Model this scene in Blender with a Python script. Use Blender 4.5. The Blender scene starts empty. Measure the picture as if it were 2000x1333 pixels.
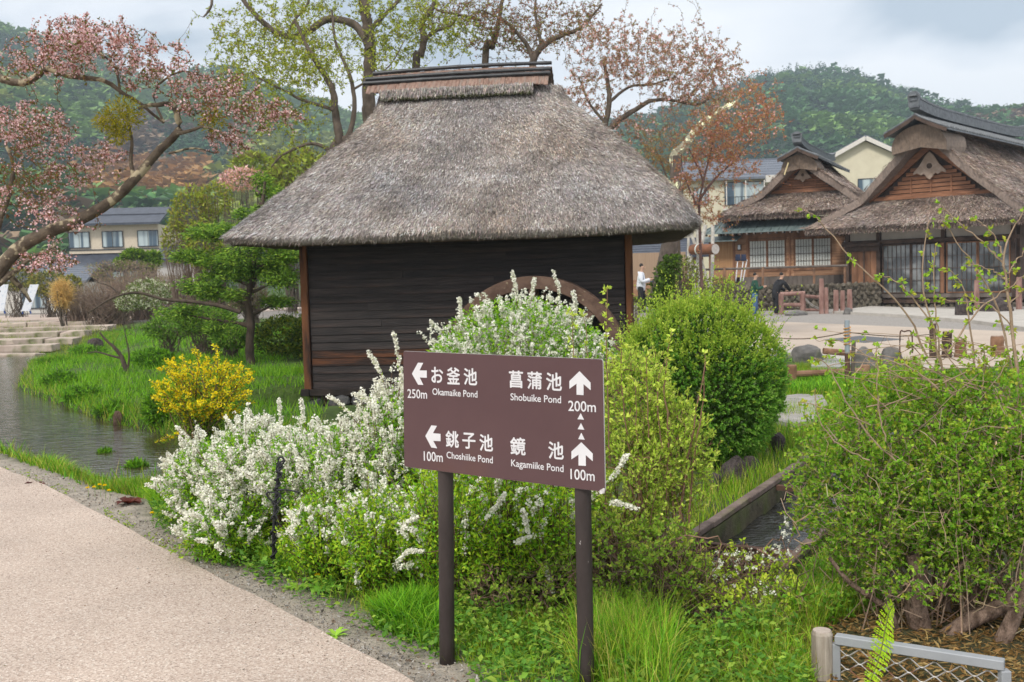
import bpy, math, random
import numpy as np
from mathutils import Vector, Matrix, Euler
rng = np.random.default_rng(11); random.seed(11)
SC = bpy.context.scene; COL = SC.collection
R = math.radians
# ------------------------------------------------------------------ camera, world, sun
F = 2000.0; PITCH = math.atan(125.5 / F); ROLL = 0.0285; CZ = 1.6
_r = np.array([1.0, 0, 0]); _u = np.array([0, math.sin(PITCH), math.cos(PITCH)]); _f = np.array([0, math.cos(PITCH), -math.sin(PITCH)])
CR = math.cos(ROLL) * _r - math.sin(ROLL) * _u; CU = math.cos(ROLL) * _u + math.sin(ROLL) * _r
cam = bpy.data.objects.new('camera', bpy.data.cameras.new('camera')); COL.objects.link(cam)
M = Matrix(((CR[0], CU[0], -_f[0], 0), (CR[1], CU[1], -_f[1], 0), (CR[2], CU[2], -_f[2], CZ), (0, 0, 0, 1)))
cam.matrix_world = M
cam.data.sensor_width = 36; cam.data.lens = F / 2000 * 36
cam.data.clip_start = 0.05; cam.data.clip_end = 6000
cam.data.dof.use_dof = True; cam.data.dof.focus_distance = 5.2; cam.data.dof.aperture_fstop = 7.1
SC.camera = cam
SUN_EL, SUN_AZ = 45, 212      # azimuth clockwise from +Y : behind the camera, to the left
W = bpy.data.worlds.new('World'); SC.world = W; W.use_nodes = True
nt = W.node_tree; nt.nodes.clear(); N = nt.nodes.new; LK = nt.links.new
out = N('ShaderNodeOutputWorld'); mixs = N('ShaderNodeMixShader'); b1 = N('ShaderNodeBackground'); b2 = N('ShaderNodeBackground')
sky = N('ShaderNodeTexSky'); sky.sky_type = 'NISHITA'; sky.sun_disc = False
sky.sun_elevation = R(SUN_EL); sky.sun_rotation = R(SUN_AZ)
LK(sky.outputs[0], b1.inputs[0]); b1.inputs[1].default_value = 0.10
tc = N('ShaderNodeTexCoord'); sep = N('ShaderNodeSeparateXYZ'); LK(tc.outputs['Generated'], sep.inputs[0])
# flat cloud deck: project the direction on a plane overhead
az = N('ShaderNodeMath'); az.operation = 'MAXIMUM'; LK(sep.outputs[2], az.inputs[0]); az.inputs[1].default_value = 0.0
ad = N('ShaderNodeMath'); ad.operation = 'ADD'; LK(az.outputs[0], ad.inputs[0]); ad.inputs[1].default_value = 0.22
dx = N('ShaderNodeMath'); dx.operation = 'DIVIDE'; LK(sep.outputs[0], dx.inputs[0]); LK(ad.outputs[0], dx.inputs[1])
dy = N('ShaderNodeMath'); dy.operation = 'DIVIDE'; LK(sep.outputs[1], dy.inputs[0]); LK(ad.outputs[0], dy.inputs[1])
cmb = N('ShaderNodeCombineXYZ'); LK(dx.outputs[0], cmb.inputs[0]); LK(dy.outputs[0], cmb.inputs[1]); cmb.inputs[2].default_value = 3.1
n1 = N('ShaderNodeTexNoise'); n1.inputs['Scale'].default_value = 1.1; n1.inputs['Detail'].default_value = 5; n1.inputs['Roughness'].default_value = .5
n1.inputs['Distortion'].default_value = .3
# one heavier cloud bank to the north-east
vd = N('ShaderNodeVectorMath'); vd.operation = 'DISTANCE'; LK(cmb.outputs[0], vd.inputs[0]); vd.inputs[1].default_value = (1.05, 1.75, 3.1)
vr = N('ShaderNodeMapRange'); vr.interpolation_type = 'SMOOTHSTEP'; vr.inputs[1].default_value = .15; vr.inputs[2].default_value = .85; vr.inputs[3].default_value = .25; vr.inputs[4].default_value = -.03; LK(vd.outputs['Value'], vr.inputs[0])
vs = N('ShaderNodeMath'); vs.operation = 'SUBTRACT'; LK(n1.outputs[0], vs.inputs[0]); LK(vr.outputs[0], vs.inputs[1])
LK(cmb.outputs[0], n1.inputs['Vector'])
rp = N('ShaderNodeValToRGB'); LK(vs.outputs[0], rp.inputs[0]); e = rp.color_ramp.elements
e[0].position = .35; e[0].color = (.42, .49, .56, 1); e[1].position = .53; e[1].color = (.86, .872, .89, 1)
e2 = rp.color_ramp.elements.new(.44); e2.color = (.72, .755, .80, 1)
LK(rp.outputs[0], b2.inputs[0]); b2.inputs[1].default_value = .82
mixs.inputs[0].default_value = .88; LK(b1.outputs[0], mixs.inputs[1]); LK(b2.outputs[0], mixs.inputs[2]); LK(mixs.outputs[0], out.inputs[0])
sl = bpy.data.lights.new('sun', 'SUN'); sl.energy = 1.5; sl.angle = R(10); sl.color = (1, .955, .88)
so = bpy.data.objects.new('sun', sl); COL.objects.link(so)
_d = Vector((math.sin(R(SUN_AZ)) * math.cos(R(SUN_EL)), math.cos(R(SUN_AZ)) * math.cos(R(SUN_EL)), math.sin(R(SUN_EL))))
so.rotation_euler = _d.to_track_quat('Z', 'Y').to_euler(); so.location = (0, -5, 30)
SC.view_settings.view_transform = 'Standard'; SC.view_settings.look = 'None'; SC.view_settings.gamma = 1
SC.view_settings.use_curve_mapping = False; SC.view_settings.exposure = 0.80
SC.cycles.max_bounces = 6; SC.cycles.transparent_max_bounces = 8; SC.cycles.volume_bounces = 0
SC.cycles.use_denoising = True
# ------------------------------------------------------------------ helpers
def ray(px, py):
    return CR * (px - 1000) / F + CU * (666.5 - py) / F + _f
def P(px, py, y):                      # the point of the place seen at photo pixel (px, py), y metres ahead
    r = ray(px, py); t = y / r[1]
    return np.array([0, 0, CZ]) + r * t
def G(px, py, z=0.0):                  # the same for a point of known height
    r = ray(px, py); t = (z - CZ) / r[2]
    return np.array([0, 0, CZ]) + r * t
def unit(a): return a / np.maximum(np.linalg.norm(a, axis=-1, keepdims=True), 1e-9)
def rvec(n): return unit(rng.normal(size=(n, 3)))
def tag(o, label=None, cat=None, group=None, kind=None):
    if label: o['label'] = label
    if cat: o['category'] = cat
    if group: o['group'] = group
    if kind: o['kind'] = kind
    return o
def empty(name, loc, rz=0, **k):
    o = bpy.data.objects.new(name, None); COL.objects.link(o); o.empty_display_size = .2
    o.location = tuple(float(v) for v in loc); o.rotation_euler = (0, 0, rz); return tag(o, **k)
def make_mesh(name, V, FL, cols=None, smooth=False):
    me = bpy.data.meshes.new(name)
    V = np.asarray(V, dtype=np.float32); me.vertices.add(len(V)); me.vertices.foreach_set('co', V.ravel())
    idx = np.concatenate([f.ravel() for f in FL]); tot = np.concatenate([np.full(len(f), f.shape[1]) for f in FL])
    me.loops.add(len(idx)); me.loops.foreach_set('vertex_index', idx.astype(np.int32))
    me.polygons.add(len(tot)); st = np.concatenate([[0], np.cumsum(tot)[:-1]])
    me.polygons.foreach_set('loop_start', st.astype(np.int32))
    me.polygons.foreach_set('use_smooth', np.full(len(tot), bool(smooth)))
    if cols is not None:
        at = me.color_attributes.new('Col', 'FLOAT_COLOR', 'POINT')
        c = np.ones((len(V), 4), dtype=np.float32); c[:, :3] = cols; at.data.foreach_set('color', c.ravel())
    me.update(); me.validate(); return me
class Acc:
    def __init__(s): s.V = []; s.F = {}; s.C = []; s.n = 0
    def add(s, V, Fs, C=None):
        V = np.asarray(V, dtype=float).reshape(-1, 3)
        if len(V) == 0: return s
        for f in ([Fs] if isinstance(Fs, np.ndarray) else Fs):
            f = np.asarray(f)
            if len(f): s.F.setdefault(f.shape[1], []).append(f + s.n)
        s.V.append(V); s.n += len(V)
        if C is None: C = (.5, .5, .5)
        C = np.asarray(C, dtype=float)
        s.C.append(np.broadcast_to(C, (len(V), 3)) if C.ndim == 1 else C); return s
    def mesh(s, name='m', smooth=False, off=None):
        V = np.concatenate(s.V)
        if off is not None: V = V - np.asarray(off)
        return make_mesh(name, V, [np.concatenate(v) for v in s.F.values()], np.concatenate(s.C), smooth)
    def build(s, name, m, parent=None, smooth=False, world=False, bevel=0, kind=None):
        off = None
        if not s.V: return None
        V = np.concatenate(s.V)
        if world and parent is not None:
            l = np.array(parent.location); a = -parent.rotation_euler[2]; V = V - l
            c, n = math.cos(a), math.sin(a); V = np.stack([V[:, 0] * c - V[:, 1] * n, V[:, 0] * n + V[:, 1] * c, V[:, 2]], 1)
        me = make_mesh(name, V, [np.concatenate(v) for v in s.F.values()], np.concatenate(s.C), smooth)
        return put(name, me, m, parent, bevel, kind)
def put(name, me, m, parent=None, bevel=0, kind=None, loc=None, rot=None):
    o = bpy.data.objects.new(name, me); COL.objects.link(o)
    if m is not None and not me.materials: me.materials.append(m)
    if parent is not None: o.parent = parent
    if loc is not None: o.location = tuple(float(v) for v in loc)
    if rot is not None: o.rotation_euler = rot
    if bevel:
        b = o.modifiers.new('bevel', 'BEVEL'); b.width = bevel; b.segments = 1; b.limit_method = 'ANGLE'
    if kind or name in ('twigs', 'stems', 'foliage', 'blossoms', 'flowers', 'needles', 'leaves', 'ivy', 'pinnae', 'wire_mesh'): o['kind'] = kind or 'stuff'
    return o
QF = np.array([[0, 3, 2, 1], [4, 5, 6, 7], [0, 1, 5, 4], [1, 2, 6, 5], [2, 3, 7, 6], [3, 0, 4, 7]])
def box(a, c, s, rot=None, col=None, jit=0.0, taper=None):
    h = np.array(s) / 2
    V = np.array([[-1, -1, -1], [1, -1, -1], [1, 1, -1], [-1, 1, -1], [-1, -1, 1], [1, -1, 1], [1, 1, 1], [-1, 1, 1]], float) * h
    if taper is not None: V[4:, :2] *= taper
    if jit: V = V + rng.normal(size=V.shape) * jit
    if rot is not None: V = V @ np.array(Euler(rot).to_matrix()).T
    a.add(V + np.array(c), QF, col); return a
def bx(c, s, **k): return box(Acc(), c, s, **k)
def bar(a, p, q, w, h, col=None):      # rectangular bar between two points
    p, q = np.array(p, float), np.array(q, float); t = unit(q - p); up = np.array([0, 0, 1.0]) if abs(t[2]) < .95 else np.array([0, 1.0, 0])
    s = unit(np.cross(t, up)); u = np.cross(s, t)
    V = [e + s * w / 2 * i + u * h / 2 * j for e in (p, q) for i, j in ((-1, -1), (1, -1), (1, 1), (-1, 1))]
    a.add(np.array(V), np.array([[0, 1, 2, 3], [7, 6, 5, 4], [0, 4, 5, 1], [1, 5, 6, 2], [2, 6, 7, 3], [3, 7, 4, 0]]), col); return a
def tubes(a, PP, RR, sides=4, col=(.2, .15, .1), cap=False):
    """PP (m,n,3) polylines, RR (m,n) radii"""
    PP = np.asarray(PP, float); RR = np.asarray(RR, float)
    if PP.ndim == 2: PP = PP[None]; RR = np.broadcast_to(RR, PP.shape[:2]) if RR.ndim < 2 else RR
    m, n, _ = PP.shape
    if m == 0: return a
    T = unit(np.gradient(PP, axis=1)); mean = unit(PP[:, -1] - PP[:, 0])
    ref = np.where(np.abs(mean[:, 2:3]) < .8, np.array([[0, 0, 1.0]]), np.array([[1.0, .1, 0]]))[:, None, :]
    U = unit(np.cross(T, np.broadcast_to(ref, T.shape))); Vv = np.cross(T, U)
    an = np.arange(sides) / sides * 2 * np.pi
    ring = U[:, :, None, :] * np.cos(an)[None, None, :, None] + Vv[:, :, None, :] * np.sin(an)[None, None, :, None]
    V = PP[:, :, None, :] + ring * RR[:, :, None, None]
    idx = np.arange(m * n * sides).reshape(m, n, sides); nx = np.roll(idx, -1, axis=2)
    Fq = np.stack([idx[:, :-1], nx[:, :-1], nx[:, 1:], idx[:, 1:]], -1).reshape(-1, 4)
    C = np.asarray(col, float)
    if C.ndim == 2: C = np.repeat(C, n * sides, axis=0)
    fl = [Fq]
    if cap: fl.append(idx[:, -1, :].reshape(-1, sides)); fl.append(idx[:, 0, ::-1].reshape(-1, sides))
    a.add(V.reshape(-1, 3), fl, C); return a
def spline(pts, n):
    """smooth curve through points, n samples"""
    p = np.asarray(pts, float); k = len(p); t = np.linspace(0, k - 1, n); i = np.clip(t.astype(int), 0, k - 2); f = (t - i)[:, None]
    q = np.vstack([2 * p[0] - p[1], p, 2 * p[-1] - p[-2]])
    a, b, c, d = q[i], q[i + 1], q[i + 2], q[i + 3]
    return .5 * ((2 * b) + (-a + c) * f + (2 * a - 5 * b + 4 * c - d) * f ** 2 + (-a + 3 * b - 3 * c + d) * f ** 3)
def leaves(a, B, D, L, Wd, C, N=None, fold=.25, tri=False):
    m = len(B)
    if m == 0: return a
    if tri:
        D = unit(D); N = rvec(m) if N is None else N; S = unit(np.cross(D, N)); L = np.broadcast_to(L, (m,))[:, None]; Wd = np.broadcast_to(Wd, (m,))[:, None]
        V = np.stack([B - S * Wd / 2, B + S * Wd / 2, B + D * L], 1); C = np.asarray(C, float); C = np.repeat(C, 3, axis=0) if C.ndim == 2 else C
        a.add(V.reshape(-1, 3), np.arange(m * 3).reshape(m, 3), C); return a
    D = unit(D); N = rvec(m) if N is None else N
    S = unit(np.cross(D, N)); Nn = np.cross(S, D)
    L = np.broadcast_to(L, (m,))[:, None]; Wd = np.broadcast_to(Wd, (m,))[:, None]
    V = np.stack([B, B + D * L * .45 + S * Wd / 2 + Nn * Wd * fold, B + D * L, B + D * L * .45 - S * Wd / 2 + Nn * Wd * fold], 1)
    i = np.arange(m)[:, None] * 4
    Fq = np.concatenate([i + np.array([[0, 1, 2]]), i + np.array([[0, 2, 3]])])
    C = np.asarray(C, float); C = np.repeat(C, 4, axis=0) if C.ndim == 2 else C
    a.add(V.reshape(-1, 3), Fq, C); return a
def discs(a, B, Nn, r, C, k=4):
    m = len(B)
    if m == 0: return a
    Nn = unit(Nn); X = unit(np.cross(Nn, rvec(m))); Y = np.cross(Nn, X); r = np.broadcast_to(r, (m,))
    an = np.arange(k) / k * 2 * np.pi
    V = B[:, None] + (X[:, None] * np.cos(an)[None, :, None] + Y[:, None] * np.sin(an)[None, :, None]) * r[:, None, None]
    C = np.asarray(C, float); C = np.repeat(C, k, axis=0) if C.ndim == 2 else C
    a.add(V.reshape(-1, 3), np.arange(m * k).reshape(m, k), C); return a
def blades(a, B, h, w, lean, C, tipc=1.25, far=False):
    """grass blades: two-segment bent ribbons, one triangle each far away"""
    m = len(B)
    if m == 0: return a
    if far:
        D = rvec(m); D[:, 2] = 0; D = unit(D) * np.broadcast_to(lean, (m,))[:, None] * .7 + [0, 0, 1.]; leaves(a, B, D, h, w, C, tri=True); return a
    az = rng.uniform(0, 2 * np.pi, m); D = np.stack([np.cos(az), np.sin(az), np.zeros(m)], 1)
    az2 = rng.uniform(0, 2 * np.pi, m); S = np.stack([np.cos(az2), np.sin(az2), np.zeros(m)], 1) * (np.broadcast_to(w, (m,)) / 2)[:, None]
    h = np.broadcast_to(h, (m,))[:, None]; lean = np.broadcast_to(lean, (m,))[:, None]; Z = np.array([[0, 0, 1.0]])
    M1 = B + Z * h * .55 + D * h * lean * .35; T = B + Z * h * (1 - lean * .35) + D * h * lean
    V = np.stack([B - S, B + S, M1 + S * .8, M1 - S * .8, T], 1); i = np.arange(m)[:, None] * 5
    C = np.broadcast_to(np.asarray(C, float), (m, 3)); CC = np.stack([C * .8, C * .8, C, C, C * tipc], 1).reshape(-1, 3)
    a.add(V.reshape(-1, 3), [i + np.array([[0, 1, 2, 3]]), i + np.array([[3, 2, 4]])], CC); return a
def cvar(c, n, v=.15, h=.06):
    """n colours around c: brightness spread v, hue spread h"""
    c = np.asarray(c, float); b = np.exp(rng.normal(0, v, (n, 1))); return np.clip(c[None] * b * np.exp(rng.normal(0, h, (n, 3))), 0, 1)
def cmix(cols, n, wts=None, v=.12):
    k = rng.choice(len(cols), n, p=wts); return np.clip(np.asarray(cols, float)[k] * np.exp(rng.normal(0, v, (n, 1))), 0, 1)
_ns = [(rng.normal(size=3), rng.uniform(0, 6.3)) for _ in range(24)]
def noise3(Q, s=1.0):
    """cheap smooth noise about -1..1 on points"""
    Q = np.asarray(Q, float) * s; o = np.zeros(Q.shape[:-1])
    for i, (d, ph) in enumerate(_ns[:12]):
        o += np.sin((Q * d).sum(-1) * (1 + .35 * i) + ph + 1.3 * np.sin((Q * _ns[i + 12][0]).sum(-1) * (.8 + .2 * i))) / (1 + .3 * i)
    return o / 3.2
# ------------------------------------------------------------------ materials
def nodes_of(name):
    m = bpy.data.materials.new(name); m.use_nodes = True; t = m.node_tree; p = t.nodes['Principled BSDF']; return m, t, p
def mat(name, c1, c2=None, scale=6, detail=5, rough=.8, bump=0, bscale=None, attr=False, objvar=0, stretch=(1, 1, 1), spec=.3, metal=0,
        contrast=(.35, .65), c3=None, s3=.8, t3=(.55, .7), coords='Object'):
    m, t, p = nodes_of(name); N = t.nodes.new; L = t.links.new
    tc = N('ShaderNodeTexCoord'); mp = N('ShaderNodeMapping'); mp.inputs['Scale'].default_value = stretch; L(tc.outputs[coords], mp.inputs[0])
    nz = N('ShaderNodeTexNoise'); nz.inputs['Scale'].default_value = scale; nz.inputs['Detail'].default_value = detail; nz.inputs['Roughness'].default_value = .6
    L(mp.outputs[0], nz.inputs['Vector'])
    rp = N('ShaderNodeMapRange'); rp.inputs[1].default_value, rp.inputs[2].default_value = contrast; L(nz.outputs[0], rp.inputs[0])
    mx = N('ShaderNodeMix'); mx.data_type = 'RGBA'; L(rp.outputs[0], mx.inputs[0])
    c2 = c2 if c2 is not None else tuple(min(1, v * 1.35) for v in c1)
    mx.inputs[6].default_value = (*c1, 1); mx.inputs[7].default_value = (*c2, 1); cur = mx.outputs[2]
    if c3 is not None:
        n3 = N('ShaderNodeTexNoise'); n3.inputs['Scale'].default_value = s3; n3.inputs['Detail'].default_value = 6; L(mp.outputs[0], n3.inputs['Vector'])
        r3 = N('ShaderNodeMapRange'); r3.inputs[1].default_value, r3.inputs[2].default_value = t3; L(n3.outputs[0], r3.inputs[0])
        m3 = N('ShaderNodeMix'); m3.data_type = 'RGBA'; L(r3.outputs[0], m3.inputs[0]); L(cur, m3.inputs[6]); m3.inputs[7].default_value = (*c3, 1); cur = m3.outputs[2]
    if attr:
        at = N('ShaderNodeVertexColor'); at.layer_name = 'Col'; m2 = N('ShaderNodeMix'); m2.data_type = 'RGBA'; m2.blend_type = 'MULTIPLY'; m2.inputs[0].default_value = 1
        L(cur, m2.inputs[6]); L(at.outputs[0], m2.inputs[7]); cur = m2.outputs[2]
    if objvar:
        oi = N('ShaderNodeObjectInfo'); mr = N('ShaderNodeMapRange'); mr.inputs[3].default_value = 1 - objvar; mr.inputs[4].default_value = 1 + objvar
        L(oi.outputs['Random'], mr.inputs[0]); hs = N('ShaderNodeHueSaturation'); L(mr.outputs[0], hs.inputs['Value']); L(cur, hs.inputs['Color']); cur = hs.outputs[0]
    L(cur, p.inputs['Base Color']); p.inputs['Roughness'].default_value = rough; p.inputs['Metallic'].default_value = metal
    p.inputs['Specular IOR Level'].default_value = spec
    if bump:
        nb = N('ShaderNodeTexNoise'); nb.inputs['Scale'].default_value = bscale or scale * 3; nb.inputs['Detail'].default_value = 6; nb.inputs['Roughness'].default_value = .65
        L(mp.outputs[0], nb.inputs['Vector']); bp = N('ShaderNodeBump'); bp.inputs['Strength'].default_value = min(1, bump); bp.inputs['Distance'].default_value = .02 * max(1, bump)
        L(nb.outputs[0], bp.inputs['Height']); L(bp.outputs[0], p.inputs['Normal'])
    return m
def leafmat(name, trans=.35, rough=.55, gain=1.0, spec=.25, tint=(1, 1, 1)):
    m, t, p = nodes_of(name); N = t.nodes.new; L = t.links.new
    at = N('ShaderNodeVertexColor'); at.layer_name = 'Col'
    mu = N('ShaderNodeMix'); mu.data_type = 'RGBA'; mu.blend_type = 'MULTIPLY'; mu.inputs[0].default_value = 1; L(at.outputs[0], mu.inputs[6]); mu.inputs[7].default_value = (gain * tint[0], gain * tint[1], gain * tint[2], 1)
    L(mu.outputs[2], p.inputs['Base Color']); p.inputs['Roughness'].default_value = rough; p.inputs['Specular IOR Level'].default_value = spec
    tr = N('ShaderNodeBsdfTranslucent'); L(mu.outputs[2], tr.inputs[0]); ms = N('ShaderNodeMixShader'); ms.inputs[0].default_value = trans
    L(p.outputs[0], ms.inputs[1]); L(tr.outputs[0], ms.inputs[2]); L(ms.outputs[0], t.nodes['Material Output'].inputs[0]); return m
M_leaf = leafmat('leaf', .4, .55, 1.75, tint=(1.0, 1.04, .62)); M_rleaf = leafmat('russet_leaf', .35, .6, 1.35); M_petal = leafmat('petal', .3, .7, 1.08, spec=.1); M_grass = leafmat('grass_blade', .35, .5, 1.4, tint=(1, 1.03, .7))
M_needle = leafmat('needle', .2, .6, 1.45, tint=(1, 1, .85))
M_twig = mat('twig_bark', (1, 1, 1), (.75, .72, .7), scale=30, rough=.85, attr=True, bump=.3)
M_bark = mat('bark', (.75, .72, .7), (1.25, 1.2, 1.15), scale=9, rough=.95, attr=True, bump=1.2, bscale=22, c3=(.62, .62, .5), s3=5, t3=(.56, .68), stretch=(1, 1, .45))
M_lich = mat('lichen_bark', (.55, .5, .46), (1.3, 1.25, 1.1), scale=6, rough=.95, attr=True, bump=1.2, bscale=18, c3=(3.2, 3.3, 2.7), s3=7, t3=(.54, .60))
M_stone = mat('grey_rock', (.11, .105, .10), (.22, .205, .19), scale=3.5, rough=.9, bump=1.5, bscale=9, objvar=.25, c3=(.13, .14, .07), s3=1.5, t3=(.6, .72))
M_bark2 = mat('shrub_bark', (.55, .5, .46), (1.45, 1.4, 1.35), scale=26, rough=.95, attr=True, bump=1.6, bscale=55, stretch=(1, 1, .5), contrast=(.38, .62))
M_asph = mat('dark_asphalt', (.10, .105, .115), (.16, .165, .175), scale=30, rough=.9, bump=.2)
M_white = mat('white_print', (.78, .78, .78), (.82, .82, .82), rough=.5)
# ------------------------------------------------------------------ terrain height
STREAM = np.array([(-24, 37, 4.5), (-19.6, 33, 3.6), (-15.9, 28, 2.6), (-10.8, 19.2, 1.4), (-6.95, 14.3, 1.12), (-4.75, 11.75, 1.12), (-3.5, 10.35, 1.15), (-1.9, 11.3, 1.0), (-.5, 13.6, .9), (.6, 14.8, .8), (2.6, 15.0, .7)])
WZ = -.30
CHA, CHB = np.array([1.18, 5.55]), np.array([3.35, 9.6])     # channel centre line (replaced below by the photo's edge)
_A, _B = G(1556, 916)[:2], G(1345, 1062)[:2]
_dir = unit(_A - _B); _nor = np.array([_dir[1], -_dir[0]])
CHW = .30
CHB = _B - _dir * 1.15 + _nor * (CHW + .03); CHA = _A + _dir * 3.2 + _nor * (CHW + .03)
def seg_dist(X, Y, a, b, wa=0, wb=0):
    ax, ay = a; bx_, by_ = b; dx, dy = bx_ - ax, by_ - ay; L2 = dx * dx + dy * dy
    t = np.clip(((X - ax) * dx + (Y - ay) * dy) / L2, 0, 1); return np.hypot(X - ax - t * dx, Y - ay - t * dy) - (wa + (wb - wa) * t)
def stream_d(X, Y):
    d = np.full(np.shape(X), 1e9)
    for i in range(len(STREAM) - 1):
        a, b = STREAM[i], STREAM[i + 1]; d = np.minimum(d, seg_dist(X, Y, a[:2], b[:2], a[2], b[2]))
    return d
def chan_d(X, Y): return seg_dist(X, Y, CHB, CHA) - CHW
PATHPX = [(-420, 730), (-200, 825), (0, 916), (75, 948), (150, 986), (240, 1034), (330, 1083), (420, 1131), (500, 1173), (600, 1226), (700, 1280), (790, 1333), (900, 1402), (1050, 1500)]
PATHE = np.array([G(x, y)[:2] for x, y in PATHPX])
def path_d(X, Y):
    """signed distance to the path edge, negative on the path"""
    d = np.full(np.shape(X), 1e9)
    for i in range(len(PATHE) - 1): d = np.minimum(d, seg_dist(X, Y, PATHE[i], PATHE[i + 1]))
    yy = np.interp(X, PATHE[:, 0], PATHE[:, 1]); return np.where(Y < yy, -d, d)
def sstep(x, a, b): t = np.clip((x - a) / (b - a), 0, 1); return t * t * (3 - 2 * t)
HC = None
def h(X, Y, fine=True):
    X = np.asarray(X, float); Y = np.asarray(Y, float)
    zr = np.interp(Y, [0, 8, 13, 22, 60, 90, 170], [0, -.03, -.12, -.22, -.22, .4, 3])
    zl = np.interp(Y, [0, 9, 14, 26, 31, 33, 36, 39, 42, 46, 90, 170], [0, 0, -.1, -.15, -.12, -.1, .0, .05, .12, .22, .4, 3])
    zs = np.interp(Y, [26, 29, 31.5, 33.7, 36.4, 39.5, 42.4, 44.5, 46, 90, 170], [-.15, -.6, -.42, -.32, -.22, -.12, -.05, .05, .22, .4, 3]); ks = sstep(-X / np.maximum(Y, 3), .365, .395) * (Y > 26); zl = zl * (1 - ks) + zs * ks
    k = sstep(-X / np.maximum(Y, 3), .12, .25); z = zr * (1 - k) + zl * k
    Q = np.stack([X, Y, np.zeros_like(X)], -1)
    n = noise3(Q, .6) * .05 + noise3(Q, 2.2) * .02
    pd = path_d(X, Y)
    plaza = sstep(Y, 20.5, 22) * sstep(X, 3, 5) * (1 - sstep(Y, 46, 50))
    z = z + n * sstep(pd, .4, 2.0) * (1 - plaza) * (1 - sstep(Y, 46, 60) * .0)
    sd = stream_d(X, Y); z = z * 1.0
    z = z + (WZ - .28 - z) * (1 - sstep(sd, -.35, .15))
    z = z + (-.9 - z) * (1 - sstep(np.hypot((X + 2.5) / 2.3, (Y - 15.7) / 1.4), .74, 1.0))
    if True:
        cd = chan_d(X, Y); z = z + (-.62 - z) * (1 - sstep(cd, -.02, .05))
    pcap = sd > 0; z = np.where(pcap & (Y < 34), np.minimum(z, WZ + .05 + .21 * sd + np.where(path_d(X, Y) < .35, 1.0, 0)), z)
    # hills
    Rr = np.hypot(X, Y); px = 1000 + F * X / np.maximum(Y, 1.0)
    ridge_y = np.interp(px, RPX[:, 0], RPX[:, 1]); H = (541 - .0285 * (px - 1000) - ridge_y) / F * 700
    H = np.where(Y > 1, H, 60); t = np.clip((Rr - 170) / (700 - 170), 0, 1.6)
    prof = np.where(t < 1, t ** 1.25, 1 - (t - 1) * .5)
    back = sstep(Rr, 165, 230); z = z + back * (H - 8) * prof
    z = z + back * noise3(Q, .012) * 9 * np.clip(t * 3, 0, 1) * np.clip((1.05 - t) * 4, .0, 1)
    return z
RPX = np.array([(-3000, 150), (-1200, 110), (-500, 90), (0, 104), (100, 116), (200, 132), (290, 180), (340, 184), (400, 158), (450, 150), (520, 175), (600, 195), (700, 235), (900, 285), (1100, 275), (1250, 235),
                (1350, 208), (1430, 176), (1500, 158), (1600, 150), (1680, 168), (1760, 198), (1850, 228), (1930, 244), (2000, 248), (2300, 230), (3000, 150), (5000, 150)], float)
def hz(x, y): return float(h(np.array([x]), np.array([y]))[0])
# ground: fan shaped grid, dense near the camera
rows = np.concatenate([np.arange(1.2, 9.0, .085), np.arange(9.0, 18, .15), np.arange(18, 50, .5), np.geomspace(50, 1150, 60)])
u = np.linspace(-1.0, 1.0, 250); u = np.sign(u) * (.62 * np.abs(u) + .9 * np.abs(u) ** 3)
GX = u[None, :] * (rows[:, None] + 1.2); GY = np.repeat(rows[:, None], len(u), 1)
GZ = h(GX, GY)
def grid_faces(nr, nc):
    i = np.arange(nr * nc).reshape(nr, nc); return np.stack([i[:-1, :-1], i[:-1, 1:], i[1:, 1:], i[1:, :-1]], -1).reshape(-1, 4)
pd = path_d(GX, GY); sd = stream_d(GX, GY)
Q = np.stack([GX, GY, GX * 0], -1); nz_ = noise3(Q, 3.5) * .16 + noise3(Q, 11) * .07
strip = 1 - sstep(pd + nz_, .25, .55)
soil = np.array([.085, .066, .045]); turf = np.array([.085, .14, .028]); dirt = np.array([.43, .375, .31]); mud = np.array([.05, .042, .03]); forest = np.array([.035, .06, .025]); grav = np.array([.30, .275, .25])
c = turf[None, None] * (1 - sstep(noise3(Q, 1.4) * .5 + .5, .5, .9)[..., None] * .35) + 0 * GX[..., None]
sh = sstep(pd, .3, 1) * (1 - sstep(GY, 6.5, 9)) * (GX > -3); c = c * (1 - sh[..., None] * .7) + soil * sh[..., None] * .7
c = c * (1 - strip[..., None]) + dirt * strip[..., None]
w = 1 - sstep(sd, -.15, .12); c = c * (1 - w[..., None]) + mud * w[..., None]
lane = sstep(GY, 21, 22) * sstep(GX, 3, 4) * (1 - sstep(GY, 55, 70)); c = c * (1 - lane[..., None]) + grav * lane[..., None]
lane = sstep(GY, 42.5, 44.5) * (GX < -3) * (1 - sstep(GY, 60, 75)); c = c * (1 - lane[..., None]) + grav * .9 * lane[..., None]
fo = sstep(GY, 75, 130); c = c * (1 - fo[..., None]) + forest * fo[..., None]
M_ground = mat('ground_soil', (.78, .78, .78), (1.22, 1.2, 1.18), scale=9, detail=9, rough=.95, attr=True, bump=1.5, bscale=45)
a = Acc(); a.add(np.stack([GX, GY, GZ], -1), grid_faces(*GX.shape), c.reshape(-1, 3)); tag(a.build('ground', M_ground, smooth=True), kind='structure')
# apron of ground beside and behind the camera
xs = np.array([-60, -20, -8, -4, -2, 0, 2, 4, 8, 20, 60.]); ys = np.array([-60, -20, -8, -3, -1, 1.0])
a = Acc(); XX, YY = np.meshgrid(xs, ys); a.add(np.stack([XX, YY, XX * 0 - .02], -1), grid_faces(*XX.shape), (.1, .12, .05)); tag(a.build('ground', M_ground), kind='structure')
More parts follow.
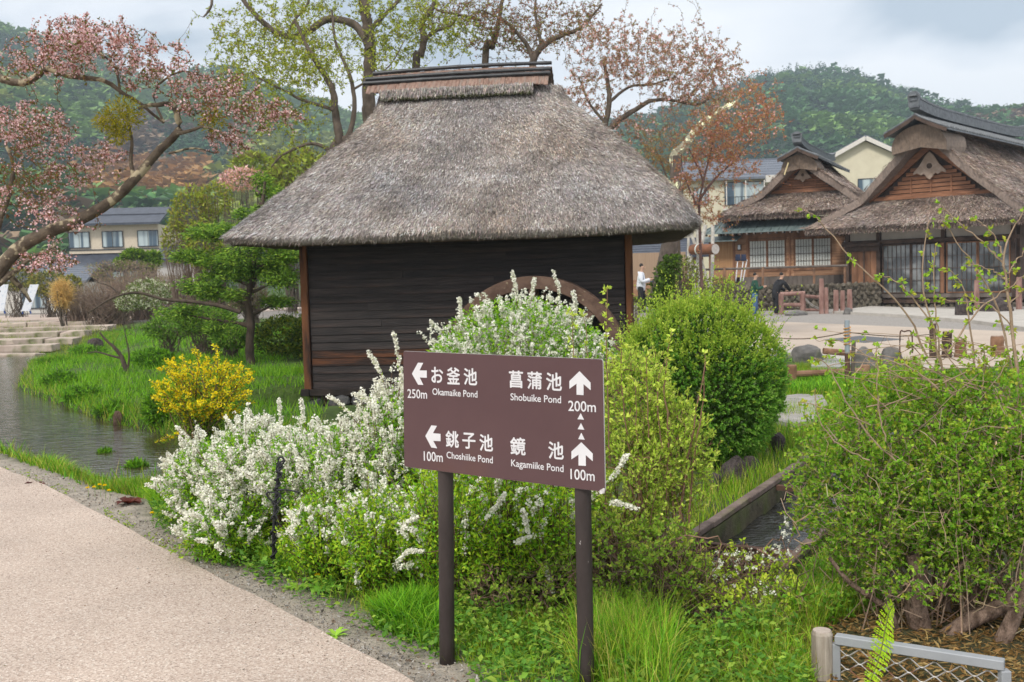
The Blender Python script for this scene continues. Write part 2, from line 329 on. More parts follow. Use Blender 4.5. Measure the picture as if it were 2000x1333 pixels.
# path: exposed aggregate
m, t, p = nodes_of('path_aggregate'); N = t.nodes.new; L = t.links.new
tcn = N('ShaderNodeTexCoord'); vo = N('ShaderNodeTexVoronoi'); vo.inputs['Scale'].default_value = 150; L(tcn.outputs['Object'], vo.inputs['Vector'])
rp = N('ShaderNodeValToRGB'); sepc = N('ShaderNodeSeparateColor'); L(vo.outputs['Color'], sepc.inputs[0]); L(sepc.outputs[0], rp.inputs[0]); el = rp.color_ramp.elements
el[0].position = 0; el[0].color = (.27, .215, .175, 1); el[1].position = 1; el[1].color = (.70, .62, .54, 1)
for pos, cc in ((.12, (.39, .29, .23)), (.5, (.51, .40, .325)), (.82, (.57, .46, .38)), (.94, (.66, .56, .47))): k = el.new(pos); k.color = (*cc, 1)
nb = N('ShaderNodeTexNoise'); nb.inputs['Scale'].default_value = .9; nb.inputs['Detail'].default_value = 6; L(tcn.outputs['Object'], nb.inputs['Vector'])
mr = N('ShaderNodeMapRange'); mr.inputs[1].default_value = .3; mr.inputs[2].default_value = .7; mr.inputs[3].default_value = .84; mr.inputs[4].default_value = 1.10; L(nb.outputs[0], mr.inputs[0])
mm = N('ShaderNodeVectorMath'); mm.operation = 'SCALE'; L(rp.outputs[0], mm.inputs[0]); L(mr.outputs[0], mm.inputs['Scale']); L(mm.outputs[0], p.inputs['Base Color'])
bp = N('ShaderNodeBump'); bp.inputs['Strength'].default_value = .5; bp.inputs['Distance'].default_value = .004; L(vo.outputs['Distance'], bp.inputs['Height']); L(bp.outputs[0], p.inputs['Normal'])
p.inputs['Roughness'].default_value = .85; M_path = m
pe = spline(np.c_[PATHE, np.zeros(len(PATHE))], 160); pe[:, :2] += np.c_[noise3(pe, 3.0), noise3(pe + 9, 3.3)] * .012
a = Acc(); n = len(pe); top = pe + [0, 0, .022]; low = pe + [0, 0, -.03]
inn = pe.copy(); inn[:, 0] -= 14; inn[:, 1] -= 12; inn[:, 2] = .022
a.add(np.vstack([low, top, inn]), np.concatenate([[[i, i + 1, n + i + 1, n + i], [n + i, n + i + 1, 2 * n + i + 1, 2 * n + i]] for i in range(n - 1)]))
path = a.build('path', M_path); tag(path, kind='structure')
# loose gravel beside the path
a = Acc(); m_ = 9000; e = pe[rng.integers(0, n, m_)]; off = rng.gamma(1.6, .13, m_)
q = e.copy(); q[:, 0] += off * .52 + rng.normal(0, .05, m_); q[:, 1] += off * .85 + rng.normal(0, .05, m_); keep = q[:, 1] < 11; q = q[keep]
q[:, 2] = h(q[:, 0], q[:, 1]) + .001; k = len(q); s = rng.gamma(2, .0018, k) + .0018
V = q[:, None, :] + rng.uniform(-1, 1, (k, 5, 3)) * s[:, None, None]; i = np.arange(k)[:, None] * 5
a.add(V.reshape(-1, 3), np.concatenate([i + np.array([[0, 1, 2]]), i + np.array([[0, 2, 3]]), i + np.array([[0, 3, 4]]), i + np.array([[1, 4, 2]])]), np.repeat(cmix([(.38, .35, .31), (.22, .2, .18), (.5, .47, .44), (.3, .22, .16)], k), 5, 0))
M_attr = mat('gravel_attr', (1, 1, 1), (.8, .8, .8), rough=.9, attr=True)
tag(a.build('gravel', M_attr), 'loose grey gravel and grit along the path edge', 'gravel', kind='stuff')
k = 2600; e = pe[rng.integers(0, n, k)]; off = -rng.exponential(.16, k); q = e.copy(); q[:, 0] += off * .52 + rng.normal(0, .05, k); q[:, 1] += off * .85; q = q[path_d(q[:, 0], q[:, 1]) < -.01]; q[:, 2] = .024; k = len(q); s = rng.gamma(2, .0009, k) + .0008
V = q[:, None, :] + rng.uniform(-1, 1, (k, 5, 3)) * s[:, None, None]; i = np.arange(k)[:, None] * 5; a2_ = Acc(); a2_.add(V.reshape(-1, 3), np.concatenate([i + np.array([[0, 1, 2]]), i + np.array([[0, 2, 3]]), i + np.array([[0, 3, 4]]), i + np.array([[1, 4, 2]])]), np.repeat(cmix([(.34, .29, .24), (.24, .20, .16), (.5, .47, .42), (.28, .2, .14)], k), 5, 0))
k = 90; B = np.c_[G(300, 1250)[0] + rng.uniform(-2.2, .8, k), rng.uniform(3.0, 7.5, k), np.full(k, .026)]; B = B[path_d(B[:, 0], B[:, 1]) < -.03]; leaves(a2_, B, rvec(len(B)) * [1, 1, .15], rng.uniform(.006, .022, len(B)), rng.uniform(.003, .010, len(B)), cmix([(.2, .11, .05), (.6, .58, .5), (.16, .18, .04)], len(B)), N=np.tile([0, 0, 1.], (len(B), 1)))
tag(a2_.build('grit', M_attr), 'scattered grit and small leaf bits blown onto the path', 'grit', kind='stuff')
# water
def water(name, c1, ripple, sc, tint=(.6, .66, .6)):
    m, t, p = nodes_of(name); N = t.nodes.new; L = t.links.new
    p.inputs['Base Color'].default_value = (*c1, 1); p.inputs['Roughness'].default_value = .04; p.inputs['Specular IOR Level'].default_value = .5
    tcn = N('ShaderNodeTexCoord'); mp = N('ShaderNodeMapping'); mp.inputs['Rotation'].default_value = (0, 0, R(30)); mp.inputs['Scale'].default_value = (1, 2.2, 1)
    L(tcn.outputs['Object'], mp.inputs[0]); n1 = N('ShaderNodeTexNoise'); n1.inputs['Scale'].default_value = sc; n1.inputs['Detail'].default_value = 4; n1.inputs['Distortion'].default_value = .6
    L(mp.outputs[0], n1.inputs['Vector']); bp = N('ShaderNodeBump'); bp.inputs['Strength'].default_value = ripple; bp.inputs['Distance'].default_value = .03
    L(n1.outputs[0], bp.inputs['Height']); L(bp.outputs[0], p.inputs['Normal']); return m
M_water = water('stream_water', (.055, .040, .024), .34, 5.5)
M_water2 = water('channel_water', (.02, .02, .018), .9, 9)
a = Acc(); cen = spline(STREAM, 80); tg = unit(np.gradient(cen[:, :2], axis=0)); nn = np.c_[tg[:, 1], -tg[:, 0]]; wdt = cen[:, 2:3] + .12
us = np.linspace(-1, 1, 9); V = np.stack([np.c_[cen[:, :2] + nn * wdt * k_, np.full(80, WZ)] for k_ in us], 1)
a.add(V, grid_faces(80, 9)); tag(a.build('stream', M_water, smooth=True), kind='structure')
# channel beside the mill: concrete walls, iron straps, fast water
c3 = lambda p2, z: np.array([p2[0], p2[1], z])
ch = empty('water_channel', (*(CHB), 0), label='narrow stone-edged mill channel with fast dark water right of the sign', cat='channel')
M_conc = mat('mossy_concrete', (.07, .06, .04), (.15, .13, .08), scale=7, rough=.9, bump=.8, c3=(.10, .13, .03), s3=2.2, t3=(.5, .66))
M_coping = mat('brown_coping', (.12, .085, .07), (.22, .165, .14), scale=10, rough=.85, bump=.6, objvar=.12, c3=(.16, .16, .06), s3=2, t3=(.58, .7))
M_rust = mat('rusty_iron', (.07, .04, .03), (.14, .075, .05), scale=12, rough=.8, bump=.4)
M_void = mat('wet_dark_stone', (.03, .027, .022), (.06, .055, .045), scale=8, rough=.5)
dv = unit(CHA - CHB); nv = np.array([dv[1], -dv[0]]); LT = np.linalg.norm(CHA - CHB)
for s in (-1, 1):
    a = Acc(); o_ = nv * s * (CHW + .03); bar(a, c3(CHB + o_, -.30), c3(CHA + o_, -.30), .06, .60); a.build('channel_wall', M_conc, ch, world=True)
    nseg = 9
    for i in range(nseg):
        q0, q1 = CHB + dv * (LT * i / nseg + .004), CHB + dv * (LT * (i + 1) / nseg - .006)
        a = Acc(); bar(a, c3(q0 + o_ * 1.0, .028), c3(q1 + o_, .028 + rng.normal(0, .003)), .062 + rng.normal(0, .003), .04); a.build('coping', M_coping, ch, world=True, bevel=.006)
for tt in (2.95, 1.2, 4.6):
    q = CHB + dv * tt; a = Acc(); bar(a, c3(q - nv * (CHW + .02), -.012), c3(q + nv * (CHW + .02), -.012), .05, .035); a.build('cross_bar', M_rust, ch, world=True)
a = Acc(); q0, q1 = CHB, CHA; na = 60; tt = np.linspace(0, 1, na); V = []
for k_ in np.linspace(-1, 1, 8):
    pt = q0[None] + (q1 - q0)[None] * tt[:, None] + nv * CHW * k_; V.append(np.c_[pt, -.13 + .020 * noise3(np.c_[pt, pt[:, 0]], 6)])
a.add(np.stack(V, 1), grid_faces(na, 8)); wo = a.build('channel_water', M_water2, smooth=True); tag(wo, kind='structure')
a = Acc(); bar(a, c3(CHB, -.6), c3(CHA, -.6), CHW * 2, .03); a.build('channel_bed', M_void, ch, world=True)
a = Acc(); bar(a, c3(CHB - dv * .03, -.32) - c3(nv * .4, 0), c3(CHB - dv * .03, -.32) + c3(nv * .4, 0), .06, .56); a.build('end_wall', M_conc, ch, world=True)
# ------------------------------------------------------------------ thatch
M_thatch = mat('thatch', (.75, .75, .75), (1.25, 1.22, 1.2), scale=14, detail=8, rough=.95, attr=True, bump=2.2, bscale=40, stretch=(1, 1, .35))
M_straw = leafmat('straw', .12, .85, spec=.05)
def thatch_strands(acc, Pn, Nn, Dn, n, L=(.07, .18), w=(.006, .013), base=(.30, .27, .25), lift=.16, fac=None, blot=1.6, tilt=.28):
    """straw ends laid down the slope; Pn/Nn/Dn sample points, normals, down-slope directions"""
    k = rng.integers(0, len(Pn), n) if fac is None else rng.choice(len(Pn), n, p=fac)
    B = Pn[k]; Nk = Nn[k]; D = Dn[k] + rng.normal(0, tilt, (n, 3)) + Nk * rng.gamma(2, lift / 2, n)[:, None]
    nb = noise3(B, blot) * .5 + noise3(B + 7, blot * 3.3) * .3
    pit = noise3(B + 31, blot * 5) > 1.05; v = np.exp(nb * .8 - pit * .8 + rng.normal(0, .45, n)); c = np.clip((np.array(base)[None] * np.exp(noise3(B + 13, blot * .6)[:, None] * np.array([[.10, .02, -.08]]))) * v[:, None] * np.exp(rng.normal(0, .05, (n, 3))), .02, .8)
    leaves(acc, B + Nk * rng.uniform(0, .012, n)[:, None], D, rng.uniform(*L, n), rng.uniform(*w, n) * 1.1, c, N=Nk + rng.normal(0, .35, (n, 3)), tri=True)
def roof_surface(rings_fn, nt_, nphi):
    T = np.linspace(0, 1, nt_); PH = np.linspace(0, 2 * np.pi, nphi, endpoint=False)
    V = np.stack([rings_fn(t, PH) for t in T])           # nt, nphi, 3
    return V
def superring(a, b, n, PH, cx=0, cy=0, z=0):
    c, s = np.cos(PH), np.sin(PH); r = (np.abs(c) ** n + np.abs(s) ** n) ** (-1 / n)
    return np.stack([cx + a * r * c, cy + b * r * s, np.full(len(PH), z) if np.isscalar(z) else z], -1)
def normals_grid(V):
    du = np.roll(V, -1, 1) - np.roll(V, 1, 1); dt = np.gradient(V, axis=0); n = np.cross(du, dt); return unit(n), unit(-dt)
def wrap_faces(nt_, nphi):
    i = np.arange(nt_ * nphi).reshape(nt_, nphi); j = np.roll(i, -1, 1); return np.stack([i[:-1], j[:-1], j[1:], i[1:]], -1).reshape(-1, 4)
# ------------------------------------------------------------------ the mill
YAW = R(-6.9); HO = np.array([-.74, 16.385, 0.0])
hut = empty('thatched_mill', HO, YAW, label='small dark timber water mill with a big grey thatched roof in the middle', cat='mill')
HW, HD = 2.64, 4.4; Z0, Z1 = -.24, 2.26
M_char = mat('charred_plank', (.013, .010, .0095), (.050, .036, .032), scale=3, detail=8, rough=.62, bump=.5, bscale=14, stretch=(.35, 1, 6), objvar=.3, spec=.35, c3=(.075, .032, .018), s3=1.3, t3=(.60, .85))
M_charbrown = mat('brown_plank', (.028, .016, .012), (.13, .048, .020), scale=2, detail=8, rough=.7, bump=.5, bscale=14, stretch=(.5, 1, 7), contrast=(.42, .62))
M_post = mat('weathered_post', (.035, .020, .015), (.17, .068, .028), scale=1.6, detail=6, rough=.8, bump=.5, bscale=16, stretch=(4, 4, .6), contrast=(.38, .55))
M_dark = mat('dark_timber', (.018, .014, .012), (.045, .033, .027), scale=4, rough=.75, bump=.4)
a = bx((0, HD / 2, (Z0 + Z1) / 2 + .05), (HW * 2 - .12, HD - .12, Z1 - Z0 - .02)); a.build('inner_wall', M_dark, hut)
def planks(face, x0, x1, nrow, hgt):
    for r_ in range(nrow):
        cuts = [x0] + sorted(rng.uniform(x0 + .8, x1 - .8, 1 if r_ % 3 else 0).tolist()) + [x1]
        for i in range(len(cuts) - 1):
            w = cuts[i + 1] - cuts[i] - .004; cx = (cuts[i] + cuts[i + 1]) / 2; z = Z0 + .10 + hgt * (r_ + .5)
            dz = rng.normal(0, .0015); a = Acc()
            box(a, (0, 0, 0), (w, .022, hgt * 1.04), rot=(R(-7 if face != 'b' else 7), 0, 0), jit=.0012)
            mm_ = M_charbrown if (r_ == 4 and face == 'f') or (r_ in (3,) and i == 0 and face == 'f') else M_char
            o = a.build('plank', mm_, hut)
            if face == 'f': o.location = (cx, -.012 + rng.normal(0, .0012), z + dz)
            elif face == 'b': o.location = (cx, HD + .012, z + dz)
            elif face == 'l': o.location = (-HW - .012, cx, z); o.rotation_euler = (0, 0, R(-90))
            else: o.location = (HW + .012, cx, z); o.rotation_euler = (0, 0, R(90))
NR = 19; PHt = (Z1 - Z0 - .10) / NR
planks('f', -HW + .09, HW - .09, NR, PHt); planks('l', .1, HD - .1, NR, PHt); planks('r', .1, HD - .1, NR, PHt)
for sx in (-1, 1):
    for yy in (-.02, HD):
        a = bx((sx * (HW - .02), yy, (Z0 + Z1) / 2 + .04), (.115, .115, Z1 - Z0 - .06), jit=.003); a.build('corner_post', M_post, hut, bevel=.008)
a = bx((0, -.02, Z0 + .045), (HW * 2 + .08, .15, .11)); a.build('sill_beam', M_dark, hut, bevel=.008)
a = bx((-HW - .02, -.105, Z0 + .05), (.14, .03, .12)); a.build('beam_end', M_dark, hut, bevel=.006)
for sx in (-1, 1): bx((sx * HW, HD / 2, Z0 + .045), (.14, HD - .2, .11)).build('sill_beam', M_dark, hut, bevel=.008)
# roof rings
RA, RB, TA, TB = 3.62, 3.22, 1.60, .40; CY = HD / 2; ZE, ZT = 2.30, 4.90; RSX = -.33
fx = [0, .10, .25, .40, .66, .87, .96, 1]; fz = [0, .062, .175, .295, .515, .745, .88, 1]
RT = [0, .05, .12, .2, .3, .4, .5, .6, .7, .8, .88, .94, 1]
RLf = [3.85, 3.74, 3.58, 3.37, 3.12, 2.89, 2.66, 2.42, 2.16, 1.92, 1.82, 1.78, 1.76]; RRt = [3.71, 3.66, 3.58, 3.43, 3.23, 3.0, 2.77, 2.50, 2.20, 1.90, 1.67, 1.56, 1.5]; RFb = [0.0, 0.05, 0.12, 0.2, 0.31, 0.42, 0.52, 0.62, 0.73, 0.83, 0.91, 0.96, 1.0]
def ring_lr(t, PH, inset, n, z):
    b = RB + (TB - RB) * np.interp(t, RT, RFb) - inset; c, s = np.cos(PH), np.sin(PH); r = (np.abs(c) ** n + np.abs(s) ** n) ** (-1 / n); aa = np.where(c > 0, np.interp(t, RT, RRt), np.interp(t, RT, RLf)) - inset
    return np.stack([aa * r * c, CY + b * r * s, np.full(len(PH), z, float)], -1)
def hut_ring(t, PH):
    V = ring_lr(t, PH, 0, 9 - 3 * t, ZE + (ZT - ZE) * t)
    V[:, 2] += (.07 * np.abs(np.cos(2 * PH)) ** 0) * 0 + .07 * (1 - t) ** 3 * (np.abs(V[:, 0]) / RA) ** 4
    return V
PHI = np.sort(np.concatenate([np.linspace(0, 2 * np.pi, 300, endpoint=False)] + [np.linspace(k - .12, k + .12, 16) for k in (math.atan2(RB, RA), np.pi - math.atan2(RB, RA), np.pi + math.atan2(RB, RA), 2 * np.pi - math.atan2(RB, RA))])) % (2 * np.pi); PHI = np.sort(PHI)
NT = 90; T = np.linspace(0, 1, NT) ** 1.0; V = np.stack([hut_ring(t, PHI) for t in T])
Nn, Dn = normals_grid(V); dis = noise3(V, 1.1) * .028 + noise3(V, 4.5) * .016 + noise3(V, 14) * .008
Vd = V + Nn * dis[..., None]
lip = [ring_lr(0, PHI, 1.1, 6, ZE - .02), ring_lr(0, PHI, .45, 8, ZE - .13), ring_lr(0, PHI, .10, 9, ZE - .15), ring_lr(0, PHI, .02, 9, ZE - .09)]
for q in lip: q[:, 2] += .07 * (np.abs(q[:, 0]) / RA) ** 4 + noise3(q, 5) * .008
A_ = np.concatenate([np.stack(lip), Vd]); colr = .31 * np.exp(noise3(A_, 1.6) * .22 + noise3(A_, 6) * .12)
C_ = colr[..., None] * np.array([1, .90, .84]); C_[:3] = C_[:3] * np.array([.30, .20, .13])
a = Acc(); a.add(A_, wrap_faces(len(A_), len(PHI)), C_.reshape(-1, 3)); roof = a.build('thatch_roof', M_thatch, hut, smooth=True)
# weights by area for sampling
ar = np.linalg.norm(np.cross(np.roll(Vd, -1, 1) - Vd, np.gradient(Vd, axis=0)), axis=-1); front = (V[..., 1] < CY + 1.2)
pr = (ar * np.where(front, 1, .12)).ravel(); pr /= pr.sum()
def jit_samples(V, Nn, Dn):
    return V.reshape(-1, 3), Nn.reshape(-1, 3), Dn.reshape(-1, 3)
a = Acc(); Ps, Ns, Ds = jit_samples(Vd, Nn, Dn); big = rng.choice(len(Ps), 300000, p=pr)
side = unit(np.cross(Ns, Ds)); Pj = Ps[big] + side[big] * rng.normal(0, .025, (len(big), 1)) + Ds[big] * rng.normal(0, .025, (len(big), 1))
thatch_strands(a, Pj, Ns[big], Ds[big], 135000, base=(.43, .375, .34), L=(.05, .13), w=(.006, .012), lift=.13, tilt=.20, blot=1.9)
# shaggy fringe on the eave edge
ek = np.arange(len(PHI)); E = Vd[0]; eo = rng.integers(0, len(PHI), 14000)
Bq = E[eo] + (np.roll(E, -1, 0)[eo] - E[eo]) * rng.uniform(0, 1, (len(eo), 1)) + np.array([0, 0, -1]) * rng.uniform(-.02, .1, (len(eo), 1))
Nq = Nn[0][eo]; Nq = unit(Nq * [1, 1, .2]); leaves(a, Bq - Nq * .03, Nq * .8 + np.array([0, 0, -.8]) + rng.normal(0, .25, Bq.shape), rng.uniform(.04, .09, len(eo)), .009, cvar((.25, .215, .185), len(eo), .45), N=Nq, tri=True)
a.build('straw', M_straw, roof, kind='stuff')
# ridge: bark cap, thatch course and bamboo poles
M_bark_sh = mat('cedar_bark', (.20, .115, .085), (.42, .28, .22), scale=5, rough=.9, bump=1, bscale=30, stretch=(5, 1, 1), attr=False, contrast=(.3, .7), c3=(.30, .24, .20), s3=3, t3=(.5, .66))
rc = lambda x: .10 * (abs(x) / 1.6) ** 2 * -0.35
for side_ in (-1, 1):
    a = Acc(); x = -1.60
    while x < 1.60:
        w = rng.uniform(.03, .075)
        for (y0, z0, y1, z1) in ((0, 5.33, -.36, 5.13), (-.30, 5.16, -.60, 4.935 - rng.uniform(0, .03))):
            th = rng.uniform(.010, .022); zz = rc(x)
            q = np.array([[x, y0, z0], [x + w * .97, y0, z0], [x + w * .97, y1, z1], [x, y1, z1]]); q[:, 1] *= -side_; q[:, 1] += CY; q[:, 2] += zz + rng.uniform(0, .008); q[:, 0] += RSX + .02
            q2 = q - [0, 0, th]; a.add(np.vstack([q2, q]), QF)
        x += w
    a.build('bark_shingle', M_bark_sh, hut, kind='stuff')
    if side_ == -1 or True:
        a = Acc(); xs = np.linspace(-1.33, 1.33, 60); prof = [(-.30, 5.02), (-.54, 4.96), (-.62, 4.90), (-.59, 4.77), (-.40, 4.77)]
        V = np.array([[[x + RSX + .03, CY + side_ * -y, z + noise3(np.array([x, y * 3, z * 3]), 5) * .012 + rc(x)] for (y, z) in prof] for x in xs]).astype(float)
        a.add(V, grid_faces(len(xs), len(prof)), (.33, .30, .28)); k = len(xs) * len(prof)
        for e_ in (V[0], V[-1]): a.add(e_, np.array([[0, 1, 2, 3, 4]]), (.2, .17, .15))
        n_ = 3600; xs_ = rng.uniform(-1.34, 1.34, n_); B = np.c_[xs_ + RSX + .03, CY + side_ * -np.full(n_, -.60) + rng.normal(0, .015, n_), rng.uniform(4.80, 4.94, n_) + rc(1) * 0]
        leaves(a, B, np.c_[rng.normal(0, .1, n_), np.full(n_, side_ * .25), np.full(n_, -1.)], rng.uniform(.05, .1, n_), .012, cvar((.40, .36, .33), n_, .35), N=np.tile([0, side_ * 1., .2], (n_, 1)))
        n_ = 1500; xs_ = rng.uniform(-1.34, 1.34, n_); B = np.c_[xs_ + RSX + .03, CY + side_ * .60 + rng.normal(0, .03, n_), rng.uniform(4.75, 4.79, n_)]
        leaves(a, B, np.c_[rng.normal(0, .2, n_), np.full(n_, side_ * .2), np.full(n_, -1.)], rng.uniform(.02, .05, n_), .02, cvar((.07, .075, .03), n_, .3))
        a.build('ridge_thatch', M_thatch, hut)
M_bamboo = mat('black_bamboo', (.012, .013, .015), (.03, .032, .036), scale=3, rough=.45, spec=.5)
def pole(p, q, r, name, par, m, k=26, sag=0.0, sides=12):
    t = np.linspace(0, 1, k)[:, None]; pts = np.array(p) * (1 - t) + np.array(q) * t; pts[:, 2] += sag * 4 * (t[:, 0] * (1 - t[:, 0])); rr = np.full(k, r); rr[::4] *= 1.13; rr = rr * np.linspace(1, .86, k)
    a = Acc(); tubes(a, pts, rr, sides, (.5, .5, .5), cap=True); return a.build(name, m, par, smooth=False)
pole((-1.58 + RSX, CY, 5.335), (1.66 + RSX, CY, 5.36), .036, 'bamboo_pole', hut, M_bamboo, sag=.03)
for sg in (-1, 1):
    pole((-1.64 + RSX, CY + sg * .33, 5.175), (1.66 + RSX, CY + sg * .30, 5.20), .036, 'bamboo_pole', hut, M_bamboo, sag=.015)
    pole((-1.66 + RSX, CY + sg * .41, 5.09), (1.66 + RSX, CY + sg * .40, 5.11), .036, 'bamboo_pole', hut, M_bamboo, sag=.01)
M_cord = mat('dark_cord', (.02, .02, .02), (.05, .05, .05))
# foundation of split stones
def stone_mesh(seed, sx=1, sy=1, sz=1, rough_=.18, sub=2, flat=.75):
    import bmesh
    bm = bmesh.new(); bmesh.ops.create_icosphere(bm, subdivisions=sub, radius=.5); rs = np.random.default_rng(seed); off = rs.normal(size=3) * 9
    V = np.array([v.co[:] for v in bm.verts]); Fc = np.array([[v.index for v in f.verts] for f in bm.faces]); bm.free()
    V = np.sign(V) * np.abs(V * 2) ** flat / 2
    for _ in range(7):
        d = unit(rs.normal(size=3)); lim = rs.uniform(.30, .46); s = V @ d; V = V - np.maximum(s - lim, 0)[:, None] * d * .9
    V = V * (1 + rough_ * noise3(V * 1 + off, 3)[:, None] * .6) * [sx, sy, sz]
    return make_mesh('stone', V, [Fc], np.full((len(V), 3), .5), smooth=False)
M_mortar = mat('brown_mortar', (.12, .075, .05), (.20, .14, .10), scale=8, rough=.95, bump=1)
bx((0, HD / 2, -.62), (HW * 2 - .05, HD - .05, .74)).build('foundation_core', M_mortar, hut)
M_fst = mat('split_foundation_stone', (.055, .055, .058), (.13, .125, .12), scale=5, rough=.85, bump=1.2, bscale=14, objvar=.35, c3=(.16, .11, .08), s3=2, t3=(.6, .75))
for r_ in range(3):
    x = -HW - .02
    while x < HW - .1:
        w = rng.uniform(.26, .46); hh = rng.uniform(.23, .29)
        me = stone_mesh(rng.integers(1e6), w * 1.06, .26, hh * 1.12, .12, 2, .62); put('stone', me, M_fst, hut, loc=(x + w / 2, -.02 + rng.normal(0, .02), Z0 - .13 - r_ * .25 + rng.normal(0, .015)), rot=(0, R(rng.normal(0, 8)), 0)); x += w
for r_ in range(2):
    y = .25
    while y < HD - .1:
        w = rng.uniform(.3, .5); me = stone_mesh(rng.integers(1e6), .26, w, .29, .12, 1, .62); put('stone', me, M_fst, hut, loc=(-HW, y + w / 2, Z0 - .13 - r_ * .25)); y += w
# ------------------------------------------------------------------ water wheel
wc = P(1047, 722, 15.75); WR = 1.44
wheel = empty('waterwheel', (wc[0], wc[1], wc[2]), YAW, label='big rusty brown water wheel against the front wall of the mill', cat='waterwheel')
M_wheel = mat('weathered_wheel', (.085, .048, .034), (.17, .105, .075), scale=4, detail=8, rough=.8, bump=.6, bscale=20, c3=(.30, .235, .15), s3=14, t3=(.66, .72))
def ring_prism(a, r0, r1, y0, y1, n=64, col=(.5, .5, .5)):
    an = np.linspace(0, 2 * np.pi, n, endpoint=False); V = []
    for (r_, y_) in ((r0, y0), (r1, y0), (r1, y1), (r0, y1)): V.append(np.c_[r_ * np.cos(an), np.full(n, y_), r_ * np.sin(an)])
    i = np.arange(4 * n).reshape(4, n); j = np.roll(i, -1, 1); Fq = np.concatenate([np.stack([i[k], i[(k + 1) % 4], j[(k + 1) % 4], j[k]], -1) for k in range(4)]); a.add(np.concatenate(V), Fq, col)
for y0 in (-.32, .24):
    a = Acc(); ring_prism(a, WR - .195, WR, y0, y0 + .06); a.build('rim', M_wheel, wheel, bevel=.006)
a = Acc(); ring_prism(a, WR - .20, WR - .17, -.26, .24); a.build('drum', M_wheel, wheel)
for k_ in range(20):
    an = k_ / 20 * 2 * math.pi; a = Acc(); box(a, (0, 0, 0), (.17, .50, .03)); o = a.build('paddle', M_wheel, wheel); o.location = ((WR - .085) * math.cos(an), -.01, (WR - .085) * math.sin(an)); o.rotation_euler = (0, -an + .35, 0)
for k_ in range(8):
    an = k_ / 8 * 2 * math.pi
    for y0 in (-.29, .27): a = Acc(); box(a, ((WR - .2) / 2, 0, 0), (WR - .2, .045, .10)); o = a.build('spoke', M_wheel, wheel, bevel=.005); o.location = (0, y0, 0); o.rotation_euler = (0, -an, 0)
a = Acc(); tubes(a, np.array([[0, -.45, 0], [0, .5, 0]]), np.array([.10, .10]), 14, cap=True); a.build('axle', M_dark, wheel)
# ------------------------------------------------------------------ the sign
D_L, D_R = 4.30, 3.735
TL, BL, TR, BR = P(787, 686, D_L), P(789, 912, D_L), P(1177, 702, D_R), P(1182, 962, D_R)
ux = unit(TR + BR - TL - BL); vz = unit((TL + TR - BL - BR) - ux * ((TL + TR - BL - BR) @ ux)); wn = np.cross(ux, vz); bc = (TL + TR + BL + BR) / 4
def PB(px, py):        # point of the board's face behind a photo pixel -> board coordinates
    r = ray(px, py); o = np.array([0, 0, CZ]); t = ((bc - o) @ wn) / (r @ wn); q = o + r * t - bc; return np.array([q @ ux, q @ vz])
post_l = G(862, 1293, 0.02); sg_ = empty('direction_sign', (*bc[:2], 0.0), label='brown direction board on two round posts with white pond names and arrows', cat='sign')
def bmat(): return Matrix(((ux[0], wn[0], vz[0], bc[0] - sg_.location[0]), (ux[1], wn[1], vz[1], bc[1] - sg_.location[1]), (ux[2], wn[2], vz[2], bc[2]), (0, 0, 0, 1)))
if wn[1] < 0: wn = -wn            # wn points away from the camera
M_board = mat('brown_board_paint', (.098, .054, .056), (.112, .063, .064), scale=2.2, rough=.6, spec=.2, c3=(.13, .065, .045), s3=1.6, t3=(.6, .8))
M_edge = mat('board_metal_edge', (.45, .42, .42), (.55, .52, .5), rough=.5)
M_spost = mat('brown_post_paint', (.036, .027, .025), (.055, .042, .039), scale=8, detail=6, rough=.5, bump=.25, c3=(.5, .46, .44), s3=38, t3=(.71, .74), stretch=(1, 1, .5))
cs = [PB(787, 686), PB(1177, 702), PB(1182, 962), PB(789, 912)]
def rounded(cs, r, n=5):
    pts = []
    for i in range(4):
        p0, p1, p2 = cs[i - 1], cs[i], cs[(i + 1) % 4]; d0, d1 = unit(p0 - p1), unit(p2 - p1)
        for k_ in range(n): t = k_ / (n - 1); A, B = p1 + d0 * r * (1 - t), p1 + d1 * r * t; pts.append(A * (1 - t) + (p1 * 1.0) * 0 + B * t if False else (1 - t) ** 2 * (p1 + d0 * r) + 2 * t * (1 - t) * p1 + t * t * (p1 + d1 * r))
    return np.array(pts)
def prism2d(a, pts, y0, y1, col=(.5, .5, .5)):
    n = len(pts); A = np.c_[pts[:, 0], np.full(n, y0), pts[:, 1]]; B = np.c_[pts[:, 0], np.full(n, y1), pts[:, 1]]
    i = np.arange(n); j = (i + 1) % n; a.add(np.vstack([A, B]), [np.arange(n)[None], np.arange(n, 2 * n)[::-1][None], np.stack([i, i + n, j + n, j], -1)], col)
def bput(a, name, m, bevel=0):
    o = a.build(name, m, sg_, bevel=bevel); o.matrix_local = bmat(); return o
rp_ = rounded(cs, .011); a = Acc(); prism2d(a, rp_, .0025, .0065); bput(a, 'board_edge', M_edge)
rp2 = rounded([c_ * .9965 for c_ in cs], .010); a = Acc(); prism2d(a, rp2, 0, .0024); bput(a, 'board', M_board)
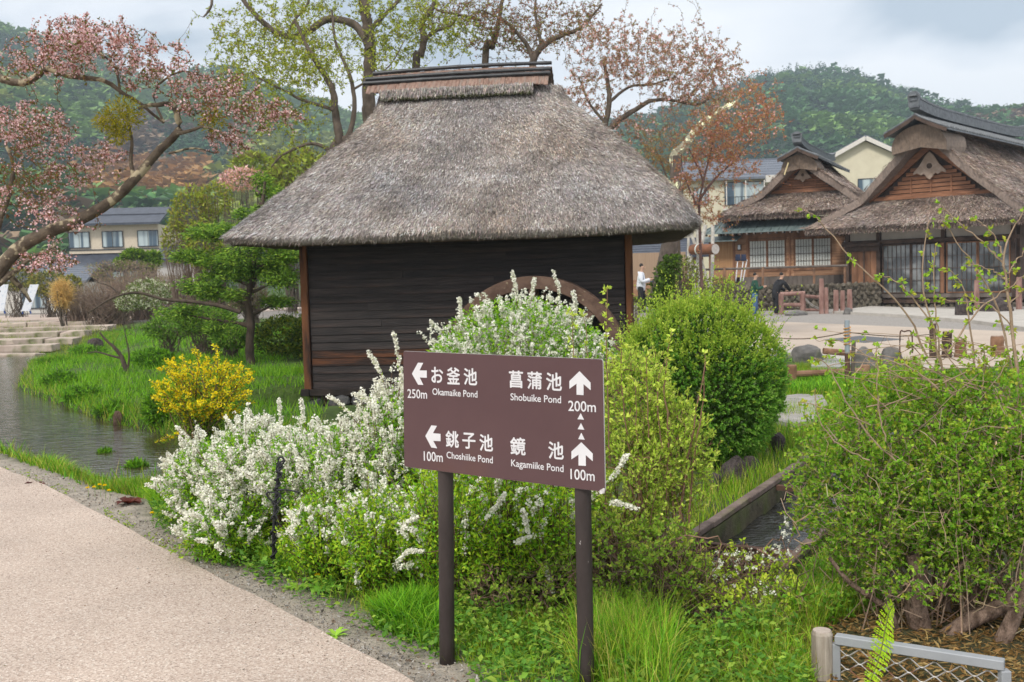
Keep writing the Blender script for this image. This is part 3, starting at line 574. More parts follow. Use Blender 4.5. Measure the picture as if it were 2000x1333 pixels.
# bent, chipped corner at the lower right
ck = [PB(760 + x / 4.165, 660 + y / 4.165) for x, y in ((1716, 1272), (1714, 1240), (1730, 1232), (1748, 1222), (1757, 1230), (1755, 1262), (1738, 1268))]
a = Acc(); prism2d(a, np.array(ck), -.003, -.0005); o = bput(a, 'torn_tape', mat('peeled_tape', (.42, .38, .37), (.75, .72, .70), scale=60, rough=.4))
for px_, dd in ((859, 4.195), (1126, 3.81)):
    tp = P(px_, 820, dd) + wn * .036; bt = G(px_ + (3.5 if px_ < 1000 else 9), 1295 if px_ < 1000 else 1372, 0.0)
    bt = np.array([P(px_ + (3 if px_ < 1000 else 8), 1290, dd)[0], tp[1], -.05]); bt[0] += wn[0] * .036
    r_ = .0325 if px_ < 1000 else .0315
    a = Acc(); tubes(a, spline([tp, (tp + bt) / 2, bt], 8) - np.array(sg_.location), np.full(8, r_), 24, cap=True); o = a.build('post', M_spost, sg_, smooth=False)
    for pl in o.data.polygons: pl.use_smooth = len(pl.vertices) == 4
    for zz in (.5,):
        q = tp * .88 + bt * .12; a = Acc(); bar(a, q - ux * .06 - wn * .012 - np.array(sg_.location), q + ux * .06 - wn * .012 - np.array(sg_.location), .012, .03); a.build('bracket', M_rust, sg_)
def text_mesh(s, off):
    cu = bpy.data.curves.new('t', 'FONT'); cu.body = s; cu.size = 1; cu.offset = off; cu.resolution_u = 4; ob = bpy.data.objects.new('t', cu); COL.objects.link(ob)
    bpy.context.view_layer.update(); dg = bpy.context.evaluated_depsgraph_get(); me = bpy.data.meshes.new_from_object(ob.evaluated_get(dg)); bpy.data.objects.remove(ob)
    V = np.array([v.co[:] for v in me.vertices]); Fc = [list(p_.vertices) for p_ in me.polygons]; bpy.data.meshes.remove(me); return V, Fc
M_print = mat('white_lettering', (.66, .64, .65), (.74, .72, .73), scale=10, rough=.45)
cpx = lambda x, y: PB(760 + x / 4.165, 660 + y / 4.165)
def put_text(s, xl, xr, ytop, bl, br, off=.0, cap=None, bold=0.0):
    V, Fc = text_mesh(s, off); cl = np.array([V[:, 0].min(), V[:, 0].max()])
    if cap: Vc, _ = text_mesh(cap, off); y0, y1 = Vc[:, 1].min(), Vc[:, 1].max()
    else: y0, y1 = V[:, 1].min(), V[:, 1].max()
    A, B, Tp = cpx(xl, bl), cpx(xr, br), cpx(xl, ytop); ex = B - A; ey = np.array([-0.0, 1.0]) * (Tp - A)[1]
    uu = (V[:, 0] - cl[0]) / (cl[1] - cl[0]); vv = (V[:, 1] - y0) / (y1 - y0)
    q = A[None] + uu[:, None] * ex + vv[:, None] * ey
    VV, FF = [], []; nb_ = len(q); hgt_ = abs(ey[1])
    for k_, (du, dv_) in enumerate(((0, 0), (1, 0), (-1, 0), (0, 1), (0, -1), (.7, .7), (-.7, .7), (.7, -.7), (-.7, -.7))[:9 if bold else 1]):
        VV += [(float(a_ + du * bold * hgt_), -.0012 - .00004 * k_, float(b_ + dv_ * bold * hgt_)) for a_, b_ in q]; FF += [[i + k_ * nb_ for i in f_] for f_ in Fc]
    me = bpy.data.meshes.new('lettering'); me.from_pydata(VV, [], FF); me.update()
    o = put('lettering', me, M_print, sg_); o.matrix_local = bmat()
for s, xl, xr, yt, bl, br in (('お', 348, 440, 238, 362, 369), ('釜', 474, 577, 242, 375, 380), ('池', 612, 716, 248, 380, 386), ('菖', 980, 1090, 268, 403, 408), ('蒲', 1128, 1242, 276, 413, 419), ('池', 1282, 1405, 284, 424, 431),
        ('銚', 465, 567, 757, 887, 894), ('子', 600, 703, 773, 898, 905), ('池', 740, 845, 785, 916, 924), ('鏡', 990, 1110, 810, 948, 956), ('池', 1300, 1420, 845, 980, 990)):
    put_text(s, xl, xr, yt, bl, br, off=0, bold=.022)
for s, xl, xr, yt, bl, br in (('250m', 152, 310, 418, 489, 497), ('Okamaike Pond', 355, 720, 411, 463, 487), ('Shobuike Pond', 990, 1400, 452, 507, 533), ('200m', 1460, 1683, 512, 595, 606),
        ('100m', 285, 438, 924, 1000, 1012), ('Choshiike Pond', 470, 845, 926, 978, 1022), ('Kagamiike Pond', 995, 1420, 990, 1044, 1093), ('100m', 1478, 1673, 1066, 1150, 1168)):
    put_text(s, xl, xr, yt, bl, br, off=0, bold=.014, cap='P' if s[0].isalpha() else '0')
for pts in (((187, 293), (236, 203), (279, 205), (249, 266), (308, 267), (308, 326), (251, 324), (280, 384), (238, 383)), ((296, 800), (345, 713), (390, 717), (358, 777), (420, 782), (420, 842), (361, 839), (393, 900), (345, 893)),
            ((1550, 272), (1640, 365), (1641, 427), (1583, 378), (1583, 467), (1526, 464), (1526, 374), (1468, 416), (1468, 352)), ((1565, 850), (1658, 943), (1658, 1005), (1601, 955), (1602, 1043), (1542, 1039), (1542, 951), (1484, 990), (1484, 926)),
            ((1560, 613), (1587, 667), (1533, 663)), ((1562, 693), (1590, 749), (1535, 744)), ((1565, 772), (1593, 830), (1539, 825))):
    q = [cpx(x, y) for x, y in pts]; me = bpy.data.meshes.new('arrow'); me.from_pydata([(float(a_), -.0012, float(b_)) for a_, b_ in q], [], [list(range(len(q)))]); me.update()
    o = put('arrow' if len(pts) > 3 else 'triangle_mark', me, M_print, sg_); o.matrix_local = bmat()
# ------------------------------------------------------------------ thatched houses on the right
M_wood = mat('brown_house_timber', (.14, .065, .034), (.29, .145, .08), scale=3, detail=7, rough=.75, bump=.4, stretch=(1, 1, .25), objvar=.15)
M_wood2 = mat('tan_board', (.26, .13, .07), (.44, .25, .145), scale=3, detail=7, rough=.8, bump=.4, stretch=(.3, 1, 3), objvar=.18)
M_grey_w = mat('grey_timber', (.085, .07, .06), (.17, .14, .12), scale=3, rough=.85, bump=.4, objvar=.15, stretch=(1, 1, .3))
M_dkwood = mat('dark_house_timber', (.045, .029, .022), (.11, .07, .052), scale=3, rough=.75, bump=.3, objvar=.15)
M_plaster = mat('pale_plaster', (.42, .385, .35), (.50, .46, .42), scale=2, rough=.9)
M_tile = mat('grey_roof_tile', (.075, .082, .092), (.16, .17, .18), scale=5, rough=.5, spec=.45, objvar=.12)
M_metal = mat('tin_roof', (.10, .135, .135), (.17, .21, .20), scale=1.5, rough=.5, spec=.4, stretch=(6, 1, 1))
M_paper = mat('shoji_paper', (.50, .52, .49), (.62, .63, .59), scale=2, rough=.9)
M_glass = mat('window_glass', (.05, .055, .06), (.22, .23, .23), scale=1.1, detail=2, rough=.08, spec=.8, contrast=(.45, .6))
M_carve = mat('pale_carving', (.30, .22, .17), (.40, .31, .25), scale=6, rough=.85)
M_gable = mat('gable_board', (.17, .075, .04), (.30, .14, .075), scale=4, rough=.75, objvar=.15, stretch=(.4, 1, 3))
M_rubble = mat('dark_rubble', (.07, .058, .042), (.17, .145, .115), scale=6, rough=.95, bump=1.5, objvar=.35, c3=(.075, .07, .035), s3=2, t3=(.55, .75))
def irimoya(root, cx, hw, wg, yf, yb, ze, zg, zt, fl=.75, base=(.29, .228, .192)):
    """thatched hip-and-gable roof; cx centre, hw eave half width, wg gable half width, yf/yb front/back eave, ze eave, zg gable foot, zt thatch top"""
    vg = yf + (hw - wg) * 1.05
    ws = np.concatenate([np.linspace(0, wg, 22), np.linspace(wg, hw, 18)[1:]])
    def zof(w):
        t = np.clip(w / hw, 0, 1); tg = wg / hw
        up = zt - (zt - zg) * (np.clip(t / tg, 0, 1) ** .88); lo = zg - (zg - ze) * ((t - tg) / (1 - tg)).clip(0, 1) ** .9
        return np.where(t < tg, up, lo)
    a = Acc(); st = Acc(); allp = []
    for s in (-1, 1):
        yfr = np.where(ws < wg, vg - fl * 1.15 + (fl * .5) * (ws / wg) ** 2, vg - fl * .65 + (yf - vg + fl * .65) * ((ws - wg) / (hw - wg)).clip(0, 1) ** .8)
        ys = np.linspace(0, 1, 46)[None, :]; Y = yfr[:, None] * (1 - ys) + (np.where(ws < wg, yb - .8, yb - (hw - ws))[:, None] * 0 + yb) * ys
        X = cx + s * np.repeat(ws[:, None], 46, 1); Z = np.repeat(zof(ws)[:, None], 46, 1)
        G_ = np.stack([X, Y, Z], -1); G_ = G_ + np.array([0, 0, 1.]) * (noise3(G_, 1.5) * .05)[..., None]
        allp.append((G_, s))
    V = np.linspace(0, 1, 30)[:, None]; xs = np.linspace(-1, 1, 50)[None, :]
    half = wg * .99 + (hw - wg * .99) * V; Xs = cx + half * xs; Ys = (vg + .15) * (1 - V) + yf * V + 0 * xs; Zs = zg - .02 - (zg - ze) * V ** .92 + 0 * xs
    K = np.stack([Xs, Ys, Zs], -1); K = K + np.array([0, 0, 1.]) * (noise3(K, 1.5) * .05)[..., None]; allp.append((K, 0))
    for G_, s in allp:
        nr, nc = G_.shape[:2]; Fq = grid_faces(nr, nc)
        nn = unit(np.cross(np.gradient(G_, axis=1), np.gradient(G_, axis=0)))
        if nn[..., 2].mean() < 0: nn = -nn
        else: Fq = Fq
        th = .32
        low = G_ - nn * th; v = np.exp(noise3(G_, 1.0) * .2 + noise3(G_, 4) * .12)[..., None] * np.array(base)
        i = np.arange(nr * nc).reshape(nr, nc); o = nr * nc; sk = []
        for e_ in (i[0], i[-1], i[:, 0], i[:, -1]): sk.append(np.stack([e_[:-1], e_[1:], e_[1:] + o, e_[:-1] + o], -1))
        a.add(np.concatenate([G_.reshape(-1, 3), low.reshape(-1, 3)]), np.concatenate([Fq, Fq[:, ::-1] + o] + sk), np.concatenate([v.reshape(-1, 3), v.reshape(-1, 3) * .8]))
        D_ = unit(np.gradient(G_, axis=0)); vis = np.ones(G_.shape[:2]); 
        ar = np.linalg.norm(np.cross(np.gradient(G_, axis=1), np.gradient(G_, axis=0)), axis=-1); pr_ = (ar * vis).ravel(); pr_ /= pr_.sum()
        if s >= 0:
            n_ = 26000 if s == 1 else 18000
        else: n_ = 10000
        kk = rng.choice(nr * nc, n_, p=pr_); Pj = G_.reshape(-1, 3)[kk] + np.gradient(G_, axis=0).reshape(-1, 3)[kk] * rng.uniform(-.5, .5, (n_, 1)) + np.gradient(G_, axis=1).reshape(-1, 3)[kk] * rng.uniform(-.5, .5, (n_, 1))
        thatch_strands(st, Pj, nn.reshape(-1, 3)[kk], D_.reshape(-1, 3)[kk], n_, L=(.12, .28), w=(.02, .04), base=tuple(1.15 * b for b in base), lift=.12, tilt=.15, blot=.9)
        # ragged cut edge
        e_ = G_[-1]; n2 = 2600; kk = rng.integers(0, len(e_) - 1, n2); B = e_[kk] + (e_[kk + 1] - e_[kk]) * rng.uniform(0, 1, (n2, 1)); B[:, 2] -= rng.uniform(.02, .25, n2)
        leaves(st, B, np.array([0, 0, -1.]) + rng.normal(0, .35, (n2, 3)), rng.uniform(.08, .16, n2), .035, cvar(tuple(.75 * b for b in base), n2, .4))
    r_ = a.build('thatch_roof', M_thatch, root, smooth=False); st.build('straw', M_straw, r_, kind='stuff')
    # gable triangle
    g = root; yy = vg - .0; zt_ = zg + (zt - zg) * .66; gw = wg * .80
    bx((cx, yy + .35, zg - .05), (wg * 1.9, .12, .2)).build('gable_beam', M_dkwood, g)
    a = Acc(); a.add(np.array([[cx - gw, yy + .2, zg], [cx + gw, yy + .2, zg], [cx, yy + .2, zt_]]), np.array([[0, 1, 2]])); a.build('gable_back', M_dkwood, g)
    nsl = 7
    for i in range(nsl):
        z = zg + .08 + (zt_ - zg) * .62 * i / nsl; w_ = gw * (1 - (z - zg) / (zt_ - zg)) * 1.7
        bx((cx, yy + .12, z), (w_, .05, (zt_ - zg) * .62 / nsl * .8)).build('gable_slat', M_gable, g)
    bx((cx, yy + .06, zg + .0), (gw * 2.05, .12, .16)).build('tie_beam', M_gable, g)
    for x_ in (-.35, 0, .35): bx((cx + x_ * gw, yy + .08, zg + (zt_ - zg) * .2), (.06, .05, (zt_ - zg) * .4)).build('gable_strut', M_gable, g)
    for s in (-1, 1):
        a = Acc(); bar(a, (cx + s * gw * 1.12, yy - .02, zg - .06), (cx, yy - .02, zt_ + .10), .08, .27); a.build('barge_board', M_gable, g)
    # carved pendant under the apex: cloud shaped plate with a round hole
    sc_ = (zt_ - zg) * .30; zc = zg + (zt_ - zg) * .62
    ox = [0, .25, .45, .62, .95, 1.0, .75, .5, .35, .15, 0]; oz = [1.0, .72, .35, .05, -.35, -.55, -.45, -.62, -.5, -.8, -.95]
    outl = [(x, z) for x, z in zip(ox, oz)] + [(-x, z) for x, z in zip(ox[-2:0:-1], oz[-2:0:-1])]
    a = Acc(); pts = np.array([(cx + x * sc_ * 1.15, z * sc_ + zc) for x, z in outl]); prism2d(a, pts, yy - .09, yy - .05); o = a.build('carved_pendant', M_carve, g)
    a = Acc(); tubes(a, np.array([[cx, yy - .095, zc], [cx, yy - .04, zc]]), np.array([.10, .10]) * sc_ / .5, 12, cap=True); a.build('boss', M_dkwood, o)
    return vg
def tile_cap(root, cx, hwc, y0, y1, z0, z1, ridge_h, up=.55, m=None):
    m = m or M_tile; n = 24; ys = np.linspace(y0, y1, n)
    lift = up * (np.abs((ys - (y0 + y1) / 2) / ((y1 - y0) / 2)) ** 5) * .22
    for s in (-1, 1):
        a = Acc(); ws = np.linspace(0, 1, 10); V = np.array([[[cx + s * hwc * w, y, z1 + (z0 - z1) * w ** .85] for w in ws] for y in ys]); V2 = V - [0, 0, .07]; nn_ = n * 10
        i = np.arange(nn_).reshape(n, 10); sk = [np.stack([e_[:-1], e_[1:], e_[1:] + nn_, e_[:-1] + nn_], -1) for e_ in (i[0], i[-1], i[:, -1])]
        a.add(np.concatenate([V.reshape(-1, 3), V2.reshape(-1, 3)]), np.concatenate([grid_faces(n, 10), grid_faces(n, 10)[:, ::-1] + nn_] + sk)); a.build('tile_slope', m, root)
        # round tile rows running down the slope
        a = Acc(); ny = int((y1 - y0) / .30)
        for k_ in range(ny + 1):
            y = y0 + .04 + (y1 - y0 - .08) * k_ / ny; pts = np.array([[cx + s * hwc * w * 1.01, y, z1 + (z0 - z1) * w ** .85 + .03] for w in ws]); tubes(a, pts, np.full(10, .055), 6, cap=True)
        a.build('tile_row', m, root, kind='stuff')
    for lv, (wd, hh) in enumerate(((.42, .11), (.36, .11), (.30, .11), (.34, .07))):
        a = Acc(); z = z1 + .03 + ridge_h * lv / 4; ext = .10 * lv
        yy = np.linspace(y0 - ext, y1 + ext, n); V = []
        for y, lf in zip(yy, lift): V.append([[cx - wd / 2, y, z + lf * (1 + lv * .25)], [cx + wd / 2, y, z + lf * (1 + lv * .25)], [cx + wd / 2, y, z + hh * ridge_h / .45 + lf * (1 + lv * .25)], [cx - wd / 2, y, z + hh * ridge_h / .45 + lf * (1 + lv * .25)]])
        V = np.array(V); i = np.arange(n * 4).reshape(n, 4); j = np.roll(i, -1, 1)
        a.add(V.reshape(-1, 3), [np.stack([i[:-1], i[1:], j[1:], j[:-1]], -1).reshape(-1, 4), i[0][None], i[-1][::-1][None]]); a.build('ridge_course', m, root)
    a = Acc(); prism2d(a, np.array([(cx - .2, z1 + ridge_h * .2 + lift[0]), (cx + .2, z1 + ridge_h * .2 + lift[0]), (cx + .26, z1 + ridge_h + lift[0] * 1.5), (cx + .1, z1 + ridge_h * 1.25 + lift[0] * 1.6), (cx - .1, z1 + ridge_h * 1.25 + lift[0] * 1.6), (cx - .26, z1 + ridge_h + lift[0] * 1.5)]), y0 - .14, y0 - .05); a.build('ridge_end_tile', m, root)
def brow(root, cx, r, y0, y1, z, mt, n=18, squash=.8):
    """arched thatch roll that fills the gable peak under the tile cap"""
    an = np.linspace(-.25, np.pi + .25, n); ys = np.linspace(y0, y1, 6)
    V = np.array([[[cx + r * math.cos(t) * (1 + .12 * k_ / 5), y, z + r * squash * math.sin(t)] for t in an] for k_, y in enumerate(ys)])
    V = V + (noise3(V, 3) * .04)[..., None]
    a = Acc(); a.add(V.reshape(-1, 3), grid_faces(6, n), (.25, .2, .165)); cvv = np.vstack([V[0], [[cx, y0 + .18, z]]]); a.add(cvv, np.array([[i, i + 1, n] for i in range(n - 1)]), (.20, .15, .115)); return a.build('gable_thatch', mt, root)
# --- big house
YB = R(-43); dB = np.array([math.cos(YB), math.sin(YB)]); b0 = P(1655, 560, 46)
big = empty('thatched_farmhouse', (b0[0], b0[1], -.22), YB, label='large thatched farmhouse with carved gable and tiled ridge at the right edge', cat='house')
irimoya(big, 3.45, 4.85, 3.05, -1.25, 12.5, 3.62, 4.78, 7.85)
tile_cap(big, 3.45, 1.30, -1.0, 13.0, 7.38, 8.05, .55, up=.75)
brow(big, 3.45, 1.15, -.62, 1.2, 6.75, M_thatch)
def curved_board(root, cx, hwc, y, z0, z1, m):
    a = Acc(); ws = np.linspace(-1, 1, 21); top = [(cx + hwc * w, z1 - (z1 - z0) * abs(w) ** .9 - .02) for w in ws]; bot = [(cx + hwc * w * .97, z1 - (z1 - z0) * abs(w) ** .9 - .17) for w in ws]
    n = 21; V = np.array([(x, y, z) for x, z in top] + [(x, y, z) for x, z in bot]); V2 = V + [0, .05, 0]; F_ = [[i, i + 1, n + i + 1, n + i] for i in range(n - 1)]
    a.add(np.vstack([V, V2]), np.array(F_ + [[q + 2 * n for q in f][::-1] for f in F_] + [[n + i, n + i + 1, 3 * n + i + 1, 3 * n + i] for i in range(n - 1)])); a.build('cap_board', m, root)
curved_board(big, 3.45, 1.32, -1.04, 7.38, 8.05, M_dkwood)
WL = 3.55                                     # wall top above the base
def lattice_window(root, x0, x1, z0, z1, y, npanel, nb, nh, mframe, mback, fw=.05, bw=.02, thick=.05, mbar=None):
    mbar = mbar or mframe
    for k_ in range(npanel):
        a0 = x0 + (x1 - x0) * k_ / npanel; a1 = x0 + (x1 - x0) * (k_ + 1) / npanel; yo = y + (.03 if k_ % 2 else 0); a = Acc()
        for c_, s_ in ((((a0 + fw / 2), yo, (z0 + z1) / 2), (fw, thick, z1 - z0)), (((a1 - fw / 2), yo, (z0 + z1) / 2), (fw, thick, z1 - z0)), (((a0 + a1) / 2, yo, z0 + fw / 2), (a1 - a0 - 2 * fw, thick, fw)), (((a0 + a1) / 2, yo, z1 - fw / 2), (a1 - a0 - 2 * fw, thick, fw))): box(a, c_, s_)
        f = a.build('window', mframe, root)
        bx(((a0 + a1) / 2, yo + .01, (z0 + z1) / 2), (a1 - a0 - 2 * fw, .006, z1 - z0 - 2 * fw)).build('pane', mback, f)
        for i in range(1, nb): bx((a0 + fw + (a1 - a0 - 2 * fw) * i / nb, yo - .012, (z0 + z1) / 2), (bw, .02, z1 - z0 - 2 * fw)).build('bar', mbar, f)
        for i in range(1, nh): bx(((a0 + a1) / 2, yo - .034, z0 + fw + (z1 - z0 - 2 * fw) * i / nh), (a1 - a0 - 2 * fw, .02, bw)).build('bar', mbar, f)
bx((3.6, 5.6, 1.9), (7.1, 10.6, 3.2)).build('inner_wall', M_dkwood, big)
for s_ in (0, 1.43, 4.22, 6.98): bx((s_, .06, 1.98), (.17, .17, 3.1)).build('post', M_dkwood, big, bevel=.01)
for s_, w_ in ((-.32, .3),): pass
for a0, a1 in ((.10, 1.33), (1.54, 4.12), (4.32, 6.88)): bx(((a0 + a1) / 2, .12, 3.22), (a1 - a0, .06, .50)).build('plaster_panel', M_plaster, big)
bx((3.5, .0, 2.86), (7.4, .12, .16)).build('lintel', M_dkwood, big); bx((.72, -.14, 2.78), (1.75, .22, .12)).build('door_hood', M_dkwood, big); bx((.72, -.06, 2.60), (1.6, .1, .22)).build('lintel', M_dkwood, big)
for k_ in range(4):
    x = .20 + k_ * .29; bx((x + .14, .04, 1.50), (.275, .04, 1.98)).build('door_board', M_wood, big)
bx((.78, .0, 1.5), (.07, .06, 1.98)).build('door_stile', M_dkwood, big); bx((.75, .0, .50), (1.35, .1, .10)).build('door_sill', M_grey_w, big)
bx((.75, .02, .34), (1.4, .06, .22)).build('base_board', M_grey_w, big)
lattice_window(big, 1.60, 4.10, .62, 2.74, .04, 2, 6, 4, M_dkwood, M_glass, mbar=M_dkwood); lattice_window(big, 4.34, 6.86, .62, 2.74, .04, 2, 6, 4, M_wood, M_glass, mbar=M_dkwood)
bx((4.2, -.03, 2.0 - .32), (.14, .06, 2.1)).build('window_post', M_wood, big)
bx((4.2, -.02, .52), (5.5, .14, .16)).build('sill', M_grey_w, big); bx((4.2, .03, .32), (5.5, .06, .24)).build('base_board', M_dkwood, big)
bx((1.45, -.18, .28), (.12, .12, 1.0)).build('porch_post', M_grey_w, big)
bx((3.6, 5.7, .02), (7.1, 10.9, .30)).build('foundation', M_rubble, big)
for k_ in range(26): put('stone', stone_mesh(k_ % 5 + 50, .34, .2, .24, .15, 1, .7), M_rubble, big, loc=(.2 + k_ * .27, .14, .06 + rng.normal(0, .02)), rot=(0, R(rng.uniform(0, 360)), 0))
# things seen in the house window: teal box
t_ = P(1790, 560, 45.2)
# --- second house
YC = R(-27); c0 = P(1385, 560, 52); zb2 = .95
mid = empty('thatched_cottage', (c0[0], c0[1], zb2), YC, label='smaller thatched cottage with white paper windows, left of the large farmhouse', cat='house')
irimoya(mid, 4.6, 3.75, 2.05, -1.15, 8.5, 3.42, 4.45, 6.30)
tile_cap(mid, 4.6, .95, -.65, 8.8, 5.95, 6.42, .40, up=.7)
brow(mid, 4.6, .85, -.35, 1.0, 5.45, M_thatch); curved_board(mid, 4.6, .97, -.68, 5.95, 6.42, M_dkwood)
bx((4.1, 4.1, 1.6), (7.3, 7.9, 3.1)).build('inner_wall', M_dkwood, mid)
a = Acc(); q = np.array([[-.2, -1.25, 2.50], [6.2, -1.25, 2.50], [6.2, .1, 3.05], [.6, .1, 3.05]]); a.add(np.vstack([q - [0, 0, .05], q]), QF); lean = a.build('tin_roof', M_metal, mid)
for k_ in range(17):
    x0_ = -.1 + k_ * .385; bar(a := Acc(), (x0_, -1.25, 2.53), (max(x0_, .62), .1, 3.08), .04, .03); a.build('seam', M_metal, lean)
a = Acc(); q = np.array([[-.3, -1.0, 2.13], [1.7, -1.0, 2.13], [1.7, .0, 2.38], [-.3, .0, 2.38]]); a.add(np.vstack([q - [0, 0, .05], q]), QF); a.build('tin_roof', M_metal, mid)
for k_ in range(18): bx((.2 + k_ * .345, -1.1, 2.41), (.07, .35, .09)).build('rafter_end', M_grey_w, mid)
bx((4, -.03, 2.35), (5.0, .05, .30)).build('wall_board', M_wood, mid)
for k_ in range(13):
    z = .30 + k_ * .148
    for a0, a1 in ((1.35, 2.02), (3.88, 4.25), (6.05, 7.6)):
        bx(((a0 + a1) / 2, -.01, z + .07), (a1 - a0, .05, .142)).build('wall_board', M_wood2, mid)
for a0, a1 in ((2.02, 3.88), (4.25, 6.05)):
    bx(((a0 + a1) / 2, -.01, .44), (a1 - a0, .05, .28)).build('wall_board', M_wood2, mid)
    bx(((a0 + a1) / 2, -.03, .60), (a1 - a0 + .1, .09, .07)).build('window_ledge', M_wood, mid); bx(((a0 + a1) / 2, -.03, 2.15), (a1 - a0 + .1, .09, .07)).build('window_head', M_wood, mid)
    lattice_window(mid, a0 + .03, a1 - .03, .64, 2.11, -.01, 2, 6, 4, M_wood, M_paper, fw=.05, bw=.018, mbar=M_dkwood)
bx((.70, -.03, .95), (1.15, .05, 2.35)).build('reed_door', mat('reed_panel', (.28, .15, .07), (.42, .24, .12), scale=4, rough=.9, stretch=(14, 1, .2)), mid)
for x_ in (.08, 1.3, 2.0, 4.06): bx((x_, -.05, 1.2), (.09, .08, 2.5)).build('post', M_wood, mid)
for x_ in (1.62, 6.7):
    lm = bx((x_, -.16, 1.78), (.16, .14, .30)).build('wall_lamp', M_dkwood, mid); bx((x_, -.17, 1.79), (.12, .15, .22)).build('lamp_glass', mat('lamp_shade', (.5, .55, .62), (.6, .65, .7)), lm)
for k_ in range(24): bx((1.7 + k_ * .25, -.30, .0), (.02, .02, .62)).build('lattice_bar', M_grey_w, mid)
bx((4.6, -.27, -.02), (5.9, .02, .62)).build('lattice_back', M_grey_w, mid)
for x_ in (4.0, 5.2): a = Acc(); bar(a, (x_, -.5, 4.6), (x_ - .18 if x_ < 4.6 else x_, -.62, 5.35), .05, .03); 
bx((4, 4, -.5), (7.6, 8.5, 1.0)).build('foundation', M_rubble, mid)
# pale bamboo stays on the cottage gable
for (p1_, p2_) in (((1532, 342), (1540, 318)), ((1593, 336), (1593, 314))):
    A, B = P(*p1_, 49.6), P(*p2_, 49.6); a = Acc(); tubes(a, np.array([A, B]), np.array([.035, .03]), 8, cap=True); a.build('bamboo_stay', mat('pale_bamboo', (.6, .48, .25), (.7, .58, .34)), mid, world=True)
# ------------------------------------------------------------------ modern houses
M_cream = mat('cream_render', (.60, .54, .40), (.66, .60, .45), scale=1.5, rough=.9)
M_slate = mat('blue_grey_roof', (.12, .135, .165), (.17, .185, .215), scale=2, rough=.6, spec=.3, stretch=(1, 6, 1))
M_trim = mat('pale_trim', (.60, .56, .50), (.68, .64, .58), rough=.7)
M_glass2 = mat('blue_window', (.05, .09, .13), (.45, .52, .53), scale=.5, detail=1, rough=.15, spec=.7, stretch=(3, 1, .1), contrast=(.42, .5))
M_frame = mat('dark_frame', (.03, .035, .045), (.05, .055, .065), rough=.5)
def house_gable(name, loc, rz, w, d, hw_, rise, over=.5, label='', mw=None, mr=None, ridge='y'):
    e = empty(name, loc, rz, label=label, cat='house'); mw = mw or M_cream; mr = mr or M_slate
    bx((0, d / 2, hw_ / 2), (w, d, hw_)).build('wall', mw, e)
    if ridge == 'y':
        a = Acc(); a.add(np.array([[-w / 2, 0, hw_], [w / 2, 0, hw_], [0, 0, hw_ + rise * (w / 2) / (w / 2 + over)], [-w / 2, d, hw_], [w / 2, d, hw_], [0, d, hw_ + rise * (w / 2) / (w / 2 + over)]]), [np.array([[0, 1, 2], [5, 4, 3]]), np.array([[0, 3, 4, 1]])]); a.build('gable_wall', mw, e)
        for s in (-1, 1):
            X = s * (w / 2 + over); zb = hw_ - rise * over / (w / 2 + over) * 0 - .05; q = np.array([[0, -over, hw_ + rise], [X, -over, zb], [X, d + over, zb], [0, d + over, hw_ + rise]]); a = Acc(); a.add(np.vstack([q, q + [0, 0, .16]]), QF); a.build('roof', mr, e)
            a = Acc(); bar(a, (0, -over - .03, hw_ + rise - .06), (X, -over - .03, zb - .06), .06, .3); a.build('barge_board', M_trim, e)
    else:
        for s in (0, 1):
            ya, yb_ = (-over, d / 2) if s == 0 else (d + over, d / 2); q = np.array([[-w / 2 - over, ya, hw_ - .05], [w / 2 + over, ya, hw_ - .05], [w / 2 + over - .0, yb_, hw_ + rise], [-w / 2 - over, yb_, hw_ + rise]]); a = Acc(); a.add(np.vstack([q, q + [0, 0, .16]]), QF); rf = a.build('roof', mr, e)
            for k_ in range(1, 7):
                t_ = k_ / 7; a = Acc(); yy = ya * (1 - t_) + yb_ * t_; z = (hw_ - .05) * (1 - t_) + (hw_ + rise) * t_ + .165; bar(a, (-w / 2 - over, yy, z), (w / 2 + over, yy, z), .05, .025); a.build('roof_seam', mr, rf)
        a = Acc(); box(a, (0, d / 2, hw_ + rise + .14), (w + 2 * over, .3, .16)); a.build('ridge', mr, e)
    return e
def win(e, x, z, w, hgt, y=-.02, n=2, mg=None):
    a = Acc(); fw = .06
    for c_, s_ in (((x - w / 2, y, z), (fw, .08, hgt)), ((x + w / 2, y, z), (fw, .08, hgt)), ((x, y, z - hgt / 2), (w, .08, fw)), ((x, y, z + hgt / 2), (w, .08, fw))): box(a, c_, s_)
    f = a.build('window', M_frame, e); 
    for k_ in range(n): bx((x - w / 2 + w * (k_ + .5) / n, y + .01, z), (w / n - .05, .03, hgt - .06)).build('pane', mg or M_glass2, f)
    return f
g0 = P(1683, 520, 76); e = house_gable('cream_house', (g0[0] + .3, g0[1], -.2), R(-12), 5.0, 10, 9.75, 1.5, .45, 'cream rendered house with a plain gable behind the thatched farmhouse roof'); win(e, 0.6, 7.6, 2.2, 1.3)
g0 = P(1440, 520, 74); hb = house_gable('balcony_house', (g0[0], g0[1], -.2), R(-6), 7.6, 8, 8.3, 1.6, .5, 'cream house with blue-grey roof and railed balcony left of the cottage', ridge='x')
win(hb, .6, 7.3, 2.8, 1.6, n=4)
for k_ in range(14): bx((-.8 + k_ * .22, -.6, 6.6), (.03, .03, .8)).build('baluster', M_frame, hb)
bx((.6, -.6, 7.02), (3.2, .05, .05)).build('balcony_rail', M_frame, hb); bx((.6, -.32, 6.15), (3.2, .65, .12)).build('balcony_floor', M_trim, hb); win(hb, .6, 4.4, 2.6, 1.4, n=3); win(hb, -2.5, 7.2, 1.0, 1.2, n=1)
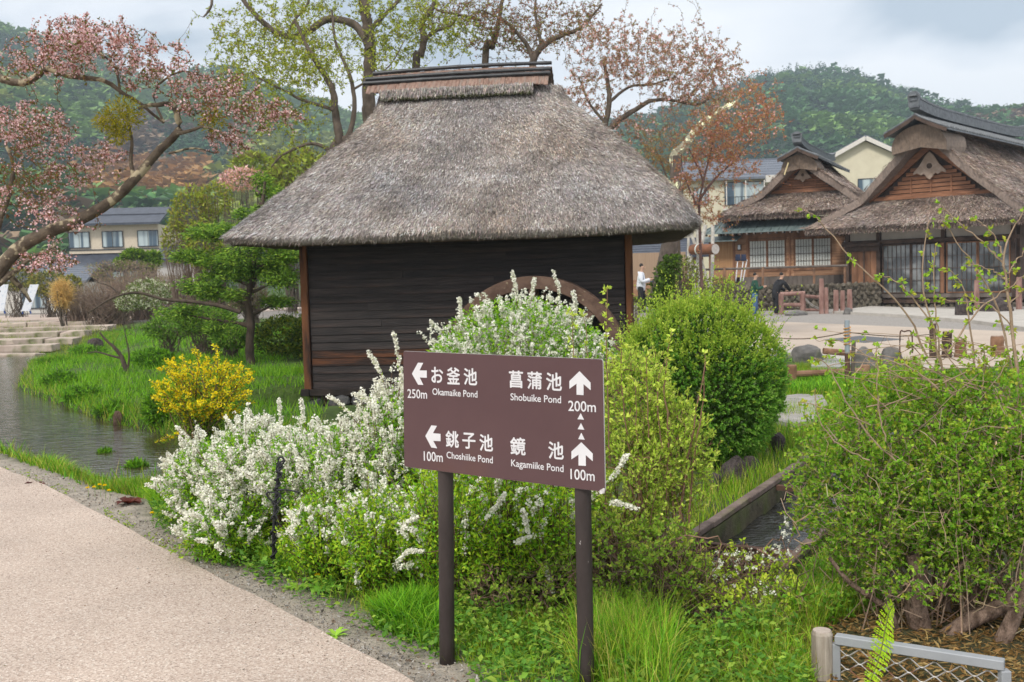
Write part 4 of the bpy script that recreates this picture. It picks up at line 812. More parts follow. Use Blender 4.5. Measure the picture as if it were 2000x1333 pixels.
bx((2.95, -.3, 8.2), (1.9, 1.2, .5)).build('porch_roof', M_trim, hb)
for x_ in (-.75, .6, 1.9): bx((x_, -.6, 7.2), (.07, .07, 1.9)).build('balcony_post', M_trim, hb)
# left: two-storey inn with dark roofs
M_navy = mat('navy_roof', (.035, .042, .06), (.065, .075, .10), scale=2, rough=.5, spec=.5)
M_inn = mat('cream_inn_wall', (.62, .52, .40), (.68, .58, .46), rough=.9)
g0 = P(226, 520, 76); inn_ = empty('inn_building', (g0[0], g0[1], -.2), R(4), label='two storey inn with dark blue roof across the stream on the left', cat='building'); inn_.location[2] += 1.05; inn_.scale = (.84, 1, 1)
bx((0, 3.5, 2.4), (7.6, 6.9, 5.0 + 1.0)).build('wall', M_inn, inn_)
a = Acc(); q = np.array([[-4.2, -.7, 5.35], [4.2, -.7, 5.35], [4.0, 3.6, 6.75], [-3.3, 3.6, 6.75]]); a.add(np.vstack([q, q + [0, 0, .16]]), QF); a.build('roof', M_navy, inn_)
a = Acc(); bar(a, (-3.6, 1.5, 6.25), (4.0, 1.5, 6.25), .08, .06); a.build('snow_bar', M_frame, inn_)
for x_ in (-3.0, -.15, 2.9): win(inn_, x_, 4.35, 1.75, 1.15, n=2)
bx((0, -.06, 3.45), (7.7, .14, .22)).build('belt', M_inn, inn_); bx((0, -.1, 3.6), (7.7, .2, .06)).build('belt', M_frame, inn_)
a = Acc(); q = np.array([[-5.2, -1.6, 2.35], [4.6, -1.6, 2.35], [4.4, .1, 3.2], [-5.0, .1, 3.2]]); a.add(np.vstack([q, q + [0, 0, .14]]), QF); a.build('lower_roof', M_navy, inn_)
bx((-.3, -1.0, 1.2), (8.6, .1, 2.0)).build('shop_front', mat('dark_shopfront', (.015, .015, .02), (.04, .035, .035), rough=.5), inn_)
for x_, w_ in ((-3.1, 1.3), (.55, 1.0), (1.75, 1.0)):
    f = win(inn_, x_, 1.55, w_, .8, y=-1.08, n=2)
bx((1.15, -1.1, 1.02), (2.4, .1, .14)).build('brown_rail', M_wood, inn_); bx((.0, -1.1, 1.2), (.12, .12, 1.9)).build('brown_post', M_wood, inn_)
a = Acc(); ring_prism(a, .22, .34, -1.16, -1.12, 24); 
for k_ in range(3): bar(a, (-.3 * math.cos(k_ * 1.05), -1.14, -.3 * math.sin(k_ * 1.05)), (.3 * math.cos(k_ * 1.05), -1.14, .3 * math.sin(k_ * 1.05)), .03, .06)
o = a.build('round_emblem', M_white, inn_); o.location = (-1.25, 0, .92)
g0 = P(345, 520, 60); ws_ = house_gable('white_storehouse', (g0[0], g0[1], -.2), R(3), 2.3, 5, 3.3, .8, .3, 'white walled storehouse half hidden by trees right of the inn', mw=mat('white_wall', (.52, .50, .48), (.6, .58, .56), rough=.9), mr=M_navy, ridge='x')
g0 = P(62, 520, 60); e = house_gable('low_shed', (g0[0], g0[1], -.1), R(6), 5.5, 5, 2.1, .9, .4, 'low pale shed behind the cherry branches at the left edge', mw=M_trim, mr=M_slate, ridge='x'); win(e, 0, 1.1, 1.4, .9)
g0 = P(1292, 520, 62); e = house_gable('dark_roofed_house', (g0[0], g0[1], .2), R(-5), 5, 5, 2.3, 1.0, .5, 'low house with a dark roof behind the reed screen', mw=M_wood2, mr=M_navy, ridge='x'); win(e, 0, 1.3, 1.4, .9)
# ------------------------------------------------------------------ plaza pavements (real thin slabs)
def sheet(name, pts, z, m, th=.02, nsub=1, label=None, kind='structure'):
    pts = np.array(pts, float)[:, :2]; n = len(pts); a = Acc(); V = np.vstack([np.c_[pts, np.full(n, z - th)], np.c_[pts, np.full(n, z)]]); i = np.arange(n); j = (i + 1) % n
    a.add(V, [np.arange(n, 2 * n)[None], np.stack([i, j, j + n, i + n], -1)]); o = a.build(name, m); tag(o, kind=kind); return o
M_beige = mat('beige_paving', (.47, .385, .31), (.54, .45, .37), scale=.6, detail=8, rough=.9, bump=.3, bscale=60)
M_gr = mat('grey_gravel_paving', (.26, .235, .21), (.38, .35, .32), scale=18, detail=9, rough=.95, bump=.6, bscale=60)
M_slab = mat('pale_concrete', (.42, .39, .345), (.52, .48, .43), scale=3, rough=.9, bump=.3)
zp = -.22
def GP(*pp, z=zp): return [G(x, y, z)[:2] for x, y in pp]
sheet('gravel_forecourt', GP((1380, 640), (1500, 640), (1700, 650), (2300, 690), (2300, 598), (1380, 604)), zp + .03, M_gr, .06)
sheet('plaza_paving', GP((1455, 672), (1560, 690), (1760, 712), (2300, 780), (2300, 668), (2000, 652), (1750, 641), (1540, 632), (1440, 634)), zp + .045, M_beige, .07)
sheet('plaza_edging', GP((1455, 684), (1560, 697), (1760, 722), (2300, 800), (2300, 786), (1760, 713), (1560, 691), (1455, 674)), zp + .055, M_slab, .1)
sheet('patch_of_asphalt', GP((1608, 668), (1690, 674), (1765, 667), (1680, 660)), zp + .052, M_asph, .01)
sheet('raised_walk', GP((1625, 614), (1760, 622), (1900, 634), (2010, 650), (2300, 655), (2300, 612), (1900, 612), (1700, 604)), zp + .13, M_slab, .2)
sheet('stone_slab', [G(x, y, -.08)[:2] for x, y in ((1520, 782), (1560, 777), (1606, 779), (1618, 800), (1600, 826), (1548, 838), (1512, 828), (1503, 800))], -.03, mat('flat_stone', (.25, .235, .215), (.40, .37, .34), scale=5, rough=.9, bump=.6), .12)
sheet('stone_slab', [G(x, y, -.2)[:2] for x, y in ((1582, 712), (1660, 706), (1668, 716), (1640, 724), (1585, 722))], -.14, mat('flat_stone_grey', (.32, .31, .30), (.42, .41, .40), rough=.9), .14)
# weir steps on the left
M_step = mat('pinkish_step_stone', (.42, .33, .27), (.56, .46, .39), scale=2, rough=.9, bump=.5, objvar=.12, c3=(.16, .17, .07), s3=1.2, t3=(.55, .68))
weir = empty('stone_steps', (-19, 36, -.5), 0, label='wide low stone steps with tufts of grass where the stream begins', cat='steps')
for d_, z_, pr_, dp in ((30.3, -.23, 80, .7), (32.6, -.13, 108, .7), (35, -.04, 150, .8), (38, .05, 175, .8), (41, .13, 222, .9), (44, .24, 248, 1.3)):
    x1 = (pr_ - 1000) / 2000 * d_; x = x1
    while x > x1 - 14:
        w = rng.uniform(.9, 1.9); o = bx((0, 0, 0), (w - .03, dp, .22), jit=.02).build('step_block', M_step, weir, bevel=.02); o.location = (x - w / 2 + 19, d_ + rng.normal(0, .06) - 36, z_ - .11 + .5); x -= w
M_walk = mat('pink_walk', (.50, .40, .33), (.58, .47, .40), scale=1, rough=.9)
sheet('walkway', [(-40, 46), (-16.5, 46.5), (-12, 50), (-10, 56), (-40, 56)], .27, M_walk, .3)
# ------------------------------------------------------------------ posts, rails, rocks
M_log = mat('reddish_log', (.20, .105, .085), (.38, .235, .20), scale=4, rough=.85, bump=.7, bscale=14, stretch=(2, 2, .5), objvar=.12)
M_logend = mat('log_end', (.34, .24, .18), (.45, .34, .27), rough=.9)
M_fp = mat('brown_fence_log', (.18, .095, .055), (.32, .185, .115), scale=4, rough=.85, bump=.6, objvar=.1)
def logpost(name, px, ytop, ybot, d, w_px, m=M_log, label='', group=None, lean=0, cat='post', zbase=None):
    top = P(px, ytop, d); bot = P(px, ybot, d); zb = hz(bot[0], bot[1]) - .05 if zbase is None else zbase
    r_ = w_px * d / 2000 / 2; e = empty(name, (bot[0], bot[1], zb), 0, label=label, cat=cat, group=group); H_ = top[2] - zb
    t = np.linspace(0, 1, 7); pts = np.c_[lean * t + rng.normal(0, r_ * .05, 7), rng.normal(0, r_ * .05, 7), t * H_]; rr = r_ * (1.04 - .06 * t) * (1 + rng.normal(0, .03, 7)); rr[-1] *= .93
    a = Acc(); tubes(a, pts, rr, 12, cap=True); a.build('log', m, e); a = Acc(); tubes(a, np.array([[pts[-1][0], 0, H_ - .004], [pts[-1][0], 0, H_ + .006]]), np.full(2, r_ * .84), 12, cap=True); a.build('cut_end', M_logend, e); return e
gp = 'upright log posts beside the plaza'
for px_, yt, yb_, w_, lb in ((1605, 545, 618, 9, 'tallest upright log post, left of a log pair by the plaza'), (1614, 562, 621, 8, 'shorter half of the log post pair nearest the cottage wall'), (1633, 567, 611, 10, 'first short log post left of the farmhouse corner'), (1646, 568, 611, 9, 'middle short log post with a saw cut round it'), (1660, 566, 608, 10, 'third short log post at the farmhouse corner'),
                           (1908, 548, 612, 10, 'upright log post in front of the farmhouse windows'), (1990, 542, 604, 11, 'upright log post at the right frame edge by the farmhouse')):
    logpost('log_post', px_, yt, yb_, 40 if px_ < 1700 else 39, w_, label=lb, group=gp)
# log barrier frame
fr = P(1548, 600, 40.5); lf = empty('log_barrier', (fr[0], fr[1], zp), 0, label='rustic log barrier frame beside the person in black', cat='barrier')
s_ = 40.5 / 2000
for x0_, z0_, x1_, z1_, r_ in ((-22, 0, -22, 42, 5), (20, 0, 20, 42, 5.5), (-24, 41, 24, 42, 4), (-20, 20, 20, 19, 4), (22, 36, 54, 33, 3.5), (22, 9, 54, 8, 3)):
    a = Acc(); tubes(a, np.array([[x0_ * s_, 0, z0_ * s_], [x1_ * s_, 0, z1_ * s_]]), np.full(2, r_ * s_), 10, cap=True); a.build('log', M_log, lf)
for k_ in range(2):
    t = np.linspace(0, 1, 12); a = Acc(); tubes(a, np.c_[(22 + 34 * t) * s_, np.full(12, -.05), (34 - 3 * k_ - 26 * np.sin(t * 1.5) + 4 * t) * s_], np.full(12, .016), 5); a.build('rope', mat('grey_rope', (.3, .28, .26), (.4, .38, .36)), lf)
def rock(px, y_, wpx, hpx, d, label, seed, m=M_stone, name='rock', zoff=0.0):
    q = P(px, y_, d); w, hh = wpx * d / 2000, hpx * d / 2000; me = stone_mesh(seed, w * 1.15, w * .9, hh * 1.5, .22, 3, .85); o = put(name, me, m, None, loc=(q[0], q[1], hz(q[0], q[1]) + hh * .28 + zoff), rot=(0, 0, rng.uniform(0, 3))); tag(o, label, 'rock', 'rocks on the grass'); return o
M_lava = mat('dark_lava_rock', (.045, .035, .035), (.12, .095, .088), scale=9, rough=.95, bump=2.5, bscale=24, objvar=.1)
rock(1576, 685, 56, 38, 20, 'big brown-grey boulder at the plaza edge, left of the log rail', 3); rock(1527, 676, 20, 20, 20.5, 'small dark stone half hidden at the round bush edge', 4)
rock(1692, 700, 44, 46, 18, 'grey boulder behind the thin rope pole', 5); rock(1738, 702, 52, 46, 17.5, 'grey boulder at the upper edge of the twiggy bush', 6); rock(1660, 790, 26, 30, 12.5, 'mossy stone at the foot of the rope pole', 13)
rock(1520, 882, 34, 34, 9.2, 'round dark lava stone in the grass above the channel', 7, M_lava); rock(1432, 938, 48, 52, 8.0, 'rough lava rock under the round green bush', 8, M_lava); rock(1468, 910, 34, 30, 8.4, 'small lava rock touching the round green bush on the right', 9, M_lava); rock(1395, 960, 30, 34, 7.7, 'dark lava rock deep below the round bush', 10, M_lava)
rock(210, 602, 40, 30, 47, 'grey boulder beside the walkway behind the stream steps', 21); rock(1655, 605, 22, 14, 39, 'pale grey stone behind the log posts', 22); rock(1555, 618, 46, 10, 39.5, 'flat blue-grey stone under the log barrier', 23); rock(232, 838, 20, 34, 14.2, 'brown stone standing at the water edge of the bank', 31, mat('brown_bank_stone', (.10, .06, .04), (.20, .13, .09), scale=6, rough=.95, bump=1.5)); rock(185, 662, 30, 20, 33, 'dark wet stone at the end of the stone steps', 24, M_lava)
rock(1945, 600, 60, 34, 36, 'dark rubble stone mound in front of the farmhouse', 25, M_lava); rock(1880, 615, 40, 40, 34, 'dark stump-like stone left of the rubble mound', 26, M_lava)
def low_rail(xa, xb, yt, yb_, d, wpx, label):
    A, B = P(xa, yt, d), P(xb, yt, d + .2); z0_ = hz(A[0], A[1]) - .1; e = empty('log_rail', (A[0], A[1], z0_), 0, label=label, cat='rail'); s = d / 2000
    for q in (A, B):
        a = Acc(); x_, y_2 = q[0] - A[0], q[1] - A[1]; tubes(a, np.array([[x_, y_2, 0], [x_, y_2, q[2] - z0_ - .01], [x_, y_2, q[2] - z0_]]), np.array([1, 1, .9]) * wpx * s / 2, 12, cap=True); a.build('post', M_fp, e)
    a = Acc(); zz = A[2] - z0_ - .14; tubes(a, np.array([[.03, 0, zz], [B[0] - A[0] - .03, B[1] - A[1], zz]]), np.full(2, 6.5 * s), 10, cap=True); a.build('rail', M_fp, e); return e
low_rail(1547, 1690, 713, 760, 15.2, 18, 'low brown log rail across the grass between two stub posts')
a = Acc(); A, B = P(1608, 686, 19), P(1668, 691, 19); tubes(a, np.array([A, B]), np.full(2, .06), 10, cap=True); tag(a.build('fallen_log', M_fp), 'short brown log lying between two boulders at the plaza edge', 'log')
for px_, yt, yb_, w_, lb in ((1822, 632, 700, 13, 'tall dark stump post behind the twiggy bush'), (1850, 648, 700, 18, 'squat dark stump post beside the taller one'), (1876, 664, 705, 22, 'short reddish stump post behind the twiggy bush'), (1948, 657, 705, 26, 'wide reddish stump post near the right edge')):
    logpost('stump_post', px_, yt, yb_, 19.5, w_, m=M_fp if px_ > 1860 else M_dkwood, label=lb, group='stump posts behind the twiggy bush')
# thin pole with rope
pl = P(1655, 700, 14.2); pe_ = empty('rope_pole', (pl[0], pl[1], hz(pl[0], pl[1]) - .05), 0, label='thin grey and rusty pole wound with orange cord holding a slack rope', cat='pole')
zt_ = P(1655, 626, 14.2)[2]; zm = P(1655, 690, 14.2)[2]
M_tube = mat('galvanised_tube', (.30, .34, .38), (.42, .47, .52), rough=.4, metal=.4, scale=8); M_orange = mat('orange_cord', (.52, .25, .07), (.62, .33, .12))
for a0, a1, m_, r_ in ((zm - .02, zt_, M_tube, .034), (pe_.location[2], zm, M_rust, .036)): a = Acc(); tubes(a, np.array([[pl[0], pl[1], a0], [pl[0], pl[1], a1]]), np.full(2, r_), 10, cap=True); a.build('tube', m_, pe_, world=True)
a = Acc(); bar(a, (pl[0] + .06, pl[1], pe_.location[2]), (pl[0] + .09, pl[1], zm + .15), .05, .03); a.build('wood_slat', M_grey_w, pe_, world=True)
t = np.linspace(0, 1, 90); a = Acc(); tubes(a, np.c_[pl[0] + .045 * np.cos(t * 40), pl[1] + .045 * np.sin(t * 40), zm + .1 + (zt_ - zm - .18) * t], np.full(90, .009), 4); a.build('cord', M_orange, pe_, world=True)
t = np.linspace(0, 1, 30)
for (ax, ay, bx_, by_, dd) in ((1655, 649, 1512, 660, 15.5), (1655, 649, 1830, 652, 17)):
    A, B = P(ax, ay, 14.2), P(bx_, by_, dd); q = A[None] * (1 - t[:, None]) + B[None] * t[:, None]; q[:, 2] -= .05 * np.sin(t * np.pi); a = Acc(); tubes(a, q, np.full(30, .008), 4); a.build('rope', mat('brown_rope', (.16, .11, .08), (.22, .16, .12)), pe_, world=True)
a = Acc(); q = np.array([P(1758, 710, 16), P(1758, 652, 16), P(1766, 648, 16), P(1780, 650, 16), P(1782, 690, 16)]); tubes(a, spline(q, 24), np.full(24, .012), 5); tag(a.build('wire_hoop', M_rust), 'thin rusty wire hoop standing behind the twiggy bush', 'hoop')
# twisted black stake with ropes in the white blossom
sb = P(541, 1060, 5.55); st_ = empty('rope_stake', (P(541, 1120, 5.55)[0], sb[1], 0), 0, label='black iron stake with a loop top and black rope knotted round it', cat='stake')
M_black = mat('black_iron', (.012, .012, .014), (.03, .03, .033), rough=.5, bump=.3); M_brope = mat('black_rope', (.02, .02, .023), (.045, .045, .05), rough=.8)
q = np.array([P(x, y, 5.5) for x, y in ((536, 1120), (534, 1050), (540, 960), (547, 905))]); a = Acc(); tubes(a, spline(q, 14), np.full(14, .009), 8); a.build('rod', M_black, st_, world=True)
an = np.linspace(0, 2 * np.pi, 16); c_ = P(549, 900, 5.5); a = Acc(); tubes(a, c_ + np.c_[.016 * np.cos(an), 0 * an, .02 * np.sin(an)], np.full(16, .006), 6); a.build('loop', M_black, st_, world=True)
t = np.linspace(0, 1, 120); a = Acc(); ax_ = spline(q, 120); tubes(a, ax_ + np.c_[.016 * np.cos(t * 60), .016 * np.sin(t * 60), 0 * t], np.full(120, .006), 4); a.build('rope', M_brope, st_, world=True)
for pts in (((547, 912), (556, 900), (545, 905), (540, 918), (552, 925)), ((540, 958), (560, 957), (585, 962)), ((538, 985), (522, 970), (524, 962), (545, 965), (548, 975), (536, 990)), ((536, 1000), (550, 1030), (575, 1060), (600, 1073), (618, 1070), (630, 1055))):
    a = Acc(); tubes(a, spline([P(x, y, 5.42) for x, y in pts], 24), np.full(24, .005), 5); a.build('rope', M_brope, st_, world=True)
# steel mesh barrier and its wooden post, lower right
wp = P(1606, 1300, 3.95); wpo = empty('wooden_post', (wp[0], wp[1], 0), 0, label='pale weathered round timber post at the left end of the steel mesh', cat='post')
M_pale = mat('pale_weathered_wood', (.22, .175, .13), (.52, .45, .375), scale=6, detail=8, rough=.9, bump=.5, bscale=18, stretch=(3, 3, .35), c3=(.13, .10, .075), s3=5, t3=(.62, .72))
H_ = P(1606, 1232, 3.95)[2]; a = Acc(); tubes(a, np.array([[0, 0, -.1], [0, 0, H_ * .5], [0, 0, H_ - .012], [0, 0, H_]]), np.array([.042, .0415, .041, .036]), 24, cap=True); o = a.build('log', M_pale, wpo)
a = Acc(); tubes(a, np.array([[0, 0, H_ - .002], [0, 0, H_ + .003]]), np.array([.035, .034]), 20, cap=True); a.build('cut_end', mat('log_cut_pale', (.40, .33, .28), (.5, .42, .36), scale=40), wpo)
M_gsteel = mat('grey_painted_steel', (.30, .31, .325), (.36, .37, .385), scale=6, rough=.5, spec=.4, c3=(.25, .11, .05), s3=7, t3=(.66, .72)); M_wire = mat('rust_spotted_wire', (.36, .33, .30), (.52, .50, .48), scale=10, rough=.45, metal=.3, c3=(.24, .10, .05), s3=16, t3=(.55, .62))
A, B = P(1632, 1248, 3.93), P(1962, 1298, 3.62); gt = empty('mesh_barrier', (A[0], A[1], 0), 0, label='grey steel frame with expanded diamond mesh in the lower right corner', cat='barrier')
zt_ = (A[2] + B[2]) / 2; A[2] = B[2] = 0; ex = unit(B - A); LN = np.linalg.norm(B - A); ey_ = np.array([-ex[1], ex[0], 0]); zlow = zt_ - .62
for p_, q_, w_, h_ in ((A + [0, 0, zt_], B + [0, 0, zt_], .042, .036), (B + [0, 0, zt_ - .019], B + [0, 0, zlow], .036, .036), (A + [0, 0, zt_ - .019], A + [0, 0, zlow], .03, .03)):
    a = Acc(); bar(a, p_ if w_ == .042 else p_, q_, w_, h_); a.build('frame_bar', M_gsteel, gt, world=True, bevel=.003)
cw, chh = LN / 6.6, .056
a = Acc(); rows_ = 8
for r_ in range(rows_):
    n_ = int(LN / cw * 2) + 1; pts = []
    for i in range(n_ + 1):
        x = i * cw / 2; z = zt_ - .03 - r_ * chh - (chh / 2 if (i % 2) else 0) - .003; 
        if x > LN: x = LN
        for dx_ in (-.005, .005): pts.append(A + ex * min(max(x + dx_, 0), LN) + [0, 0, z - (0)])
    pts = np.array(pts) ; tubes(a, pts, np.full(len(pts), .0028), 5)
    pts2 = pts.copy(); zz0 = zt_ - .03 - r_ * chh; pts2[:, 2] = 2 * (zz0 - chh / 2 - .003) - pts[:, 2] + (-chh / 2 + chh / 2); pts2 += ey_ * .004; tubes(a, pts2, np.full(len(pts), .0028), 5)
a.build('wire_mesh', M_wire, gt, world=True)
# rustic fence in front of the cottage, retaining wall
fe = P(1500, 560, 45.5); fc = empty('rustic_fence', (fe[0], fe[1], .6), 0, label='thin rustic pole fence in front of the cottage windows', cat='fence')
for p_, q_, r_ in (((1342, 528), (1655, 519), 2.2), ((1340, 566), (1420, 566), 2.5)):
    a = Acc(); tubes(a, np.array([P(*p_, 46), P(*q_, 45)]), np.full(2, r_ * .0225), 8, cap=True); a.build('rail', M_grey_w if r_ < 3 else M_fp, fc, world=True)
for px_ in (1345, 1415, 1490, 1590, 1650):
    A, B = P(px_, 522, 45.4), P(px_, 560, 45.4); a = Acc(); tubes(a, np.array([A, B]), np.full(2, 2.4 * .0225), 8, cap=True); a.build('post', M_fp, fc, world=True)
rw = P(1510, 575, 44.5); wall_ = empty('retaining_wall', (rw[0], rw[1], -.2), 0, label='mossy rubble retaining wall below the cottage fence', cat='wall')
bx((0, .35, .55), (9.4, .5, 1.08)).build('wall_core', M_rubble, wall_)
sm = [stone_mesh(70 + k_, .30, .22, .2, .15, 1, .7) for k_ in range(6)]
for r_ in range(6):
    for k_ in range(36): put('stone', sm[rng.integers(6)], M_rubble, wall_, loc=(-4.6 + k_ * .26 + (r_ % 2) * .13, .08 + rng.normal(0, .02), .1 + r_ * .185 + rng.normal(0, .015)), rot=(0, R(rng.uniform(0, 360)), rng.uniform(0, 3)))
# reed screen, log spout on leaning birch poles, shovels
M_reed = mat('reed_screen', (.30, .20, .13), (.42, .30, .21), scale=5, rough=.9, stretch=(18, 1, .2))
A = P(1275, 510, 50); o = bx((0, 0, 0), (3.2, .06, 1.3)).build('reed_screen', M_reed); o.location = (A[0], A[1], A[2] - .25); tag(o, 'tan reed screen between the mill and the leaning tree trunk', 'screen')
sp = P(1372, 489, 44); ls = empty('log_spout', (sp[0], sp[1], sp[2] - 1.6), 0, label='thick hollow log held up on leaning pale birch poles', cat='spout')
t0, t1 = P(1352, 488, 44.4), P(1397, 487, 43.2); a = Acc(); tubes(a, np.array([t0, t0 * .5 + t1 * .5, t1]), np.full(3, .225), 16, cap=True); a.build('log', mat('orange_brown_log', (.11, .055, .035), (.26, .10, .045), scale=2, rough=.6), ls, world=True)
a = Acc(); dd_ = unit(t1 - t0); tubes(a, np.array([t1 + dd_ * .002, t1 + dd_ * .02]), np.full(2, .215), 16, cap=True); a.build('log_rim', mat('pale_log_face', (.45, .4, .36), (.6, .56, .52), scale=12), ls, world=True)
a = Acc(); q = t0 * .7 + t1 * .3; tubes(a, np.array([q - dd_ * .03, q + dd_ * .03]), np.full(2, .24), 16, cap=True); a.build('lashing', mat('pale_rope', (.55, .6, .55), (.65, .7, .65)), ls, world=True)
M_birch = mat('pale_birch', (.38, .35, .30), (.62, .59, .54), scale=6, rough=.85)
for a_, b_, r_ in (((1378, 440), (1350, 560), .09), ((1362, 445), (1366, 590), .08), ((1347, 450), (1385, 560), .07), ((1392, 440), (1388, 590), .08), ((1348, 500), (1358, 590), .09), ((1345, 455), (1345, 545), .06)):
    a = Acc(); pts = spline([P(*a_, 44.6), P((a_[0] + b_[0]) / 2 + rng.normal(0, 1.5), (a_[1] + b_[1]) / 2, 44.6), P(*b_, 44.6)], 8); tubes(a, pts, np.full(8, r_), 8, cap=True); a.build('birch_pole', M_birch, ls, world=True)
M_blade = mat('navy_shovel', (.015, .022, .05), (.03, .04, .08), rough=.4); M_alu = mat('pale_handle', (.55, .55, .56), (.65, .65, .66), rough=.4)
for (xt, xb, lb) in ((1441, 1437, 'navy snow shovel leaning upside down, leftmost of three'), (1452, 1446, 'navy snow shovel leaning upside down, middle of three'), (1459, 1451, 'tilted snow shovel handle, rightmost of three')):
    A, B = P(xt, 508, 46.5), P(xb, 550, 46.2); e = empty('snow_shovel', tuple(B), 0, label=lb, cat='shovel', group='snow shovels by the cottage')
    a = Acc(); tubes(a, np.array([A, B]), np.full(2, .025), 6, cap=True); a.build('handle', M_alu, e, world=True)
    if xt < 1459: a = Acc(); box(a, A + [0, -.03, .1], (.24, .05, .30), taper=(.85, 1)); box(a, A + [0, -.08, .0], (.24, .06, .03)); a.build('blade', M_blade, e, world=True)
# banner boards on the far left
for xt, xb, yt, yb_, w_, lb in ((8, 0, 556, 608, 16, 'white banner board at the far left frame edge'), (67, 50, 556, 608, 17, 'tilted white banner board with blue feet behind the stream')):
    A, B = P(xt, yt, 46), P(xb, yb_, 46); e = empty('banner_board', tuple(B), 0, label=lb, cat='banner', group='white banner boards')
    a = Acc(); bar(a, A, B, w_ * .023, .04); 
    V = np.array([A + [-w_ * .0115, 0, 0], A + [w_ * .0115, 0, 0], B + [w_ * .0115, 0, 0], B + [-w_ * .0115, 0, 0]]); a = Acc(); a.add(np.vstack([V, V + [0, .04, 0]]), QF); a.build('panel', mat('white_blue_banner', (.72, .74, .78), (.5, .56, .66), scale=8, contrast=(.55, .62), rough=.7), e, world=True)
    for s in (-1, 1): a = Acc(); bar(a, B + [s * w_ * .009, .02, .1], B + [s * w_ * .011, .1, -.12], .05, .05); a.build('foot', mat('blue_foot', (.03, .09, .32), (.05, .12, .4)), e, world=True)
# ------------------------------------------------------------------ people
def skin(name, J, E, m, par, root=0, sub=2):
    me = bpy.data.meshes.new(name); me.from_pydata([tuple(map(float, j[:3])) for j in J], E, []); ob = bpy.data.objects.new(name, me); COL.objects.link(ob)
    sk = ob.modifiers.new('s', 'SKIN'); lay = me.skin_vertices[0].data if me.skin_vertices else None
    if lay is None:
        bpy.context.view_layer.objects.active = ob; bpy.ops.mesh.customdata_skin_add(); lay = me.skin_vertices[0].data
    for i, j in enumerate(J): lay[i].radius = (j[3], j[4] if len(j) > 4 else j[3]); lay[i].use_root = (i == root)
    sb_ = ob.modifiers.new('u', 'SUBSURF'); sb_.levels = sub; bpy.context.view_layer.update(); dg = bpy.context.evaluated_depsgraph_get(); m2 = bpy.data.meshes.new_from_object(ob.evaluated_get(dg)); bpy.data.objects.remove(ob)
    for p_ in m2.polygons: p_.use_smooth = True
    m2.materials.clear(); return put(name, m2, m, par)
M_skin = mat('skin', (.50, .30, .21), (.56, .35, .25), rough=.6); M_hair = mat('black_hair', (.012, .010, .010), (.03, .025, .022), rough=.6, bump=.3, bscale=60)
